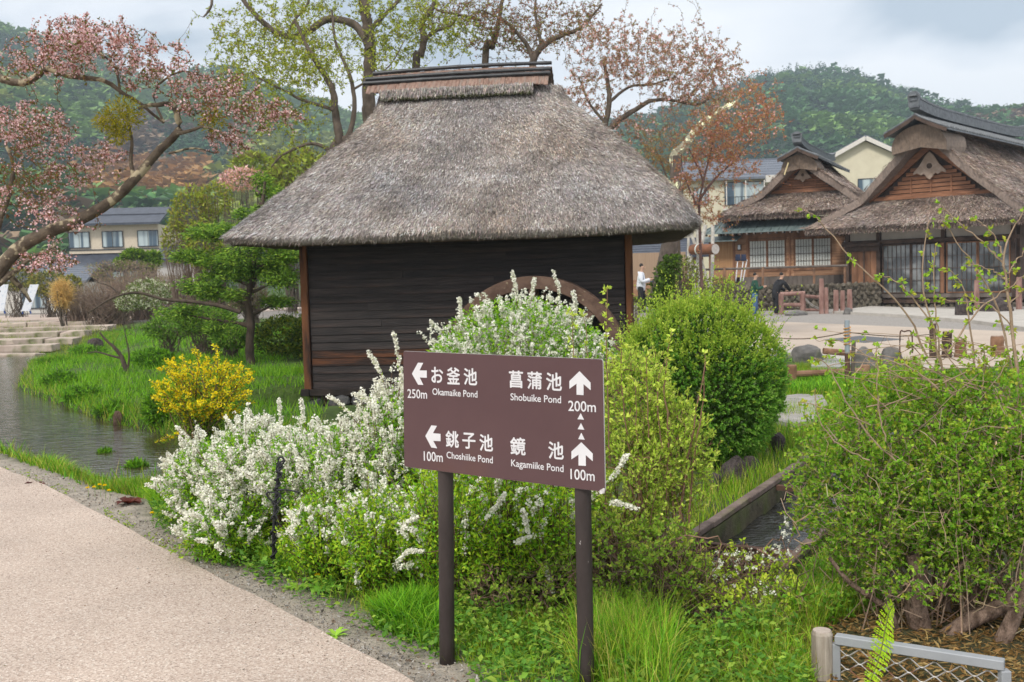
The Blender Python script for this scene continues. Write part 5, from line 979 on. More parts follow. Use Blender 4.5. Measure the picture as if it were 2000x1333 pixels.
def person(px, yfeet, d, H, rz, label, top, legs, hood=False, pose='front', zf=None):
    q = P(px, yfeet, d); e = empty('person', (q[0], q[1], q[2] if zf is None else zf), rz, label=label, cat='person'); s = H / 1.72
    # faces local +x ; hips .92, shoulders 1.42
    ln = .22 if pose == 'lean' else 0.0
    hip = (0, 0, .93); ch_ = (.02 + ln * .5, 0, 1.20); nk = (.02 + ln, 0, 1.44); hd = (.06 + ln * 1.15, 0, 1.60 - ln * .1)
    if pose == 'lean': hands = [(.62, .14, .98), (.62, -.14, .98)]; el = [(.40, .24, 1.13), (.40, -.24, 1.13)]
    else: hands = [(.34, .07, 1.16), (.36, -.06, 1.20)]; el = [(.06, .24, 1.10), (.06, -.24, 1.10)]
    J = [hip + (.13, .10), (.0, 0, 1.05, .115, .09), ch_ + (.155, .11), nk + (.055, .055), hd[:2] + (1.54 - ln * .1, .06, .06), hd[:2] + (1.62 - ln * .1, .082, .092), hd[:2] + (1.69 - ln * .1, .07, .08)]
    E_ = [(0, 1), (1, 2), (2, 3), (3, 4), (4, 5), (5, 6)]
    for k_, sd_ in enumerate((1, -1)):
        b = len(J); sh = (nk[0] - .01, .17 * sd_, 1.39); J += [sh + (.06,), el[k_] + (.042,), hands[k_] + (.03,), (hands[k_][0] + .06, hands[k_][1] * .9, hands[k_][2] + .01, .034, .02), (hands[k_][0] + .12, hands[k_][1] * .85, hands[k_][2] + .02, .022, .012)]; E_ += [(2, b), (b, b + 1), (b + 1, b + 2), (b + 2, b + 3), (b + 3, b + 4)]
    st = .10
    for k_, sd_ in enumerate((1, -1)):
        b = len(J); fx_ = st * (1 if k_ == 0 else -.5); J += [(0, .09 * sd_, .86, .09), (.03 + fx_ * .6, .10 * sd_, .50, .062), (fx_ * .8 - .02, .11 * sd_, .10, .042), (fx_ * .8 + .09, .12 * sd_, .04, .026, .02)]; E_ += [(0, b), (b, b + 1), (b + 1, b + 2), (b + 2, b + 3)]
    J = [tuple(np.array(j[:3]) * s) + tuple(v * s for v in j[3:]) for j in J]; body = skin('body', J, E_, M_skin, e)
    def sc(L): return [tuple(np.array(j[:3]) * s) + tuple(v * s for v in j[3:]) for j in L]
    lo = .70 if pose == 'lean' else .78
    T_ = sc([(0, 0, lo - .04, .19, .16), (0, 0, 1.02, .18, .15), ch_ + (.215, .16), nk[:2] + (1.43, .085, .085)]); TE = [(0, 1), (1, 2), (2, 3)]
    for k_, sd_ in enumerate((1, -1)): b = len(T_); T_ += sc([(nk[0] - .01, .175 * sd_, 1.385, .10), el[k_] + (.078,), tuple(np.array(hands[k_]) * .94 + np.array(el[k_]) * .06) + (.058,)]); TE += [(2, b), (b, b + 1), (b + 1, b + 2)]
    skin('jacket', T_, TE, top, e)
    L_ = sc([(0, 0, 1.04, .13, .10), (0, 0, .93, .142, .115)]); LE = [(0, 1)]
    for k_, sd_ in enumerate((1, -1)): b = len(L_); fx_ = st * (1 if k_ == 0 else -.5); L_ += sc([(0, .09 * sd_, .84, .12), (.03 + fx_ * .6, .10 * sd_, .50, .095), (fx_ * .8 - .02, .11 * sd_, .10, .075)]); LE += [(1, b), (b, b + 1), (b + 1, b + 2)]
    skin('trousers', L_, LE, legs, e)
    M_shoe = mat('dark_shoe', (.03, .03, .03), (.06, .06, .06))
    for k_, sd_ in enumerate((1, -1)): fx_ = st * (1 if k_ == 0 else -.5); skin('shoe', sc([(fx_ * .8 - .07, .115 * sd_, .06, .06, .055), (fx_ * .8 + .19, .12 * sd_, .045, .055, .045)]), [(0, 1)], M_shoe, e)
    hx = hd[0]; hz_ = 1.62 - ln * .1
    skin('hair', sc([(hx - .04, 0, hz_ + .0, .088, .098), (hx - .028, 0, hz_ + .085, .082, .09), (hx + .03, 0, hz_ + .105, .055, .07)]), [(0, 1), (1, 2)], M_hair if not hood else M_hair, e)
    a = Acc(); box(a, np.array([hx + .095, 0, hz_ + .0]) * s, np.array([.035, .022, .04]) * s); a.build('nose', M_skin, e)
    if hood: skin('hood', sc([(nk[0] - .07, 0, 1.44, .12, .09), (nk[0] - .10, 0, 1.38, .10, .08)]), [(0, 1)], top, e)
    return e, s, hands
M_wsh = mat('white_patterned_shirt', (.70, .72, .78), (.78, .80, .85), scale=20, c3=(.12, .16, .22), s3=14, t3=(.66, .70)); M_blk = mat('black_cloth', (.012, .012, .014), (.028, .028, .032), rough=.8); M_green = mat('dark_green_cloth', (.012, .055, .035), (.025, .085, .055), rough=.8); M_jean = mat('blue_jeans', (.05, .10, .20), (.10, .17, .30), rough=.85)
pe1, s1, h1 = person(1253, 612, 37, 1.75, R(-15), 'person in a white patterned shirt looking at a phone right of the mill', M_wsh, M_blk)
a = Acc(); box(a, (0, 0, 0), (.012, .075, .15)); o = a.build('phone', M_frame); o.location = (pe1.location[0] + .43, pe1.location[1] - .1, pe1.location[2] + 1.24); o.rotation_euler = (0, R(30), 0); tag(o, 'dark phone held by the person in the white shirt', 'phone')
person(1474, 620, 39.5, 1.68, R(0), 'person in a dark green jacket and jeans facing right', M_green, M_jean)
person(1516, 618, 40.8, 1.72, R(25), 'person in a black hooded coat leaning on the log barrier', M_blk, M_blk, hood=True, pose='lean')
# ------------------------------------------------------------------ forested hills
def forest():
    n = 14500; th = rng.uniform(-.60, .62, n * 2); r = np.sqrt(rng.uniform(178 ** 2, 735 ** 2, n * 2)); X = r * np.sin(th); Y = r * np.cos(th); px = 1000 + F * X / Y
    keep = (px > -350) & (px < 2350); X, Y, px, r = X[keep][:n], Y[keep][:n], px[keep][:n], r[keep][:n]; n = len(X); Z = h(X, Y)
    py = 541 - .0285 * (px - 1000) - (Z - CZ) / Y * F
    q = np.c_[X, Y, Z * 0]; a1 = noise3(q, .013); a2 = noise3(q + 50, .028); a3 = rng.normal(0, .35, n)
    dark, mid_, light, brown, olive, rust = np.array([(.024, .066, .030), (.06, .135, .05), (.13, .22, .06), (.16, .11, .08), (.20, .23, .055), (.27, .145, .055)])
    C = np.where((a1 + a3 * .6 > .05)[:, None], mid_, dark); C = np.where((a2 + a3 * .5 > .5)[:, None], light, C); C = np.where((a2 - a1 + a3 * .3 < -1.0)[:, None], brown, C)
    left = px < 760
    C = np.where((left & (a1 * .5 + a3 + (py - 120) / 90 * np.clip((330 - py) / 90, 0, 1) > .75))[:, None], light * .9, C)
    C = np.where((left & (py > 255) & (py < 330) & (px > 215) & (px < 330) & (a3 > -.2))[:, None], brown, C)
    C = np.where((left & (py > 335) & (py < 430) & (px > 180) & (px < 420) & (a3 > -.35))[:, None], rust, C); C = np.where((left & (py > 300) & (px > 420) & (a3 > -.1))[:, None], olive, C)
    C = np.where(((px < 120) & (py > 180) & (py < 230) & (a3 > 0))[:, None], olive * 1.2, C); C = np.where(((px > 330) & (px < 470) & (py > 270) & (py < 345) & (a3 > -.45))[:, None], dark * 1.3, C)
    C = np.where(((px > 1330) & (px < 1560) & (py > 400) & (a3 > -.4))[:, None], light, C)
    con = (C[:, 0] < .05) ; H = rng.uniform(5.5, 10, n) * (.75 + r / 1500); Wd = np.where(con, H * .24, H * .40)
    for side, lab in ((px < 900, 'steep forested hill slope on the left'), (px >= 900, 'dark green forested hill on the right')):
        k = np.where(side)[0]; m = 21; kk = np.repeat(k, m); N_ = len(kk); az_ = rng.uniform(0, 6.283, N_); t = rng.uniform(0, 1, N_); c_ = con[kk]
        prof = np.where(c_, (1 - t) * 1.0 + .05, np.sqrt(np.clip(1 - (2 * t - 1) ** 2, 0, 1)) * .9 + .1); zz = np.where(c_, .12 + t * .85, .25 + t * .7) * H[kk]; rr = prof * Wd[kk]
        B = np.c_[X[kk] + rr * np.cos(az_) * .55, Y[kk] + rr * np.sin(az_) * .55, Z[kk] + zz]; D = np.c_[np.cos(az_), np.sin(az_), np.where(c_, -.5, .35) + rng.normal(0, .3, N_)]
        L_ = rr * rng.uniform(.55, .95, N_) + .45; a = Acc(); leaves(a, B, D, L_, L_ * 1.35, np.clip(C[kk] * np.exp(rng.normal(0, .22, (N_, 1))), 0, 1), N=np.c_[rng.normal(0, .4, (N_, 2)), np.ones(N_)], tri=True)
        o = a.build('hillside_forest', M_needle); tag(o, lab, 'forest', kind='stuff')
forest()
# ------------------------------------------------------------------ growth of branches
def grow(acc, limbs, att, col, r_tip=.006, seg=6, wig=.10, rk=.012, up=.0, sides=4, limb_sides=9, limb_acc=None, rough_=.03):
    nodes = []; rads = []
    for pts, r0, r1 in limbs:
        L_ = np.linalg.norm(np.diff(pts, axis=0), axis=1).sum(); n = max(8, int(L_ / max(.12, L_ / 60))); c = spline(pts, n); c[1:-1] += rng.normal(0, r0 * rough_ * 2, (n - 2, 3)); rr = np.linspace(r0, r1, n) * (1 + rng.normal(0, rough_, n))
        tubes(limb_acc or acc, c, rr, limb_sides, col); nodes.append(c); rads.append(rr)
    NN = np.concatenate(nodes); RR_ = np.concatenate(rads); m = len(att); cap = len(NN) + m * seg; A = np.zeros((cap, 3)); Rr = np.zeros(cap); n = len(NN); A[:n] = NN; Rr[:n] = RR_
    d0 = np.array([((NN - q) ** 2).sum(1).min() for q in att]); order = np.argsort(d0 * np.exp(rng.normal(0, .3, m))); out_, orr = [], []; t = np.linspace(0, 1, seg + 1)[:, None]
    for k in order:
        q = att[k]; j = int(np.argmin(((A[:n] - q) ** 2).sum(1))); b = A[j]; v = q - b; L_ = np.linalg.norm(v)
        if L_ < 1e-3: continue
        c = (b + q) / 2 + rng.normal(0, 1, 3) * L_ * wig * 1.6 + np.array([0, 0, up * L_]); pts = b * (1 - t) ** 2 + c * 2 * t * (1 - t) + q * t ** 2; pts[1:-1] += rng.normal(0, L_ * wig * .25, (seg - 1, 3))
        r0 = min(Rr[j] * .8, r_tip + rk * L_); rr = r0 + (r_tip - r0) * t[:, 0] ** .8; out_.append(pts); orr.append(rr); A[n:n + seg] = pts[1:]; Rr[n:n + seg] = rr[1:]; n += seg
    O = np.array(out_); Q = np.array(orr); tubes(acc, O, Q, sides, col); return O, Q
def along(O, k, t0=.3, t1=1.0):
    """k random points on each polyline with tangents"""
    m, n, _ = O.shape; t = rng.uniform(t0, t1, (m, k)) * (n - 1); i = np.minimum(t.astype(int), n - 2); f = (t - i)[..., None]; r_ = np.arange(m)[:, None]
    a, b = O[r_, i], O[r_, i + 1]; return (a * (1 - f) + b * f).reshape(-1, 3), unit(b - a).reshape(-1, 3)
def atts(L_):
    o = []
    for (cx, cy, rx, ry, d, dd, n) in L_:
        v = rvec(n) * rng.uniform(0, 1, (n, 1)) ** .45; o.append(np.array([P(cx + rx * a_[0], cy + ry * a_[2], d + dd * a_[1]) for a_ in v]))
    return np.concatenate(o)
def PL(pts, d): return np.array([P(x, y, d if len(q) == 0 else q[0]) for x, y, *q in pts])
def more(A_, k=1.6):
    n = int(len(A_) * (k - 1)); i = rng.integers(0, len(A_), n); return np.vstack([A_, A_[i] + rng.normal(0, .35, (n, 3))])
def tree(name, base, label, cat='tree', group=None): return empty(name, tuple(base), 0, label=label, cat=cat, group=group)
bk = (.13, .105, .085)
# --- cherry on the left
tr = tree('cherry_tree', P(-150, 860, 12), 'pink blossoming cherry with a long lichen-covered limb sweeping in from the left edge')
limbs = [(a_, b_ * .8, c_ * .85) for a_, b_, c_ in [(PL([(-150, 900), (-110, 760), (-60, 640), (-20, 560)], 12), .20, .15), (PL([(-20, 560), (20, 500), (75, 462), (150, 432), (215, 395), (262, 352), (305, 300), (335, 272), (350, 248), (346, 222), (330, 204), (300, 205), (270, 212)], 12), .105, .022),
         (PL([(-90, 700), (-60, 540), (-20, 400), (-60, 200)], 12.5), .14, .09), (PL([(-60, 250), (-20, 150), (0, 154), (40, 163), (70, 152), (90, 134), (130, 148), (200, 156), (235, 180), (270, 200), (320, 240)], 12.2), .07, .018),
         (PL([(345, 262), (375, 255), (400, 248), (440, 262)], 11.8), .03, .012), (PL([(262, 352), (255, 310), (258, 275), (250, 240)], 12), .035, .015), (PL([(-20, 520), (0, 430), (20, 370), (25, 320), (10, 280)], 12.3), .05, .02), (PL([(-10, 560), (30, 530), (60, 505), (110, 480)], 12), .05, .015),
         (PL([(235, 185), (225, 130), (190, 100), (165, 70)], 12.2), .02, .01), (PL([(320, 240), (300, 180), (350, 140), (400, 150)], 12), .02, .01), (PL([(0, 520), (40, 560), (60, 590)], 12.2), .05, .02), (PL([(330, 300), (380, 290), (420, 300)], 12), .02, .008)]]
wood = Acc(); tw = Acc()
A_ = atts([(170, 85, 150, 60, 12, 1.2, 330), (80, 130, 110, 60, 12.3, 1.0, 140), (300, 130, 90, 60, 12, 1, 170), (420, 190, 110, 55, 12, 1.0, 260), (530, 225, 75, 40, 12, .8, 90), (60, 250, 90, 60, 12.4, 1.2, 260), (50, 360, 120, 70, 12.4, 1.2, 300), (180, 320, 90, 50, 12.2, .8, 70), (110, 430, 110, 40, 12.2, .8, 60), (90, 510, 80, 30, 12.2, .8, 90), (450, 270, 60, 30, 12, .5, 50)])
O, Q_ = grow(tw, limbs, A_, bk, r_tip=.003, wig=.10, rk=.009, limb_acc=wood, sides=3)
lb_ = np.array([.25, .24, .18]); wood.build('trunk', M_lich, tr, world=True, smooth=True); tw.build('twigs', M_twig, tr, world=True)
B, D = along(O, 6, .25, 1.0); pxx = 1000 + F * B[:, 0] / B[:, 1]; n = len(B); a = Acc()
cc = np.repeat(B, 4, 0) + rng.normal(0, .024, (n * 4, 3)); pale = (B[:, 2] < 2.6) & (pxx < 180); pal = np.repeat(pale, 4)
C = np.where(pal[:, None], cmix([(.86, .60, .60), (.78, .48, .48), (.66, .30, .29), (.40, .15, .12)], n * 4, [.52, .26, .13, .09]), cmix([(.80, .58, .58), (.62, .37, .36), (.36, .15, .12), (.74, .50, .49)], n * 4, [.26, .30, .22, .22]))
g = (rng.uniform(0, 1, len(B)) < .85) & (noise3(B, 2.2) + rng.normal(0, .3, len(B)) > .0); g5 = np.repeat(g, 4); discs(a, cc[g5], rvec(g5.sum()), rng.uniform(.009, .016, g5.sum()), C[g5]); a.build('blossoms', M_petal, tr, world=True)
a = Acc(); B, D = along(O, 7, .2, 1); n = len(B); leaves(a, B, D + rvec(n) * .8, rng.uniform(.025, .05, n), .018, cmix([(.15, .06, .045), (.13, .08, .035), (.11, .12, .03)], n))
# parasite clump of olive leaves in the fork
for (cx, cy, rr_, nn_) in ((240, 225, 38, 900), (230, 262, 22, 400), (415, 235, 26, 380), (205, 238, 22, 300)):
    v = rvec(nn_) * rng.uniform(0, 1, (nn_, 1)) ** .5; Bq = P(cx, cy, 11.9) + v * rr_ * .006 * [1, 1, .9]; leaves(a, Bq, v + rvec(nn_) * .7, rng.uniform(.03, .055, nn_), .016, cmix([(.20, .19, .02), (.28, .22, .02), (.12, .11, .015)], nn_))
a.build('leaves', M_leaf, tr, world=True)
# --- leafy multi-stem tree behind the mill, left of its ridge
def budtree(name, base, label, limbs, att, lcol, nleaf, ls, rt=.004, rk=.010, wcol=bk, wig=.11, lt0=.3, group=None, lw=.55, m=None, pet=None, woodm=None):
    limbs = [(p_, r0 * .78, r1 * .7) for p_, r0, r1 in limbs]; tr = tree(name, base, label, group=group); wood = Acc(); tw = Acc(); O, Q_ = grow(tw, limbs, more(att, 1.55), wcol, r_tip=rt * .8, wig=wig, rk=rk * .85, limb_acc=wood, sides=3, seg=4); wood.build('trunk', woodm or M_bark, tr, world=True, smooth=True); tw.build('twigs', M_twig, tr, world=True)
    B, D = along(O, nleaf, lt0, 1.02); n = len(B); red_ = np.mean(lcol, axis=0)[0] > np.mean(lcol, axis=0)[1]; a = Acc(); L_ = rng.uniform(*ls, n); leaves(a, B + rvec(n) * ls[1] * .4, D * .6 + rvec(n), L_, L_ * lw, cmix(lcol, n)); a.build('leaves', M_rleaf if red_ else M_leaf, tr, world=True)
    if pet: a = Acc(); k = rng.uniform(0, 1, n) < pet[0]; discs(a, B[k] + rvec(k.sum()) * .05, rvec(k.sum()), rng.uniform(.02, .04, k.sum()), cmix(pet[1], k.sum())); a.build('blossoms', M_petal, tr, world=True)
    return tr, O
yg = [(.20, .24, .03), (.28, .30, .05), (.13, .15, .03), (.24, .22, .06)]
budtree('budding_tree', (*P(722, 560, 25)[:2], -.2), 'tall old tree with a thick trunk and long limb left of the mill ridge',
        [(PL([(716, 620), (722, 300), (720, 180), (722, 90), (715, 30), (700, -40)], 25), .24, .16), (PL([(722, 95), (705, 62), (680, 42), (640, 38), (612, 55), (580, 72), (545, 66), (515, 45), (492, 22), (470, -5), (440, -30)], 24.6), .13, .07), (PL([(410, -20), (414, 5), (408, 22), (397, 34)], 24.6), .05, .03), (PL([(560, 70), (575, 40), (600, 10), (610, -30)], 24.8), .05, .03), (PL([(722, 60), (760, 20), (800, -20)], 25), .08, .05)],
        atts([(520, 60, 110, 70, 24.6, 1.6, 240), (600, 110, 90, 60, 24.6, 1.5, 120), (450, 110, 50, 70, 24.8, 1, 70), (740, 60, 60, 60, 25, 1.5, 110), (640, 10, 120, 30, 25, 2, 120), (800, 20, 80, 50, 25.5, 1.5, 80)]), yg, 7, (.05, .09), rt=.006, rk=.014)
budtree('budding_tree', (*P(655, 560, 23)[:2], -.2), 'forked tree with two dark curving stems at the left slope of the mill roof',
        [(PL([(650, 600), (648, 400), (652, 300), (662, 268), (655, 225), (650, 180), (630, 140), (607, 105), (590, 70), (575, 40)], 23), .17, .04), (PL([(664, 275), (682, 262), (692, 215), (688, 165), (672, 120), (655, 80), (648, 20)], 23), .09, .03), (PL([(650, 300), (628, 285), (600, 282), (565, 296), (545, 308), (530, 326)], 22.8), .06, .025), (PL([(652, 215), (620, 205), (588, 195), (560, 180), (510, 155), (490, 140)], 22.8), .055, .02), (PL([(690, 175), (715, 160), (760, 130), (790, 80)], 23), .035, .015)],
        atts([(540, 140, 90, 70, 22.8, 1.2, 170), (630, 120, 90, 90, 23, 1.4, 210), (560, 230, 90, 50, 22.8, 1.0, 110), (480, 160, 60, 60, 22.8, 1, 90), (740, 130, 50, 60, 23, 1, 60), (600, 300, 60, 20, 22.8, .6, 30)]), yg, 6, (.045, .085), rt=.0055, rk=.013)
rb = [(.22, .10, .055), (.16, .12, .05), (.20, .19, .05), (.28, .13, .08)]
budtree('budding_tree', (*P(815, 560, 26)[:2], -.2), 'slim tree with mossy forked stem behind the left half of the mill ridge',
        [(PL([(812, 600), (812, 150), (822, 110), (828, 75), (824, 45), (845, 15), (850, -30)], 26), .15, .07), (PL([(826, 80), (850, 62), (880, 50), (895, 30)], 26), .07, .04)], atts([(830, 50, 60, 60, 26, 1.5, 130), (890, 70, 50, 50, 26, 1.2, 90), (780, 90, 40, 40, 26, 1, 60)]), yg, 6, (.05, .09), rt=.006, rk=.014)
budtree('budding_tree', (*P(950, 560, 27)[:2], -.2), 'two-stemmed budding tree behind the middle of the mill ridge',
        [(PL([(948, 600), (948, 130), (962, 90), (972, 50), (985, -20)], 27), .14, .06), (PL([(940, 40), (900, 30), (860, 22), (840, 10)], 27), .06, .03)], atts([(960, 60, 70, 60, 27, 1.6, 150), (880, 30, 80, 40, 27, 1.5, 120), (1010, 90, 50, 30, 27, 1, 60)]), rb + yg[:1], 6, (.05, .09), rt=.006, rk=.014)
budtree('budding_tree', (*P(1045, 560, 26)[:2], -.2), 'wide-forked dark tree behind the right end of the mill ridge',
        [(PL([(1042, 600), (1040, 200), (1042, 120), (1060, 92), (1090, 72), (1125, 60), (1150, 40), (1175, 8)], 26), .15, .03), (PL([(1042, 118), (1030, 90), (1010, 65), (985, 40), (940, 20)], 26), .09, .03), (PL([(1058, 95), (1052, 60), (1045, 20), (1050, -30)], 26), .07, .03)],
        atts([(1060, 50, 100, 60, 26, 1.6, 230), (1140, 40, 60, 50, 26, 1, 110), (960, 30, 60, 40, 26, 1.4, 100)]), rb, 6, (.04, .08), rt=.006, rk=.014)
rr4 = [(.32, .16, .10), (.28, .18, .09), (.38, .20, .13), (.24, .21, .07)]
budtree('reddish_cherry_tree', (*P(1185, 560, 24)[:2], -.2), 'russet budding cherry rising behind the right slope of the mill roof',
        [(PL([(1185, 600), (1182, 300), (1180, 262), (1190, 190), (1180, 120)], 24), .16, .05), (PL([(1182, 262), (1210, 235), (1245, 212), (1270, 198), (1310, 196), (1360, 205), (1390, 190)], 24), .10, .025), (PL([(1190, 200), (1230, 170), (1275, 165), (1320, 150)], 24), .05, .02), (PL([(1182, 240), (1150, 200), (1130, 150)], 24), .05, .02), (PL([(1340, 200), (1370, 160), (1400, 130)], 24), .03, .015)],
        atts([(1200, 110, 100, 75, 24, 1.5, 330), (1310, 120, 110, 75, 24, 1.5, 400), (1400, 130, 60, 70, 24, 1.2, 150), (1140, 190, 50, 60, 24, 1, 110), (1240, 250, 90, 45, 24, 1, 110), (1350, 190, 80, 25, 24, 1, 120)]), rr4, 10, (.03, .06), rt=.005, rk=.011, pet=(.08, [(.7, .45, .42)]))
budtree('young_red_tree', (*P(1362, 560, 27)[:2], -.1), 'orange-red leafed young tree between the mill roof and the thatched cottage',
        [(PL([(1372, 600), (1366, 430), (1367, 385), (1372, 350), (1345, 290)], 27), .055, .025), (PL([(1366, 390), (1400, 345), (1440, 310), (1470, 270)], 27), .05, .015), (PL([(1372, 360), (1390, 290), (1400, 240)], 27), .04, .015), (PL([(1360, 400), (1335, 340), (1330, 300)], 27), .035, .015)],
        atts([(1400, 260, 75, 60, 27, 1.5, 330), (1480, 230, 55, 55, 27, 1.2, 190), (1430, 320, 60, 40, 27, 1.2, 120), (1350, 330, 40, 60, 27, 1, 110), (1380, 410, 45, 35, 27, 1, 70), (1450, 180, 50, 30, 27, 1, 80)]), [(.40, .17, .09), (.42, .23, .10), (.32, .22, .08), (.33, .13, .08)], 9, (.035, .07), rt=.005, rk=.010, wcol=(.16, .10, .09), pet=(.05, [(.75, .45, .42)]))
budtree('brown_shrub_tree', (*P(1330, 560, 31)[:2], -.1), 'olive brown bush-like tree crown hugging the right roof slope',
        [(PL([(1330, 600), (1322, 420), (1300, 340), (1280, 290)], 31), .07, .03)], atts([(1290, 300, 60, 55, 31, 1.2, 190), (1330, 380, 40, 40, 31, .8, 60)]), [(.26, .19, .05), (.20, .12, .05), (.30, .17, .06)], 8, (.04, .07), rt=.005, rk=.010)
# leaning trunk with a dead lichen-covered limb, ivy at its foot
lt = tree('leaning_tree', P(1283, 590, 30), 'leaning ivy-footed trunk with a bare pale lichen-covered limb right of the mill'); wood = Acc()
tubes(wood, spline(PL([(1284, 600), (1296, 540), (1308, 480), (1318, 430), (1322, 390), (1320, 340), (1318, 305)], 30), 40), np.linspace(.30, .15, 40), 12, (.14, .115, .10)); wood.build('trunk', M_bark, lt, world=True, smooth=True)
wood = Acc(); rr_ = lambda n, a0, a1: np.linspace(a0, a1, n) * (1 + rng.normal(0, .12, n))
for pts, a0, a1 in (([(1322, 400), (1320, 340), (1318, 305), (1335, 288), (1355, 260), (1380, 235), (1405, 217), (1430, 205), (1446, 205)], .17, .07), ([(1425, 207), (1440, 198), (1445, 182)], .06, .025), ([(1400, 218), (1401, 200), (1403, 190)], .04, .02), ([(1426, 206), (1425, 180)], .03, .015), ([(1318, 370), (1300, 350), (1290, 342)], .08, .04)): wood_n = 26; tubes(wood, spline(PL(pts, 30), wood_n), rr_(wood_n, a0, a1), 8, (.36, .35, .28))
wood.build('dead_limb', M_lich, lt, world=True)
n = 2600; t = rng.uniform(0, 1, n); B = np.array([P(1284 + 30 * q + rng.normal(0, 9), 600 - 100 * q, 29.7 + rng.normal(0, .3)) for q in t]); a = Acc(); leaves(a, B, rvec(n), rng.uniform(.08, .14, n), .09, cmix([(.05, .09, .015), (.08, .13, .02), (.03, .05, .01)], n)); a.build('ivy', M_leaf, lt, world=True)
# --- conifer left of the mill
cb = P(490, 712, 22); ct = tree('fir_tree', (cb[0], cb[1], hz(cb[0], cb[1]) - .1), 'dark green layered fir standing left of the mill'); wood = Acc(); tw = Acc(); fo = Acc()
pads = [(420, 505, 60, 14), (520, 470, 60, 16), (480, 530, 75, 18), (560, 500, 45, 16), (385, 560, 50, 12), (545, 545, 45, 14), (500, 420, 45, 16), (450, 450, 55, 14), (530, 380, 35, 18), (510, 355, 22, 14), (575, 460, 30, 14), (440, 575, 60, 12), (370, 500, 40, 10), (395, 455, 45, 14), (540, 590, 40, 10), (350, 610, 50, 10), (410, 640, 60, 12), (530, 520, 60, 30), (500, 470, 45, 34), (470, 500, 55, 26), (545, 500, 40, 34), (440, 535, 60, 20), (515, 430, 34, 26)]
limbs = [(PL([(492, 730), (487, 680), (490, 630), (484, 590), (492, 540), (500, 470), (512, 400), (518, 355)], 22), .105, .03)]
for i, (cx, cy, rx, ry) in enumerate(pads):
    dd = 22 + rng.uniform(-.6, .6); y0 = min(cy + 25, 640); limbs.append((np.array([P(490 + (510 - 490) * (640 - y0) / 280, y0, 22), P((490 + cx) / 2, y0 - 10, (22 + dd) / 2), P(cx, cy + 3, dd)]), .04, .012)); pads[i] = (cx, cy, rx, ry, dd)
A_ = atts([(cx, cy, rx, ry * .95, dd, rx * .011, int(rx * .62)) for cx, cy, rx, ry, dd in pads]); O, Q_ = grow(tw, limbs, A_, (.10, .075, .06), r_tip=.004, rk=.010, wig=.06, limb_acc=wood)
tubes(wood, spline(PL([(470, 610), (430, 598), (380, 590), (320, 585), (270, 572), (225, 580), (190, 600), (172, 612)], 21.5), 40), np.linspace(.05, .012, 40), 7, (.09, .07, .055)); tubes(wood, spline(PL([(235, 578), (215, 560), (190, 552)], 21.5), 12), np.linspace(.02, .008, 12), 5, (.09, .07, .055))
wood.build('trunk', M_bark, ct, world=True, smooth=True); tw.build('twigs', M_twig, ct, world=True)
B, D = along(O, 46, .05, 1.05); n = len(B); B = B + rng.normal(0, .07, B.shape) * [1, 1, .8]; Dn_ = D + rvec(n) * .9; Dn_[:, 2] = Dn_[:, 2] * .5 - .05; leaves(fo, B, Dn_, rng.uniform(.06, .12, n), .028, cmix([(.10, .20, .025), (.15, .27, .03), (.05, .10, .02), (.22, .32, .04)], n)); fo.build('needles', M_needle, ct, world=True)
# --- other shrubs and trees of the background
def blob(name, label, lobes, cols, n, size, cat='bush', d=None, stems=(.10, .08, .06), wl=.5, twig=0, group=None, out_=.7, m=None, flowers=None, low=True, flat=1.0):
    """bush of leaf sprays spread through lobes (px,py,rx,ry,depth)"""
    c0_ = P(lobes[0][0], lobes[0][1] + lobes[0][3], lobes[0][4]); zb = hz(c0_[0], c0_[1]); e = empty(name, (c0_[0], c0_[1], zb), 0, label=label, cat=cat, group=group); a = Acc(); tot = sum(l[2] * l[3] for l in lobes); tp = []
    for (cx, cy, rx, ry, dd) in lobes:
        k = max(30, int(n * rx * ry / tot)); c = P(cx, cy, dd); s = dd / 2000; v = rvec(k); rad = rng.uniform(.25, 1, (k, 1)) ** .35 * (1 + noise3(v + cx, 2.2)[:, None] * .14 + noise3(v + cy, 5)[:, None] * .10); B = c + v * rad * [rx * s, rx * s * .9, ry * s]
        if low: B[:, 2] = np.maximum(B[:, 2], zb + .02)
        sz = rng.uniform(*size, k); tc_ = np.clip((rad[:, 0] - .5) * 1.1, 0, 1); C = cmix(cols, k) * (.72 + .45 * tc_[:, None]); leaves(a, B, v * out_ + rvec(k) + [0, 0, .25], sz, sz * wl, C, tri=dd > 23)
        nt2 = max(10, int(twig * rx * ry / tot)) if twig else 10; vv = rvec(nt2); vv[:, 2] = np.abs(vv[:, 2]); tips = c + vv * [rx * s, rx * s * .9, ry * s] * rng.uniform(.8, 1.1, (nt2, 1)); bs = np.array([c[0], c[1], zb]) + rng.normal(0, rx * s * .2, (nt2, 3)) * [1, 1, 0]; t = np.linspace(0, 1, 6)[None, :, None]; pp = bs[:, None] * (1 - t) + tips[:, None] * t + rng.normal(0, rx * s * .05, (nt2, 6, 3)); tp.append(pp)
    pp = np.concatenate(tp); st = Acc(); rr = np.linspace(1, .3, 6)[None] * (rng.uniform(.5, 1.4, (len(pp), 1))) * size[1] * .09; tubes(st, pp, rr, 3, stems); st.build('stems', M_twig, e, world=True); a.build('foliage', m or M_leaf, e, world=True)
    if flowers:
        a = Acc(); B, D = along(pp, flowers[1], .5, 1.05); discs(a, B + rvec(len(B)) * .02, rvec(len(B)), rng.uniform(*flowers[2], len(B)), cmix(flowers[0], len(B), v=.08)); a.build('flowers', M_petal, e, world=True)
    return e
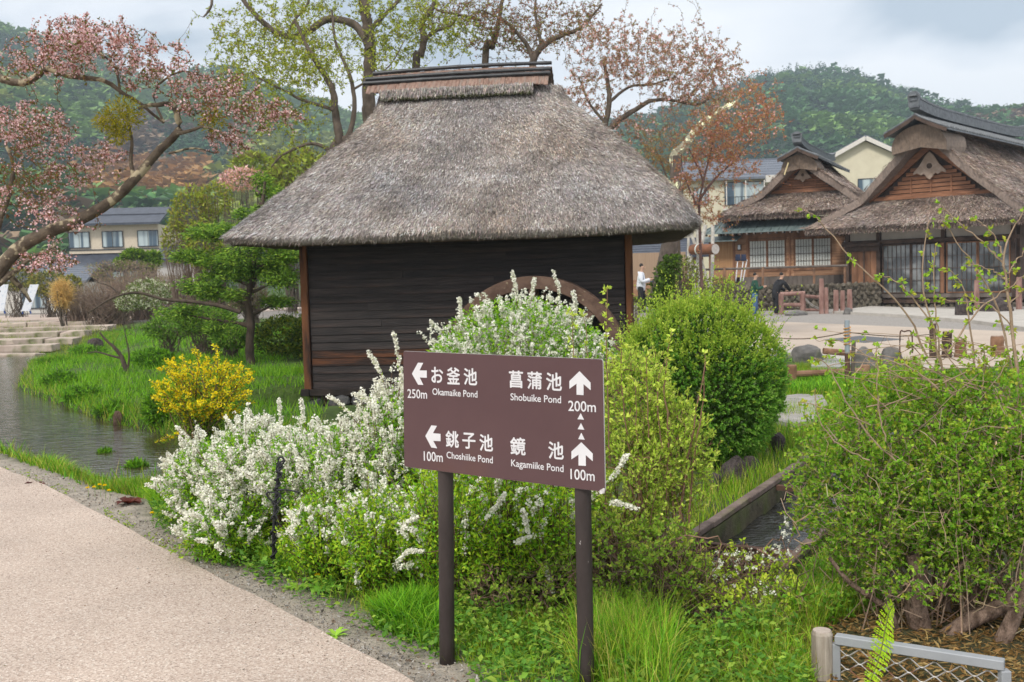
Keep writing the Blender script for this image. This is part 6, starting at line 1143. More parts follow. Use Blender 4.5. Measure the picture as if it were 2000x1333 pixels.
gr = [(.07, .13, .02), (.12, .20, .03), (.04, .08, .015), (.17, .24, .04)]; brn = [(.17, .13, .14), (.24, .17, .19), (.12, .09, .09)]
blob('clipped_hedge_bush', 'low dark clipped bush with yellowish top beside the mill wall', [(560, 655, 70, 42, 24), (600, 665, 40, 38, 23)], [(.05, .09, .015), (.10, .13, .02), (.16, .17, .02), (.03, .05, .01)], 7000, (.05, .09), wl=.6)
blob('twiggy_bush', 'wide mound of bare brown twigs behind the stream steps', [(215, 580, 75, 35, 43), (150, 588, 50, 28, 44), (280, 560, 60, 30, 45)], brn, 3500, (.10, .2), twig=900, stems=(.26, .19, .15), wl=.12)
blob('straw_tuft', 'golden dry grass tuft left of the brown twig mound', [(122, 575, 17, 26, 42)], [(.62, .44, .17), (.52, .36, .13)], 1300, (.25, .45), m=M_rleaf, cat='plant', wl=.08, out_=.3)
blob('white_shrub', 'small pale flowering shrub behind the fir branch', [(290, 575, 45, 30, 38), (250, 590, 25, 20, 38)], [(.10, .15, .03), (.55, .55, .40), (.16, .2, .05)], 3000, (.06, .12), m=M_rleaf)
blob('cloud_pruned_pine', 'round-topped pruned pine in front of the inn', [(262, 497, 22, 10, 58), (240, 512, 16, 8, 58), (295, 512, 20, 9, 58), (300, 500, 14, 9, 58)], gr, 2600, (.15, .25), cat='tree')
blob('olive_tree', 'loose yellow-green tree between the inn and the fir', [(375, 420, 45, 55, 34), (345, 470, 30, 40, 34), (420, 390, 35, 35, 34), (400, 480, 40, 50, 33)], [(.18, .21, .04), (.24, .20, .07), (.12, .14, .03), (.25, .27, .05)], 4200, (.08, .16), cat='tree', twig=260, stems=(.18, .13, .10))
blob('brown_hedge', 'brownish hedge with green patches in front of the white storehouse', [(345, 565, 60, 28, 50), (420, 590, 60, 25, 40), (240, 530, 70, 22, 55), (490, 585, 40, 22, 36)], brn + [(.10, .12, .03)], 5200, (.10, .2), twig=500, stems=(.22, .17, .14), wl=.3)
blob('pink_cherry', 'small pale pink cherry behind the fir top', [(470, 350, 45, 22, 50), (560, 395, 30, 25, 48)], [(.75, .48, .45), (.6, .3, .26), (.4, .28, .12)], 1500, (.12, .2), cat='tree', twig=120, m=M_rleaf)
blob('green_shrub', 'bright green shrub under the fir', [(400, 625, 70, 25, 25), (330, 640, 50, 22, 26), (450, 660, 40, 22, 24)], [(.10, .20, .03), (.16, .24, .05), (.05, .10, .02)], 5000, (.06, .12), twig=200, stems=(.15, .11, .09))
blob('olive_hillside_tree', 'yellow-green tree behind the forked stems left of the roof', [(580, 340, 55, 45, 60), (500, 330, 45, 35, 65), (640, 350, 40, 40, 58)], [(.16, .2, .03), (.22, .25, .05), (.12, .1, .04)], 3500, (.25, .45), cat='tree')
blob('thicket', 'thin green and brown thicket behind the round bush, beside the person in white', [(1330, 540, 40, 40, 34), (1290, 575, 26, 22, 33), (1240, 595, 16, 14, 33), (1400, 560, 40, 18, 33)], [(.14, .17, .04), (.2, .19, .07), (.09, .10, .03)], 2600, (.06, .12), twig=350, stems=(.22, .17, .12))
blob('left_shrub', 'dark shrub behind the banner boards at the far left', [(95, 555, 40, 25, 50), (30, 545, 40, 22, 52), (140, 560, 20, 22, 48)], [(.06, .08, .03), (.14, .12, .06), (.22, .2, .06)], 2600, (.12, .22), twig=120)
for i_, (cx, cy, rx, ry, dd, lb_) in enumerate([(118, 752, 34, 26, 19.0, 'lush green weed clump at the water edge of the far bank'), (165, 782, 40, 26, 16.8, 'bright green weed clump lower down the far bank'), (225, 812, 34, 24, 15.0, 'green weed clump beside the brown bank stone'), (105, 715, 28, 14, 25, 'dark green weed clump near the end of the stone steps'), (170, 690, 34, 14, 27, 'pale green leafy clump behind the bank grass'), (300, 700, 40, 16, 22, 'low green plant mound near the bare sapling'), (315, 800, 30, 30, 13.4, 'green shrublet left of the forsythia'), (268, 925, 16, 16, 10.8, 'small grass-like tuft standing in the near stream water'), (205, 900, 12, 12, 11.8, 'tiny green tuft at the near edge of the stream')]): blob('bank_plant', lb_, [(cx, cy, rx, ry, dd)], [(.08, .19, .02), (.13, .26, .02), (.05, .11, .015)], 1500, (.06, .13), cat='plant', group='weed clumps on the stream bank', wl=.3, out_=.5)
# bare small tree on the grass bank
bt_ = P(250, 726, 20); e = tree('bare_sapling', (bt_[0], bt_[1], hz(bt_[0], bt_[1]) - .05), 'small bare forked sapling on the grass bank by the stream', cat='tree'); a = Acc()
O, Q_ = grow(a, [(PL([(250, 730), (238, 700), (225, 680), (210, 668), (195, 650)], 20), .055, .015), (PL([(236, 700), (215, 695), (190, 688), (170, 690)], 20), .025, .008), (PL([(250, 722), (252, 690), (246, 660), (240, 630)], 20), .022, .006)], atts([(210, 640, 60, 40, 20, .5, 26), (260, 640, 30, 40, 20, .4, 16)]), (.09, .07, .055), r_tip=.004, rk=.01); a.build('trunk', M_bark, e, world=True)
# ------------------------------------------------------------------ flowering and leafy shrubs of the foreground
def bez(b, t, arch, seg=9, jit=.03):
    m = len(b); u = np.linspace(0, 1, seg)[None, :, None]; L_ = np.linalg.norm(t - b, axis=1)[:, None]; c = b * .35 + t * .65 + np.array([0, 0, 1.]) * L_ * arch + rng.normal(0, jit, (m, 3)); b, t, c = b[:, None], t[:, None], c[:, None]
    O = b * (1 - u) ** 2 + 2 * c * u * (1 - u) + t * u ** 2; O[:, 1:-1] += rng.normal(0, jit * .12, (m, seg - 2, 3)); return O
def lobes_w(L_):   # (px,py,rx,ry,depth,flowerness) -> centre, radii
    return [(P(cx, cy, d), np.array([rx * d / 2000, dy, ry * d / 2000]), fl) for cx, cy, rx, ry, d, dy, fl in L_]
spl = [(.13, .27, .02), (.20, .32, .025), (.08, .18, .02), (.27, .36, .03), (.24, .30, .03)]
def umbels(a, B, D, nper, rad, fr, col=((.86, .84, .75), (.80, .79, .69), (.66, .68, .50))):
    n = len(B); up = rvec(n) * .5 + [0, 0, .6]; C0 = B + unit(up) * rad * .5; q = np.repeat(C0, nper, 0) + rvec(n * nper) * rad * rng.uniform(.3, 1, (n * nper, 1)); Nn = rvec(n * nper) + np.repeat(up, nper, 0) * 1.2; discs(a, q, Nn, rng.uniform(*fr, n * nper), cmix(col, n * nper, [.62, .28, .10], v=.06))
def spirea(name, label, lobes, nw, extra=(), fd=.97, node=11, nper=6, fr=(.0052, .0082), rad=.016, ls=(.018, .032), leafn=26, arch=.25, zb=0.0, spike=.12, lowleaf=0.0):
    L_ = lobes_w(lobes); c0_ = L_[0][0]; e = empty(name, (c0_[0], c0_[1], zb), 0, label=label, cat='shrub'); st, lf, fl = Acc(), Acc(), Acc(); allO = []
    tot = sum(r[0] * r[2] for _, r, _ in L_)
    for c, r, f in L_:
        k = int(nw * r[0] * r[2] / tot); v = rvec(k * 2); v = v[v[:, 2] > -.45][:k]; k = len(v); rad_ = (1 + noise3(v + c, 2.0) * .10 + np.maximum(rng.normal(0, spike, k), -.2))[:, None]; tips = c + v * r * rad_
        zg_ = hz(c[0], c[1]); tips[:, 2] = np.maximum(tips[:, 2], zg_ + .04); base = c + v * r * [.45, .45, 0] * rng.uniform(.2, 1, (k, 1)) ; base[:, 2] = np.minimum(zg_ + rng.uniform(0, .05, k), tips[:, 2] - .03); O = bez(base, tips, arch * .5, 8); allO.append(O); hgt = v[:, 2]; pf = np.clip(f * (.45 + .9 * sstep(hgt, -.25, .35)), 0, 1); g = rng.uniform(0, 1, k) < pf
        B, D = along(O[~g], leafn, .15, 1.0); B2_, D2_ = along(O[g], leafn // 2, .15, .72); B, D = np.vstack([B, B2_]), np.vstack([D, D2_]); n = len(B); leaves(lf, B + rvec(n) * .012, D + rvec(n) * 1.0, rng.uniform(*ls, n), ls[1] * .33, cmix(spl, n))
        # inner foliage filling the volume
        m_ = int(k * 24); w = rvec(m_) * rng.uniform(.3, .95 if f > .5 else 1.02, (m_, 1)) ** .5; B = c + w * r; B[:, 2] = np.maximum(B[:, 2], zg_ + .02); leaves(lf, B, w + rvec(m_) * 1.1, rng.uniform(*ls, m_), ls[1] * .42, tri=True, C= cmix(spl[:3] if f > .5 else spl, m_))
        if g.any():
            B, D = along(O[g], node, .40, 1.02); kk = rng.uniform(0, 1, len(B)) < fd; umbels(fl, B[kk], D[kk], nper, rad, fr)
            # short flowering side shoots
            B0, D0 = along(O[g], 2, .45, .9); sd_ = unit(D0 + rvec(len(B0)) * .9 + [0, 0, .5]); Ls = rng.uniform(.05, .11, len(B0))[:, None]; t = np.linspace(0, 1, 5)[None, :, None]; O2 = B0[:, None] + sd_[:, None] * Ls[:, None] * t; tubes(st, O2[:, [0, 4]], np.full((len(O2), 2), .0012), 3, (.16, .10, .06)); B, D = along(O2, 4, .2, 1); umbels(fl, B, D, nper, rad, fr)
    if len(extra):
        for pts in extra:
            O = spline(pts, 12)[None]; allO.append(O[:, np.linspace(0, 11, 8).astype(int)]); B, D = along(O, 44, .25, 1.0); umbels(fl, B, D, nper, rad * .8, fr); B, D = along(O, 14, .0, .6); leaves(lf, B, D + rvec(len(B)), .025, .009, cmix(spl, len(B)))
    O = np.concatenate(allO)[:, [0, 2, 4, 6, 7]]; tubes(st, O, np.broadcast_to(np.linspace(.0035, .0012, O.shape[1])[None], O.shape[:2]), 3, (.17, .105, .065))
    st.build('stems', M_twig, e, world=True); lf.build('foliage', M_leaf, e, world=True)
    if fl.V: fl.build('blossoms', M_petal, e, world=True)
    return e
# front white spirea left of the sign
spirea('spirea_shrub', 'white blossoming spirea spreading beside the path with the black stake in it', [(415, 945, 92, 92, 6.7, .42, .98), (500, 925, 95, 100, 6.4, .42, .98), (590, 925, 95, 88, 6.1, .42, .98), (450, 1030, 90, 75, 6.0, .35, .55)], 1050, node=22, nper=6,
       extra=[PL(q, 6.3) for q in (((555, 860), (548, 815), (545, 782)), ((600, 850), (592, 810), (588, 776)), ((505, 860), (492, 820), (484, 790)), ((400, 900), (370, 860), (345, 835)), ((365, 930), (335, 905), (318, 900)), ((470, 870), (452, 835), (440, 815)))])
spirea('spirea_shrub', 'tall white and green spirea right behind the left edge of the sign board', [(680, 915, 90, 90, 5.9, .40, .95), (765, 880, 75, 125, 5.8, .40, .8), (650, 1040, 95, 85, 5.5, .34, .35), (740, 1050, 85, 100, 5.25, .32, .28)], 900, node=19, nper=6,
       extra=[PL(q, 5.7) for q in (((775, 800), (782, 740), (776, 690), (769, 650)), ((760, 780), (745, 735), (730, 705), (719, 688)), ((765, 800), (752, 770), (742, 745)), ((700, 830), (670, 795), (640, 775)), ((745, 800), (715, 780), (690, 772)), ((790, 830), (788, 780), (784, 720)))])
spirea('spirea_shrub', 'mostly green spirea with scattered white sprays below the sign board', [(880, 1020, 110, 135, 5.1, .35, .16), (990, 1010, 110, 140, 5.1, .35, .18), (1090, 1020, 90, 140, 5.0, .33, .22), (960, 900, 160, 90, 5.6, .35, .5)], 620, node=12, leafn=44,
       extra=[PL(q, 4.72) for q in (((940, 1040), (955, 1010), (975, 985), (985, 968)), ((1035, 1060), (1028, 1025), (1022, 1000)), ((1085, 1180), (1075, 1140), (1066, 1110)), ((860, 1075), (830, 1080), (800, 1078), (780, 1095)), ((1060, 1050), (1035, 1050), (1010, 1062)), ((1180, 985), (1210, 985), (1250, 1000)), ((1175, 960), (1200, 930), (1225, 890)), ((830, 1010), (800, 1020), (785, 1040)))])
spirea('spirea_shrub', 'dense white spirea dome in front of the water wheel above the sign', [(1010, 690, 165, 115, 10.2, .8, .98), (900, 710, 70, 60, 10.0, .5, .9), (1120, 700, 80, 75, 10.0, .55, .9), (1020, 800, 160, 120, 10.0, .7, .3)], 950, node=15, nper=5, fr=(.009, .0135), rad=.024, ls=(.03, .05), leafn=14, zb=-.2, spike=.10,
       extra=[PL(q, 9.8) for q in (((1010, 610), (1008, 570), (1000, 530)), ((1085, 610), (1092, 570), (1080, 530)), ((1035, 600), (1040, 570), (1044, 545)), ((905, 640), (900, 610), (897, 582)), ((1120, 640), (1125, 600), (1118, 570)), ((870, 650), (850, 640), (840, 628)))])
# --- round bush
def sprigs(a, st, C0, Dd, Ls, nl, ls, cols, wl=.4, tipcol=None, m=3, pair=True, droop=0.0, rad=.0012, scol=(.15, .13, .05)):
    n = len(C0); t = np.linspace(0, 1, 4)[None, :, None]; O = C0[:, None] + unit(Dd)[:, None] * Ls[:, None, None] * t - np.array([0, 0, 1.]) * droop * Ls[:, None, None] * t ** 2; O3 = O[::3 if n > 1500 else 1][:, [0, 3]]; tubes(st, O3, np.full((len(O3), 2), rad), 3, scol)
    B, D = along(O, nl, .05, 1.0); k = len(B); tt = (B - np.repeat(C0, nl, 0)); fr_ = np.clip(np.linalg.norm(tt, axis=1) / np.repeat(Ls, nl), 0, 1)[:, None]; C = cmix(cols, k)
    if tipcol is not None: C = C * (1 - fr_ ** 1.5) + cmix(tipcol, k) * fr_ ** 1.5
    leaves(a, B, D + rvec(k) * .9, rng.uniform(*ls, k), ls[1] * wl, C); return O
rbC = P(1366, 752, 8.9); rbR = np.array([156 * .00445, .70, 160 * .00445]); e = empty('round_bush', (rbC[0], rbC[1], hz(rbC[0], rbC[1])), 0, label='big round bush with yellow-green tips between the mill and the plaza', cat='bush'); a, st = Acc(), Acc()
n = 6200; v = rvec(n); v = v[(v[:, 1] < .5) | (v[:, 2] > .3)]; n = len(v); vv = np.sign(v) * np.abs(v) ** .95; rad_ = 1 + noise3(v, 3.0) * .06 + noise3(v, 8.0) * .07; C0 = rbC + vv * rbR * rad_[:, None] * .95
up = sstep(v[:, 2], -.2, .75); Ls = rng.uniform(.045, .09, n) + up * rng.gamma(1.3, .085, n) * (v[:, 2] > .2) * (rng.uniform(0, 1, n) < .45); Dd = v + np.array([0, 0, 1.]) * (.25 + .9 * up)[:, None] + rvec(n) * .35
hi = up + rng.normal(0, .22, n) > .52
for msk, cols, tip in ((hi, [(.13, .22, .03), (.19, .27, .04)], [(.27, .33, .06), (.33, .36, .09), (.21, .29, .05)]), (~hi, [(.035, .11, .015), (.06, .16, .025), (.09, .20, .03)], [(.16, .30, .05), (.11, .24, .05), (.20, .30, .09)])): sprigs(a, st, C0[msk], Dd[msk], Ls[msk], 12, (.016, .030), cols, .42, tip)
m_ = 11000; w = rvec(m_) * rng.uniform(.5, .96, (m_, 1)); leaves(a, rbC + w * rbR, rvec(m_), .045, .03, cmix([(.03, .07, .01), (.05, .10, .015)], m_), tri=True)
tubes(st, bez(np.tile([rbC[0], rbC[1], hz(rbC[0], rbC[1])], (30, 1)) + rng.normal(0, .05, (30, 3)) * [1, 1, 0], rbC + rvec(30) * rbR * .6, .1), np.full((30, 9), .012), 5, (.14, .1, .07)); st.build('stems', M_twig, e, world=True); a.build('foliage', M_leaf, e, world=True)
# --- pale twiggy shrub right of the sign
def shrub(name, label, cat, lobes, stems_, cols, tipcol, nsp, ls, twigs, tcol, wl=.45, nl=7, spl_=(.04, .09), trad=(.0035, .0012), tarch=.15, curly=0.0, leafdir=.5, sp_up=.5, extra_leaf=(6, .03)):
    L_ = lobes_w([(*l, 0) for l in lobes]); c0_ = L_[0][0]; e = empty(name, (c0_[0], c0_[1], hz(c0_[0], c0_[1])), 0, label=label, cat=cat); a, st = Acc(), Acc(); tot = sum(r[0] * r[2] for _, r, _ in L_)
    for c, r, _ in L_:
        k = int(nsp * r[0] * r[2] / tot); v = rvec(k); rad_ = rng.uniform(.55, 1.02, (k, 1)) ** .6 * (1 + noise3(v + c, 3.2)[:, None] * .18); C0 = c + v * r * rad_; C0[:, 2] = np.maximum(C0[:, 2], hz(c[0], c[1]) + .03); sprigs(a, st, C0, v * leafdir + rvec(k) + [0, 0, sp_up], rng.uniform(*spl_, k), nl, ls, cols, wl, tipcol, scol=tcol)
        k = int(twigs * r[0] * r[2] / tot); v = rvec(k); tips = c + v * r * rng.uniform(.9, 1.15, (k, 1)) * (1 + .18 * (rng.uniform(0, 1, (k, 1)) < .2)); b = c + rvec(k) * r * .7; zb = hz(c[0], c[1]) + .01; b[:, 2] = np.where(rng.uniform(0, 1, k) < .4, zb, np.maximum(b[:, 2], zb)); tips[:, 2] = np.maximum(tips[:, 2], zb + .02); O = bez(b, tips, tarch, 8, .05 + curly); tubes(st, O, np.broadcast_to(np.linspace(*trad, 8)[None], (k, 8)) * rng.uniform(.6, 1.5, (k, 1)), 3, cvar(tcol, k, .2).repeat(1, 0)); 
    for pts, r0, r1, nf in stems_:
        O = spline(pts, 16)[None]; O = O + rng.normal(0, .003, O.shape); tubes(st, O, np.linspace(r0, r1, 16)[None], 6, tcol)
        if nf: 
            B, D = along(O, nf, .12, 1.0); B = np.vstack([B, O[0][-1:]]); D = np.vstack([D, unit(O[0][-1:] - O[0][-2:-1])]); kk = len(B); sprigs(a, st, B, rvec(kk) + D * .5, rng.uniform(.012, .03, kk), extra_leaf[0], (extra_leaf[1] * .6, extra_leaf[1]), tipcol or cols, wl, None, scol=tcol, rad=.001, droop=.3)
    st.build('stems', M_twig, e, world=True); a.build('foliage', M_leaf, e, world=True); return e
pal = [(.20, .30, .05), (.28, .35, .08), (.15, .25, .04)]; tipp = [(.34, .42, .09), (.44, .47, .16), (.30, .34, .07)]
sl_ = [(PL(q, 5.0), r0, .0016, nf) for q, r0, nf in (([(1190, 900), (1186, 760), (1184, 640), (1186, 560)], .004, 22), ([(1160, 900), (1152, 740), (1140, 610)], .0035, 18), ([(1130, 900), (1122, 720), (1115, 605)], .0035, 14), ([(1235, 930), (1215, 760), (1212, 650)], .004, 18), ([(1268, 900), (1265, 780), (1262, 700)], .004, 12), ([(1320, 1060), (1305, 860), (1298, 740), (1310, 650)], .006, 18),
        ([(1312, 1120), (1335, 960), (1352, 850), (1372, 740), (1378, 700)], .007, 6), ([(1345, 1090), (1350, 940), (1372, 800), (1376, 690)], .006, 4), ([(1290, 1100), (1250, 960), (1245, 850), (1240, 740)], .006, 16), ([(1340, 1040), (1290, 860), (1285, 760), (1300, 700)], .004, 16), ([(1200, 1120), (1180, 1000), (1150, 880)], .006, 3), ([(1230, 1130), (1240, 1040), (1250, 960)], .009, 2), ([(1180, 1160), (1160, 1090), (1150, 1040)], .009, 0))]
shrub('twiggy_shrub', 'pale green shrub with upright reddish stems right of the sign board', 'shrub', [(1240, 800, 75, 110, 5.3, .28), (1310, 900, 75, 120, 5.2, .28), (1230, 950, 85, 110, 5.1, .28)], sl_, pal, tipp, 2200, (.016, .028), 160, (.26, .15, .095), sp_up=1.2)
shrub('twiggy_shrub', 'low tangle of brown twigs with sparse green leaves right of the sign post', 'shrub', [(1180, 1110, 95, 100, 4.8, .28), (1290, 1120, 95, 100, 4.75, .28), (1080, 1150, 95, 75, 4.85, .25), (970, 1160, 80, 60, 4.9, .25)], [], [(.12, .22, .03), (.18, .28, .05)], [(.22, .32, .06), (.3, .3, .08)], 1700, (.015, .030), 560, (.20, .13, .09), curly=.05, spl_=(.03, .07))
shrub('overhanging_spirea', 'sparse spirea sprays with small white flowers hanging over the channel', 'shrub', [(1450, 1125, 95, 32, 5.0, .2), (1510, 1180, 60, 36, 4.7, .2), (1390, 1190, 80, 34, 4.7, .2), (1330, 1130, 60, 50, 4.9, .2)], [], [(.17, .29, .03), (.25, .36, .04)], [(.32, .40, .05), (.4, .42, .08)], 560, (.015, .03), 420, (.20, .13, .09), curly=.08, spl_=(.05, .11))
a = Acc(); B = atts([(1450, 1095, 70, 24, 4.9, .2, 40), (1400, 1135, 50, 30, 4.8, .2, 24), (1535, 1035, 10, 30, 5.5, .1, 16), (1500, 1150, 60, 30, 4.7, .2, 22), (1520, 1080, 40, 26, 5, .2, 20)]); umbels(a, B, B, 7, .013, (.005, .007)); o = a.build('spirea_blossoms', M_petal, bpy.data.objects['overhanging_spirea'], world=True); o.name = 'blossoms'
# --- big bush in the right foreground
tan = (.40, .29, .20); gl = [(.075, .19, .02), (.115, .25, .025), (.05, .13, .015), (.16, .29, .03)]; tl = [(.17, .28, .04), (.24, .33, .05), (.26, .25, .05)]
shoots = [(PL(q, d_), r0, .0018, nf) for q, d_, r0, nf in (([(1812, 700), (1770, 610), (1705, 545), (1645, 485), (1600, 430), (1568, 410)], 4.8, .0050, 9), ([(1850, 760), (1822, 650), (1802, 560), (1806, 480), (1818, 424)], 4.7, .0050, 16), ([(1840, 720), (1830, 640), (1825, 560), (1827, 482)], 4.75, .0042, 12),
       ([(1995, 760), (1976, 640), (1968, 560), (1960, 500), (1975, 455), (1999, 415)], 4.6, .0085, 7), ([(1962, 515), (1925, 480), (1880, 440), (1840, 403)], 4.6, .0042, 8), ([(1960, 500), (1940, 460), (1905, 426)], 4.6, .0042, 7), ([(1975, 720), (1950, 610), (1925, 555), (1890, 500), (1842, 436)], 4.65, .0055, 13), ([(1830, 650), (1790, 590), (1752, 552), (1716, 536)], 4.7, .0042, 9),
       ([(1905, 720), (1893, 620), (1880, 560), (1852, 525)], 4.7, .0045, 9), ([(1850, 690), (1900, 620), (1955, 570), (2010, 535)], 4.6, .0050, 6), ([(1967, 535), (1985, 510), (2005, 485)], 4.6, .0035, 3), ([(1968, 600), (1990, 575), (2010, 560)], 4.6, .0035, 3), ([(1965, 545), (1930, 525), (1890, 515)], 4.6, .003, 7), ([(1975, 640), (1940, 600), (1905, 590), (1870, 588), (1835, 585)], 4.6, .0035, 9), ([(1830, 760), (1780, 720), (1720, 700), (1655, 690)], 4.5, .0045, 6), ([(1750, 900), (1680, 830), (1620, 720), (1590, 700)], 4.4, .004, 4), ([(1700, 900), (1640, 870), (1600, 820), (1590, 757)], 4.3, .003, 3), ([(1730, 860), (1716, 790), (1712, 680)], 4.4, .0035, 6),
       ([(1700, 830), (1620, 800), (1560, 785)], 4.4, .0025, 4))]
shoots += [(PL([(rng.uniform(1640, 2000), rng.uniform(760, 860)) for _ in range(1)] + [(rng.uniform(1600, 2010), rng.uniform(640, 760)) for _ in range(1)] + [(rng.uniform(1580, 2020), rng.uniform(640, 740))], 4.6), .003, .0012, 8) for _ in range(16)]
bb = shrub('spreading_bush', 'large spreading bush with tangled pale shoots and thick trunks in the right foreground', 'bush', [(1790, 900, 205, 175, 4.8, .50), (1960, 880, 200, 170, 4.7, .55), (2150, 900, 200, 180, 4.7, .55), (1690, 985, 130, 140, 4.7, .42), (1850, 985, 160, 115, 4.6, .40), (2020, 975, 170, 110, 4.6, .40), (1790, 1125, 110, 26, 4.45, .25), (1950, 1130, 100, 24, 4.45, .25)], shoots, gl, tl, 9500, (.011, .026), 620, tan, wl=.55, nl=9, curly=.10, trad=(.0032, .0012), tarch=.2, extra_leaf=(4, .028))
wood = Acc()
for pts, r0, r1, d_ in (([(1815, 1330), (1800, 1240), (1788, 1180), (1795, 1130), (1780, 1080)], .062, .03, 4.45), ([(1835, 1255), (1890, 1215), (1945, 1190), (2000, 1155), (2060, 1110)], .042, .028, 4.4), ([(1872, 1300), (1885, 1220), (1905, 1150), (1925, 1080)], .03, .014, 4.5), ([(1790, 1260), (1760, 1215), (1720, 1180), (1660, 1138), (1620, 1090)], .02, .008, 4.5), ([(1925, 1350), (1950, 1270), (1985, 1195), (2010, 1120)], .042, .026, 4.3), ([(1790, 1180), (1830, 1150), (1862, 1125), (1890, 1090)], .02, .010, 4.45),
                   ([(1770, 1290), (1752, 1230), (1735, 1180), (1742, 1150)], .016, .010, 4.4), ([(1860, 1250), (1850, 1190), (1845, 1130)], .022, .012, 4.6), ([(2020, 1330), (2040, 1250), (2090, 1180)], .05, .03, 4.5), ([(1950, 1200), (1920, 1150), (1880, 1100)], .014, .008, 4.6)):
    c = spline(PL(pts, d_), 34); tubes(wood, c, np.linspace(r0, r1, 34) * (1 + .07 * noise3(c, 9)), 16, (.23, .165, .13))
wood.build('trunk', M_bark2, bb, world=True, smooth=True)
# --- forsythia
e = empty('forsythia', tuple(P(400, 850, 12.2)), 0, label='bright yellow forsythia leaning over the stream bank', cat='shrub'); a, st, fl = Acc(), Acc(), Acc(); fc_ = P(400, 775, 12.2)
b = np.tile(P(395, 850, 12.2), (150, 1)) + rng.normal(0, .12, (150, 3)) * [1, 1, .2]; v = rvec(150); v[:, 2] = v[:, 2] * .8 + .25; tips = fc_ + v * [95 * .0061, .5, 78 * .0061] * rng.uniform(.75, 1.15, (150, 1)); O = bez(b, tips, .25, 10, .05)
ex_ = [PL(q, 12.0) for q in (((390, 800), (340, 760), (292, 744)), ((420, 780), (425, 720), (420, 672)), ((440, 790), (470, 745), (492, 728)), ((370, 790), (330, 725), (310, 720)), ((380, 850), (345, 850), (305, 862)), ((400, 760), (385, 700), (378, 680)))]
O = np.concatenate([O] + [spline(q, 10)[None] for q in ex_]); tubes(st, O, np.broadcast_to(np.linspace(.008, .003, 10)[None], O.shape[:2]), 4, (.22, .16, .08)); B, D = along(O, 60, .35, 1.0); n = len(B); leaves(fl, B + rvec(n) * .02, rvec(n) + D * .3, rng.uniform(.028, .042, n), .020, cmix([(.92, .74, .02), (.88, .66, .01), (.92, .80, .05)], n)); B, D = along(O, 45, .1, .95); n = len(B); leaves(a, B + rvec(n) * .05, rvec(n), rng.uniform(.03, .05, n), .02, cmix([(.12, .22, .02), (.2, .28, .02), (.08, .14, .02)], n))
st.build('stems', M_twig, e, world=True); a.build('foliage', M_leaf, e, world=True); fl.build('flowers', M_petal, e, world=True)
# ------------------------------------------------------------------ grass
def grass_region(n, polypx, z, hh, ww, lean, cols, clump=0.0, dens=None, fall=None, minpd=.25):
    pts = np.array([G(x, y, z)[:2] for x, y in polypx]); lo, hi_ = pts.min(0), pts.max(0); out_ = np.zeros((0, 2))
    while len(out_) < n:
        q = rng.uniform(lo, hi_, (n * 2, 2)); inside = np.zeros(len(q), bool); j = len(pts) - 1
        for i in range(len(pts)):
            xi, yi, xj, yj = *pts[i], *pts[j]; c = ((yi > q[:, 1]) != (yj > q[:, 1])) & (q[:, 0] < (xj - xi) * (q[:, 1] - yi) / (yj - yi + 1e-9) + xi); inside ^= c; j = i
        q = q[inside]; w = rng.uniform(0, 1, len(q)) < np.minimum(1, (3.0 / np.maximum(q[:, 1], 3)) ** 1.0 * 1.8) if fall else np.ones(len(q), bool); q = q[w]
        if clump: q = q[noise3(np.c_[q, q[:, 0]], clump) + rng.normal(0, .35, len(q)) > -.15]
        q = q[(path_d(q[:, 0], q[:, 1]) > minpd + rng.exponential(.15, len(q))) & (stream_d(q[:, 0], q[:, 1]) > -.10) & (chan_d(q[:, 0], q[:, 1]) > .12) & ~((np.abs(q[:, 0] - .062 * q[:, 1] - .01) < .075) & (q[:, 1] < 3.8)) & ~((np.abs(q[:, 0] + .069 * q[:, 1]) < .06) & (q[:, 1] < 4.2))]; out_ = np.vstack([out_, q])
    q = out_[:n]; B = np.c_[q, h(q[:, 0], q[:, 1]) - .01]; cl = noise3(np.c_[q, q[:, 1]], 1.3); hgt = rng.uniform(*hh, n) * np.exp(cl * .3); Cc = cmix(cols, n) * np.exp(noise3(np.c_[q, q[:, 1]], 2.1) * .15)[:, None]; return B, hgt, rng.uniform(*ww, n), rng.uniform(*lean, n), Cc
G1 = [(.13, .28, .015), (.19, .36, .02), (.08, .18, .015), (.27, .36, .04)]; G2 = [(.09, .25, .015), (.15, .34, .02), (.21, .36, .03), (.06, .15, .012)]; GD = [(.16, .24, .02), (.30, .34, .05), (.35, .30, .11), (.11, .18, .02)]
g = Acc()
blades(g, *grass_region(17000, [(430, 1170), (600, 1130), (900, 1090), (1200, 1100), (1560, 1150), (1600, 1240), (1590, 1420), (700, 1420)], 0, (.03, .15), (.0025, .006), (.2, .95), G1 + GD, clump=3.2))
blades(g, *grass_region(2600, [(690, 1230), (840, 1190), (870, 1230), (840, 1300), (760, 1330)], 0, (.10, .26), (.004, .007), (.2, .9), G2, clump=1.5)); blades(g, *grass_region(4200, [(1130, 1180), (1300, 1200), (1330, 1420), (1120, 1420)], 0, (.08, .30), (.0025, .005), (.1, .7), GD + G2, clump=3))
blades(g, *grass_region(4200, [(300, 985), (420, 1050), (560, 1120), (640, 1180), (690, 1260), (660, 1275), (500, 1175), (300, 1060)], 0, (.06, .20), (.004, .007), (.2, .9), G1, clump=1.6, minpd=.3))
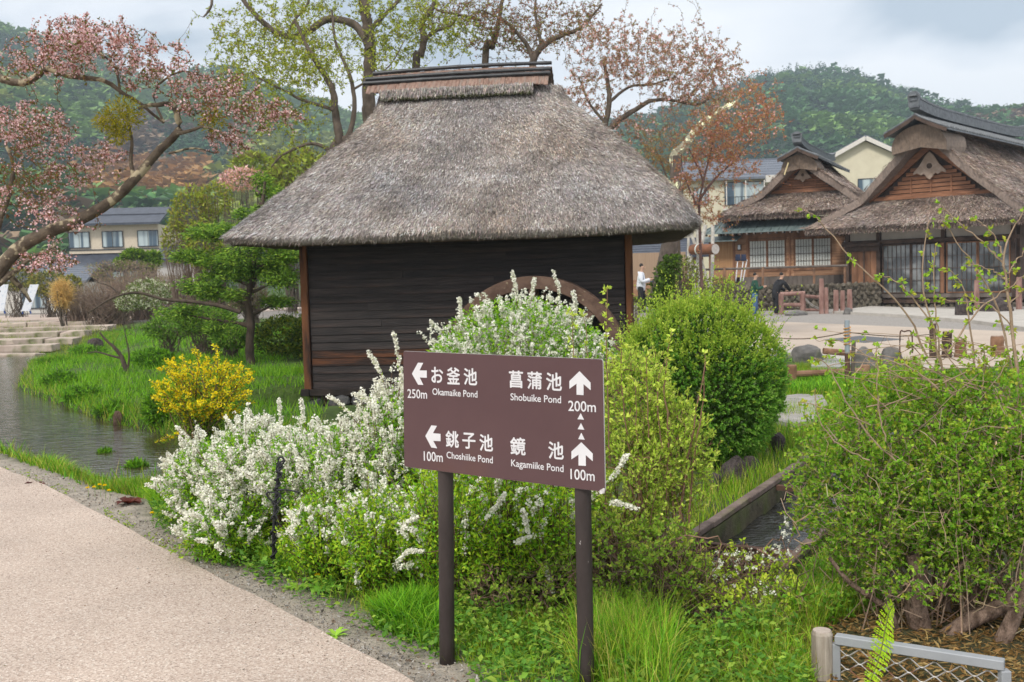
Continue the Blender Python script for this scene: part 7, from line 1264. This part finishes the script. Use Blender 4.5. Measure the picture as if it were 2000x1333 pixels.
blades(g, *grass_region(15000, [(-60, 830), (60, 862), (180, 905), (230, 950), (330, 985), (330, 1010), (120, 965), (0, 930), (-120, 860)], -.1, (.04, .13), (.007, .014), (.3, .95), GD + G2, minpd=.25, clump=1.2), far=True); blades(g, *grass_region(3800, [(70, 860), (180, 890), (200, 925), (110, 925), (60, 890)], -.1, (.14, .28), (.007, .012), (.3, 1.0), G2 + GD, minpd=.4, clump=1.6))
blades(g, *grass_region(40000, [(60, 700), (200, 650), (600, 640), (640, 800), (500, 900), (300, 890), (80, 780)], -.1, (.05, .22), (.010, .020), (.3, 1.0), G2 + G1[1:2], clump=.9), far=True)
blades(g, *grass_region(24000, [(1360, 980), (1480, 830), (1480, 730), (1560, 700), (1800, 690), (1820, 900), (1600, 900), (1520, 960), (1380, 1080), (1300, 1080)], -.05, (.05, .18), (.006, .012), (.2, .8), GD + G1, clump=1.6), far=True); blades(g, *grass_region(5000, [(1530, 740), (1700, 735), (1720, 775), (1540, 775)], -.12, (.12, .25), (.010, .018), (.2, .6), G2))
blades(g, *grass_region(3500, [(0, 640), (240, 640), (200, 700), (0, 700)], -.05, (.10, .22), (.02, .03), (.2, .6), [(.16, .2, .03), (.25, .26, .06)], clump=.8), far=True)
n = 60000; i_ = rng.integers(0, len(STREAM) - 1, n); t_ = rng.uniform(0, 1, (n, 1)); q = STREAM[i_] * (1 - t_) + STREAM[i_ + 1] * t_; az_ = rng.uniform(0, 6.283, n); rr_ = q[:, 2] + rng.uniform(-.5, .6, n); X_, Y_ = q[:, 0] + rr_ * np.cos(az_), q[:, 1] + rr_ * np.sin(az_); sd_ = stream_d(X_, Y_); px_ = 1000 + F * X_ / Y_
k = (sd_ > -.12) & (sd_ < .42) & (px_ > -100) & (px_ < 620) & (path_d(X_, Y_) > .3); X_, Y_, sd_ = X_[k][:15000], Y_[k][:15000], sd_[k][:15000]; n = len(X_); B = np.c_[X_, Y_, h(X_, Y_) - .01]; blades(g, B, rng.uniform(.08, .28, n), rng.uniform(.010, .018, n), rng.uniform(.3, 1.1, n), cmix(GD + G2, n), far=True)
blades(g, *grass_region(3500, [(1440, 1130), (1560, 1010), (1640, 1000), (1720, 1180), (1600, 1230), (1480, 1200)], 0, (.05, .2), (.003, .006), (.2, .9), GD + G1))
tag(g.build('grass', M_grass), 'bright spring grass on the stream banks and around the shrubs', 'grass', kind='stuff')
# broad ground cover leaves along the path edge and under the sign
gc = Acc()
for poly, n, s0, s1, cl in (([(420, 1120), (600, 1150), (760, 1180), (1000, 1180), (1300, 1210), (1560, 1240), (1590, 1420), (800, 1420), (690, 1240), (480, 1160)], 7000, .014, .045, 2.6), ([(300, 975), (420, 1060), (560, 1130), (500, 1170), (300, 1040)], 1500, .02, .045, 2), ([(330, 1010), (700, 1240), (640, 1260), (300, 1060)], 1100, .012, .03, 3)):
    B, hgt, ww, ln_, Cc = grass_region(n, poly, 0, (.01, .12), (1, 1), (0, 1), [(.07, .16, .03), (.12, .22, .04), (.05, .12, .02), (.18, .25, .05)], clump=cl, minpd=.12); B[:, 2] += hgt; v = rvec(n); v[:, 2] = np.abs(v[:, 2]) * .4; S_ = rng.uniform(s0, s1, n); leaves(gc, B, v, S_, S_ * .55, Cc, N=np.c_[rng.normal(0, .4, (n, 2)), np.ones(n)], fold=.12)
n = 1500; e_ = pe[rng.integers(20, 150, n)]; B = np.c_[e_[:, 0] + rng.normal(.02, .05, n), e_[:, 1] + rng.normal(.03, .06, n), np.full(n, .012)]; B = B[noise3(B, 1.7) > .35]; leaves(gc, B, rvec(len(B)) * [1, 1, .4], .022, .012, cmix([(.14, .22, .03), (.22, .26, .05)], len(B)))
B, hgt, ww, ln_, Cc = grass_region(2200, [(1440, 1130), (1560, 1010), (1640, 1000), (1750, 1180), (1600, 1230), (1480, 1200)], 0, (.01, .12), (1, 1), (0, 1), [(.09, .2, .03), (.15, .26, .04)], minpd=.1); B[:, 2] += hgt; v = rvec(len(B)); leaves(gc, B, v, rng.uniform(.02, .045, len(B)), .02, Cc)
tag(gc.build('ground_cover', M_leaf), 'low broad-leaved weeds under the shrubs and along the path edge', 'weeds', kind='stuff')
def litter():
    a = Acc(); B, hgt, ww, ln_, Cc = grass_region(6000, [(1380, 1235), (1560, 1170), (1990, 1130), (2100, 1400), (1300, 1400)], 0, (.0, .03), (1, 1), (0, 1), [(.22, .12, .07), (.30, .2, .13), (.12, .07, .04)]); B[:, 2] += .012 + hgt * .5; v = rvec(len(B)) * [1, 1, .25]; leaves(a, B, v, rng.uniform(.02, .07, len(B)), rng.uniform(.003, .014, len(B)), Cc); tag(a.build('leaf_litter', M_leaf), 'brown dead twigs and leaf litter left of the wooden post', 'litter', kind='stuff')
litter()
# rosettes of big leaves and dandelions
def rosette(name, px, y, n, ln_, cols, label, z=0, cat='plant', wd=.28, group=None):
    q = G(px, y, z); e = empty(name, (q[0], q[1], hz(q[0], q[1])), 0, label=label, cat=cat, group=group)
    for k in range(n):
        az_ = k / n * 6.28 + rng.normal(0, .3); L_ = ln_ * rng.uniform(.7, 1.15); t = np.linspace(0, 1, 7); el_ = rng.uniform(.35, .9); r_ = L_ * t; zz = L_ * el_ * (t - .75 * t ** 2); wv = L_ * wd * np.sin(np.pi * np.clip(t * .92 + .08, 0, 1)) ** .8 * (1 + .25 * np.sin(t * 22)); cx, sx = math.cos(az_), math.sin(az_)
        M0 = np.c_[r_ * cx, r_ * sx, zz]; S_ = np.array([-sx, cx, 0]); V = np.concatenate([M0 - S_ * wv[:, None] / 2 + [0, 0, .15] * wv[:, None], M0, M0 + S_ * wv[:, None] / 2 + [0, 0, .15] * wv[:, None]]); i = np.arange(6); a = Acc(); a.add(V, np.concatenate([np.stack([i, i + 1, i + 8, i + 7], -1), np.stack([i + 7, i + 8, i + 15, i + 14], -1)]), cmix(cols, 1)[0]); a.build('leaf', M_leaf, e, smooth=True)
    return e
rosette('broad_leaf_weed', 628, 1150, 12, .17, [(.13, .27, .05), (.18, .33, .07)], 'broad leaved weed at the path edge under the white shrub'); rosette('broad_leaf_weed', 1420, 1250, 12, .16, [(.18, .30, .09), (.22, .34, .12)], 'pale toothed rosette on the bare soil left of the wooden post'); rosette('broad_leaf_weed', 655, 1240, 8, .075, [(.22, .36, .06)], 'small yellow-green rosette on the dirt strip beside the path'); rosette('broad_leaf_weed', 575, 1150, 9, .08, [(.2, .33, .06)], 'small rosette left of the broad leaved weed')
rosette('red_leaf_plant', 250, 985, 9, .13, [(.06, .014, .016), (.09, .02, .02)], 'dark red leafed plant at the path edge', wd=.5); rosette('red_leaf_plant', 70, 948, 6, .08, [(.08, .02, .025)], 'tiny dark red plant at the left path edge', wd=.5); rosette('broad_leaf_weed', 60, 870, 10, .25, [(.07, .2, .06)], 'dark green broad leaved plant on the near bank', z=-.1, wd=.45)
rosette('broad_leaf_weed', 1290, 1320, 12, .10, [(.2, .34, .09), (.26, .38, .12)], 'light green lobed weed at the foot of the grass right of the sign post', wd=.55); rosette('broad_leaf_weed', 1010, 1290, 14, .10, [(.2, .34, .09), (.24, .38, .1)], 'light green lobed weed between the two sign posts', wd=.55)
dl = [(172, 958, 'dandelion at the left end of the yellow row by the path'), (185, 958, 'second dandelion of the yellow row by the path'), (196, 957, 'dandelion in the middle of the yellow row'), (206, 961, 'dandelion right of the middle of the yellow row'), (214, 966, 'last dandelion at the right end of the yellow row'), (298, 1012, 'dandelion by the left tip of the white shrub'), (330, 1000, 'dandelion close under the white blossom'), (345, 1050, 'lone dandelion in the grass under the white shrub'), (480, 1070, 'orange-yellow dandelion under the black rope stake'), (621, 1135, 'dandelion above the broad leaved weed')]
for px_, y_, lb in dl:
    q = G(px_, y_ + 14, 0); e = empty('dandelion', (q[0], q[1], hz(q[0], q[1])), 0, label=lb, cat='flower', group='dandelions beside the path'); H_ = rng.uniform(.07, .11); a = Acc(); tubes(a, np.array([[0, 0, 0], [.006, 0, H_ / 2], [0, 0, H_]]), np.full(3, .0018), 5, (.2, .3, .08)); a.build('stem', M_twig, e)
    a = Acc(); n = 60; v = rvec(n); v[:, 2] = np.abs(v[:, 2]) * .6; leaves(a, np.zeros((n, 3)) + [0, 0, H_], v, .017, .005, cmix([(.90, .72, .01), (.88, .64, .01)], n)); a.build('flower_head', M_petal, e)
# fern frond bent over the mesh barrier
def frond(pts, d_, wid, label):
    c = spline(PL(pts, 0), 60); e = empty('fern_frond', tuple(c[0]), 0, label=label, cat='fern'); a = Acc(); tubes(a, c, np.linspace(.004, .0012, 60), 5, (.16, .18, .04)); a.build('stalk', M_twig, e, world=True); a = Acc(); t = np.linspace(.04, .99, 40); ii = np.clip((t * 59).astype(int), 0, 58); B = c[ii]; T = unit(c[ii + 1] - c[ii]); side = unit(np.cross(T, np.tile([.1, -1, .25], (40, 1)))); L_ = wid * np.sin(np.pi * np.clip(t * .85 + .13, 0, 1)) ** .8
    for s in (-1, 1):
        for k_ in range(4): leaves(a, B + side * s * (L_ * k_ / 4)[:, None], side * s + T * .5 + rng.normal(0, .15, B.shape), L_ * .36, .010 * (1 - k_ / 6), cmix([(.24, .38, .02), (.32, .42, .03)], 40), N=np.tile([0, -1, .3], (40, 1)))
    a.build('pinnae', M_leaf, e, world=True)
frond([(1745, 1178, 4.1), (1735, 1200, 3.95), (1728, 1232, 3.84), (1722, 1265, 3.78), (1712, 1300, 3.72), (1698, 1335, 3.68), (1690, 1365, 3.66)], 0, .045, 'bright yellow-green fern frond drooping over the steel frame')
0 and frond([(1560, 1085, 4.5), (1600, 1100, 4.35), (1640, 1135, 4.3), (1660, 1180, 4.3)], 0, .05, 'small fern under the left side of the spreading bush')
# haze
a = Acc(); top_ = max(float(GZ.max()) + 14, 60); box(a, (0, 500, (top_ - 3) / 2), (2600, 1500, top_ + 3)); hzb = a.build('haze', None); hm = bpy.data.materials.new('haze_volume'); hm.use_nodes = True; t = hm.node_tree; t.nodes.clear(); oo = t.nodes.new('ShaderNodeOutputMaterial'); pv = t.nodes.new('ShaderNodeVolumePrincipled'); pv.inputs['Density'].default_value = .00055; pv.inputs['Color'].default_value = (.70, .82, .95, 1); pv.inputs['Anisotropy'].default_value = 0.0
t.links.new(pv.outputs[0], oo.inputs['Volume']); hzb.data.materials.append(hm); tag(hzb, 'pale air haze over the whole valley', 'haze', kind='stuff')
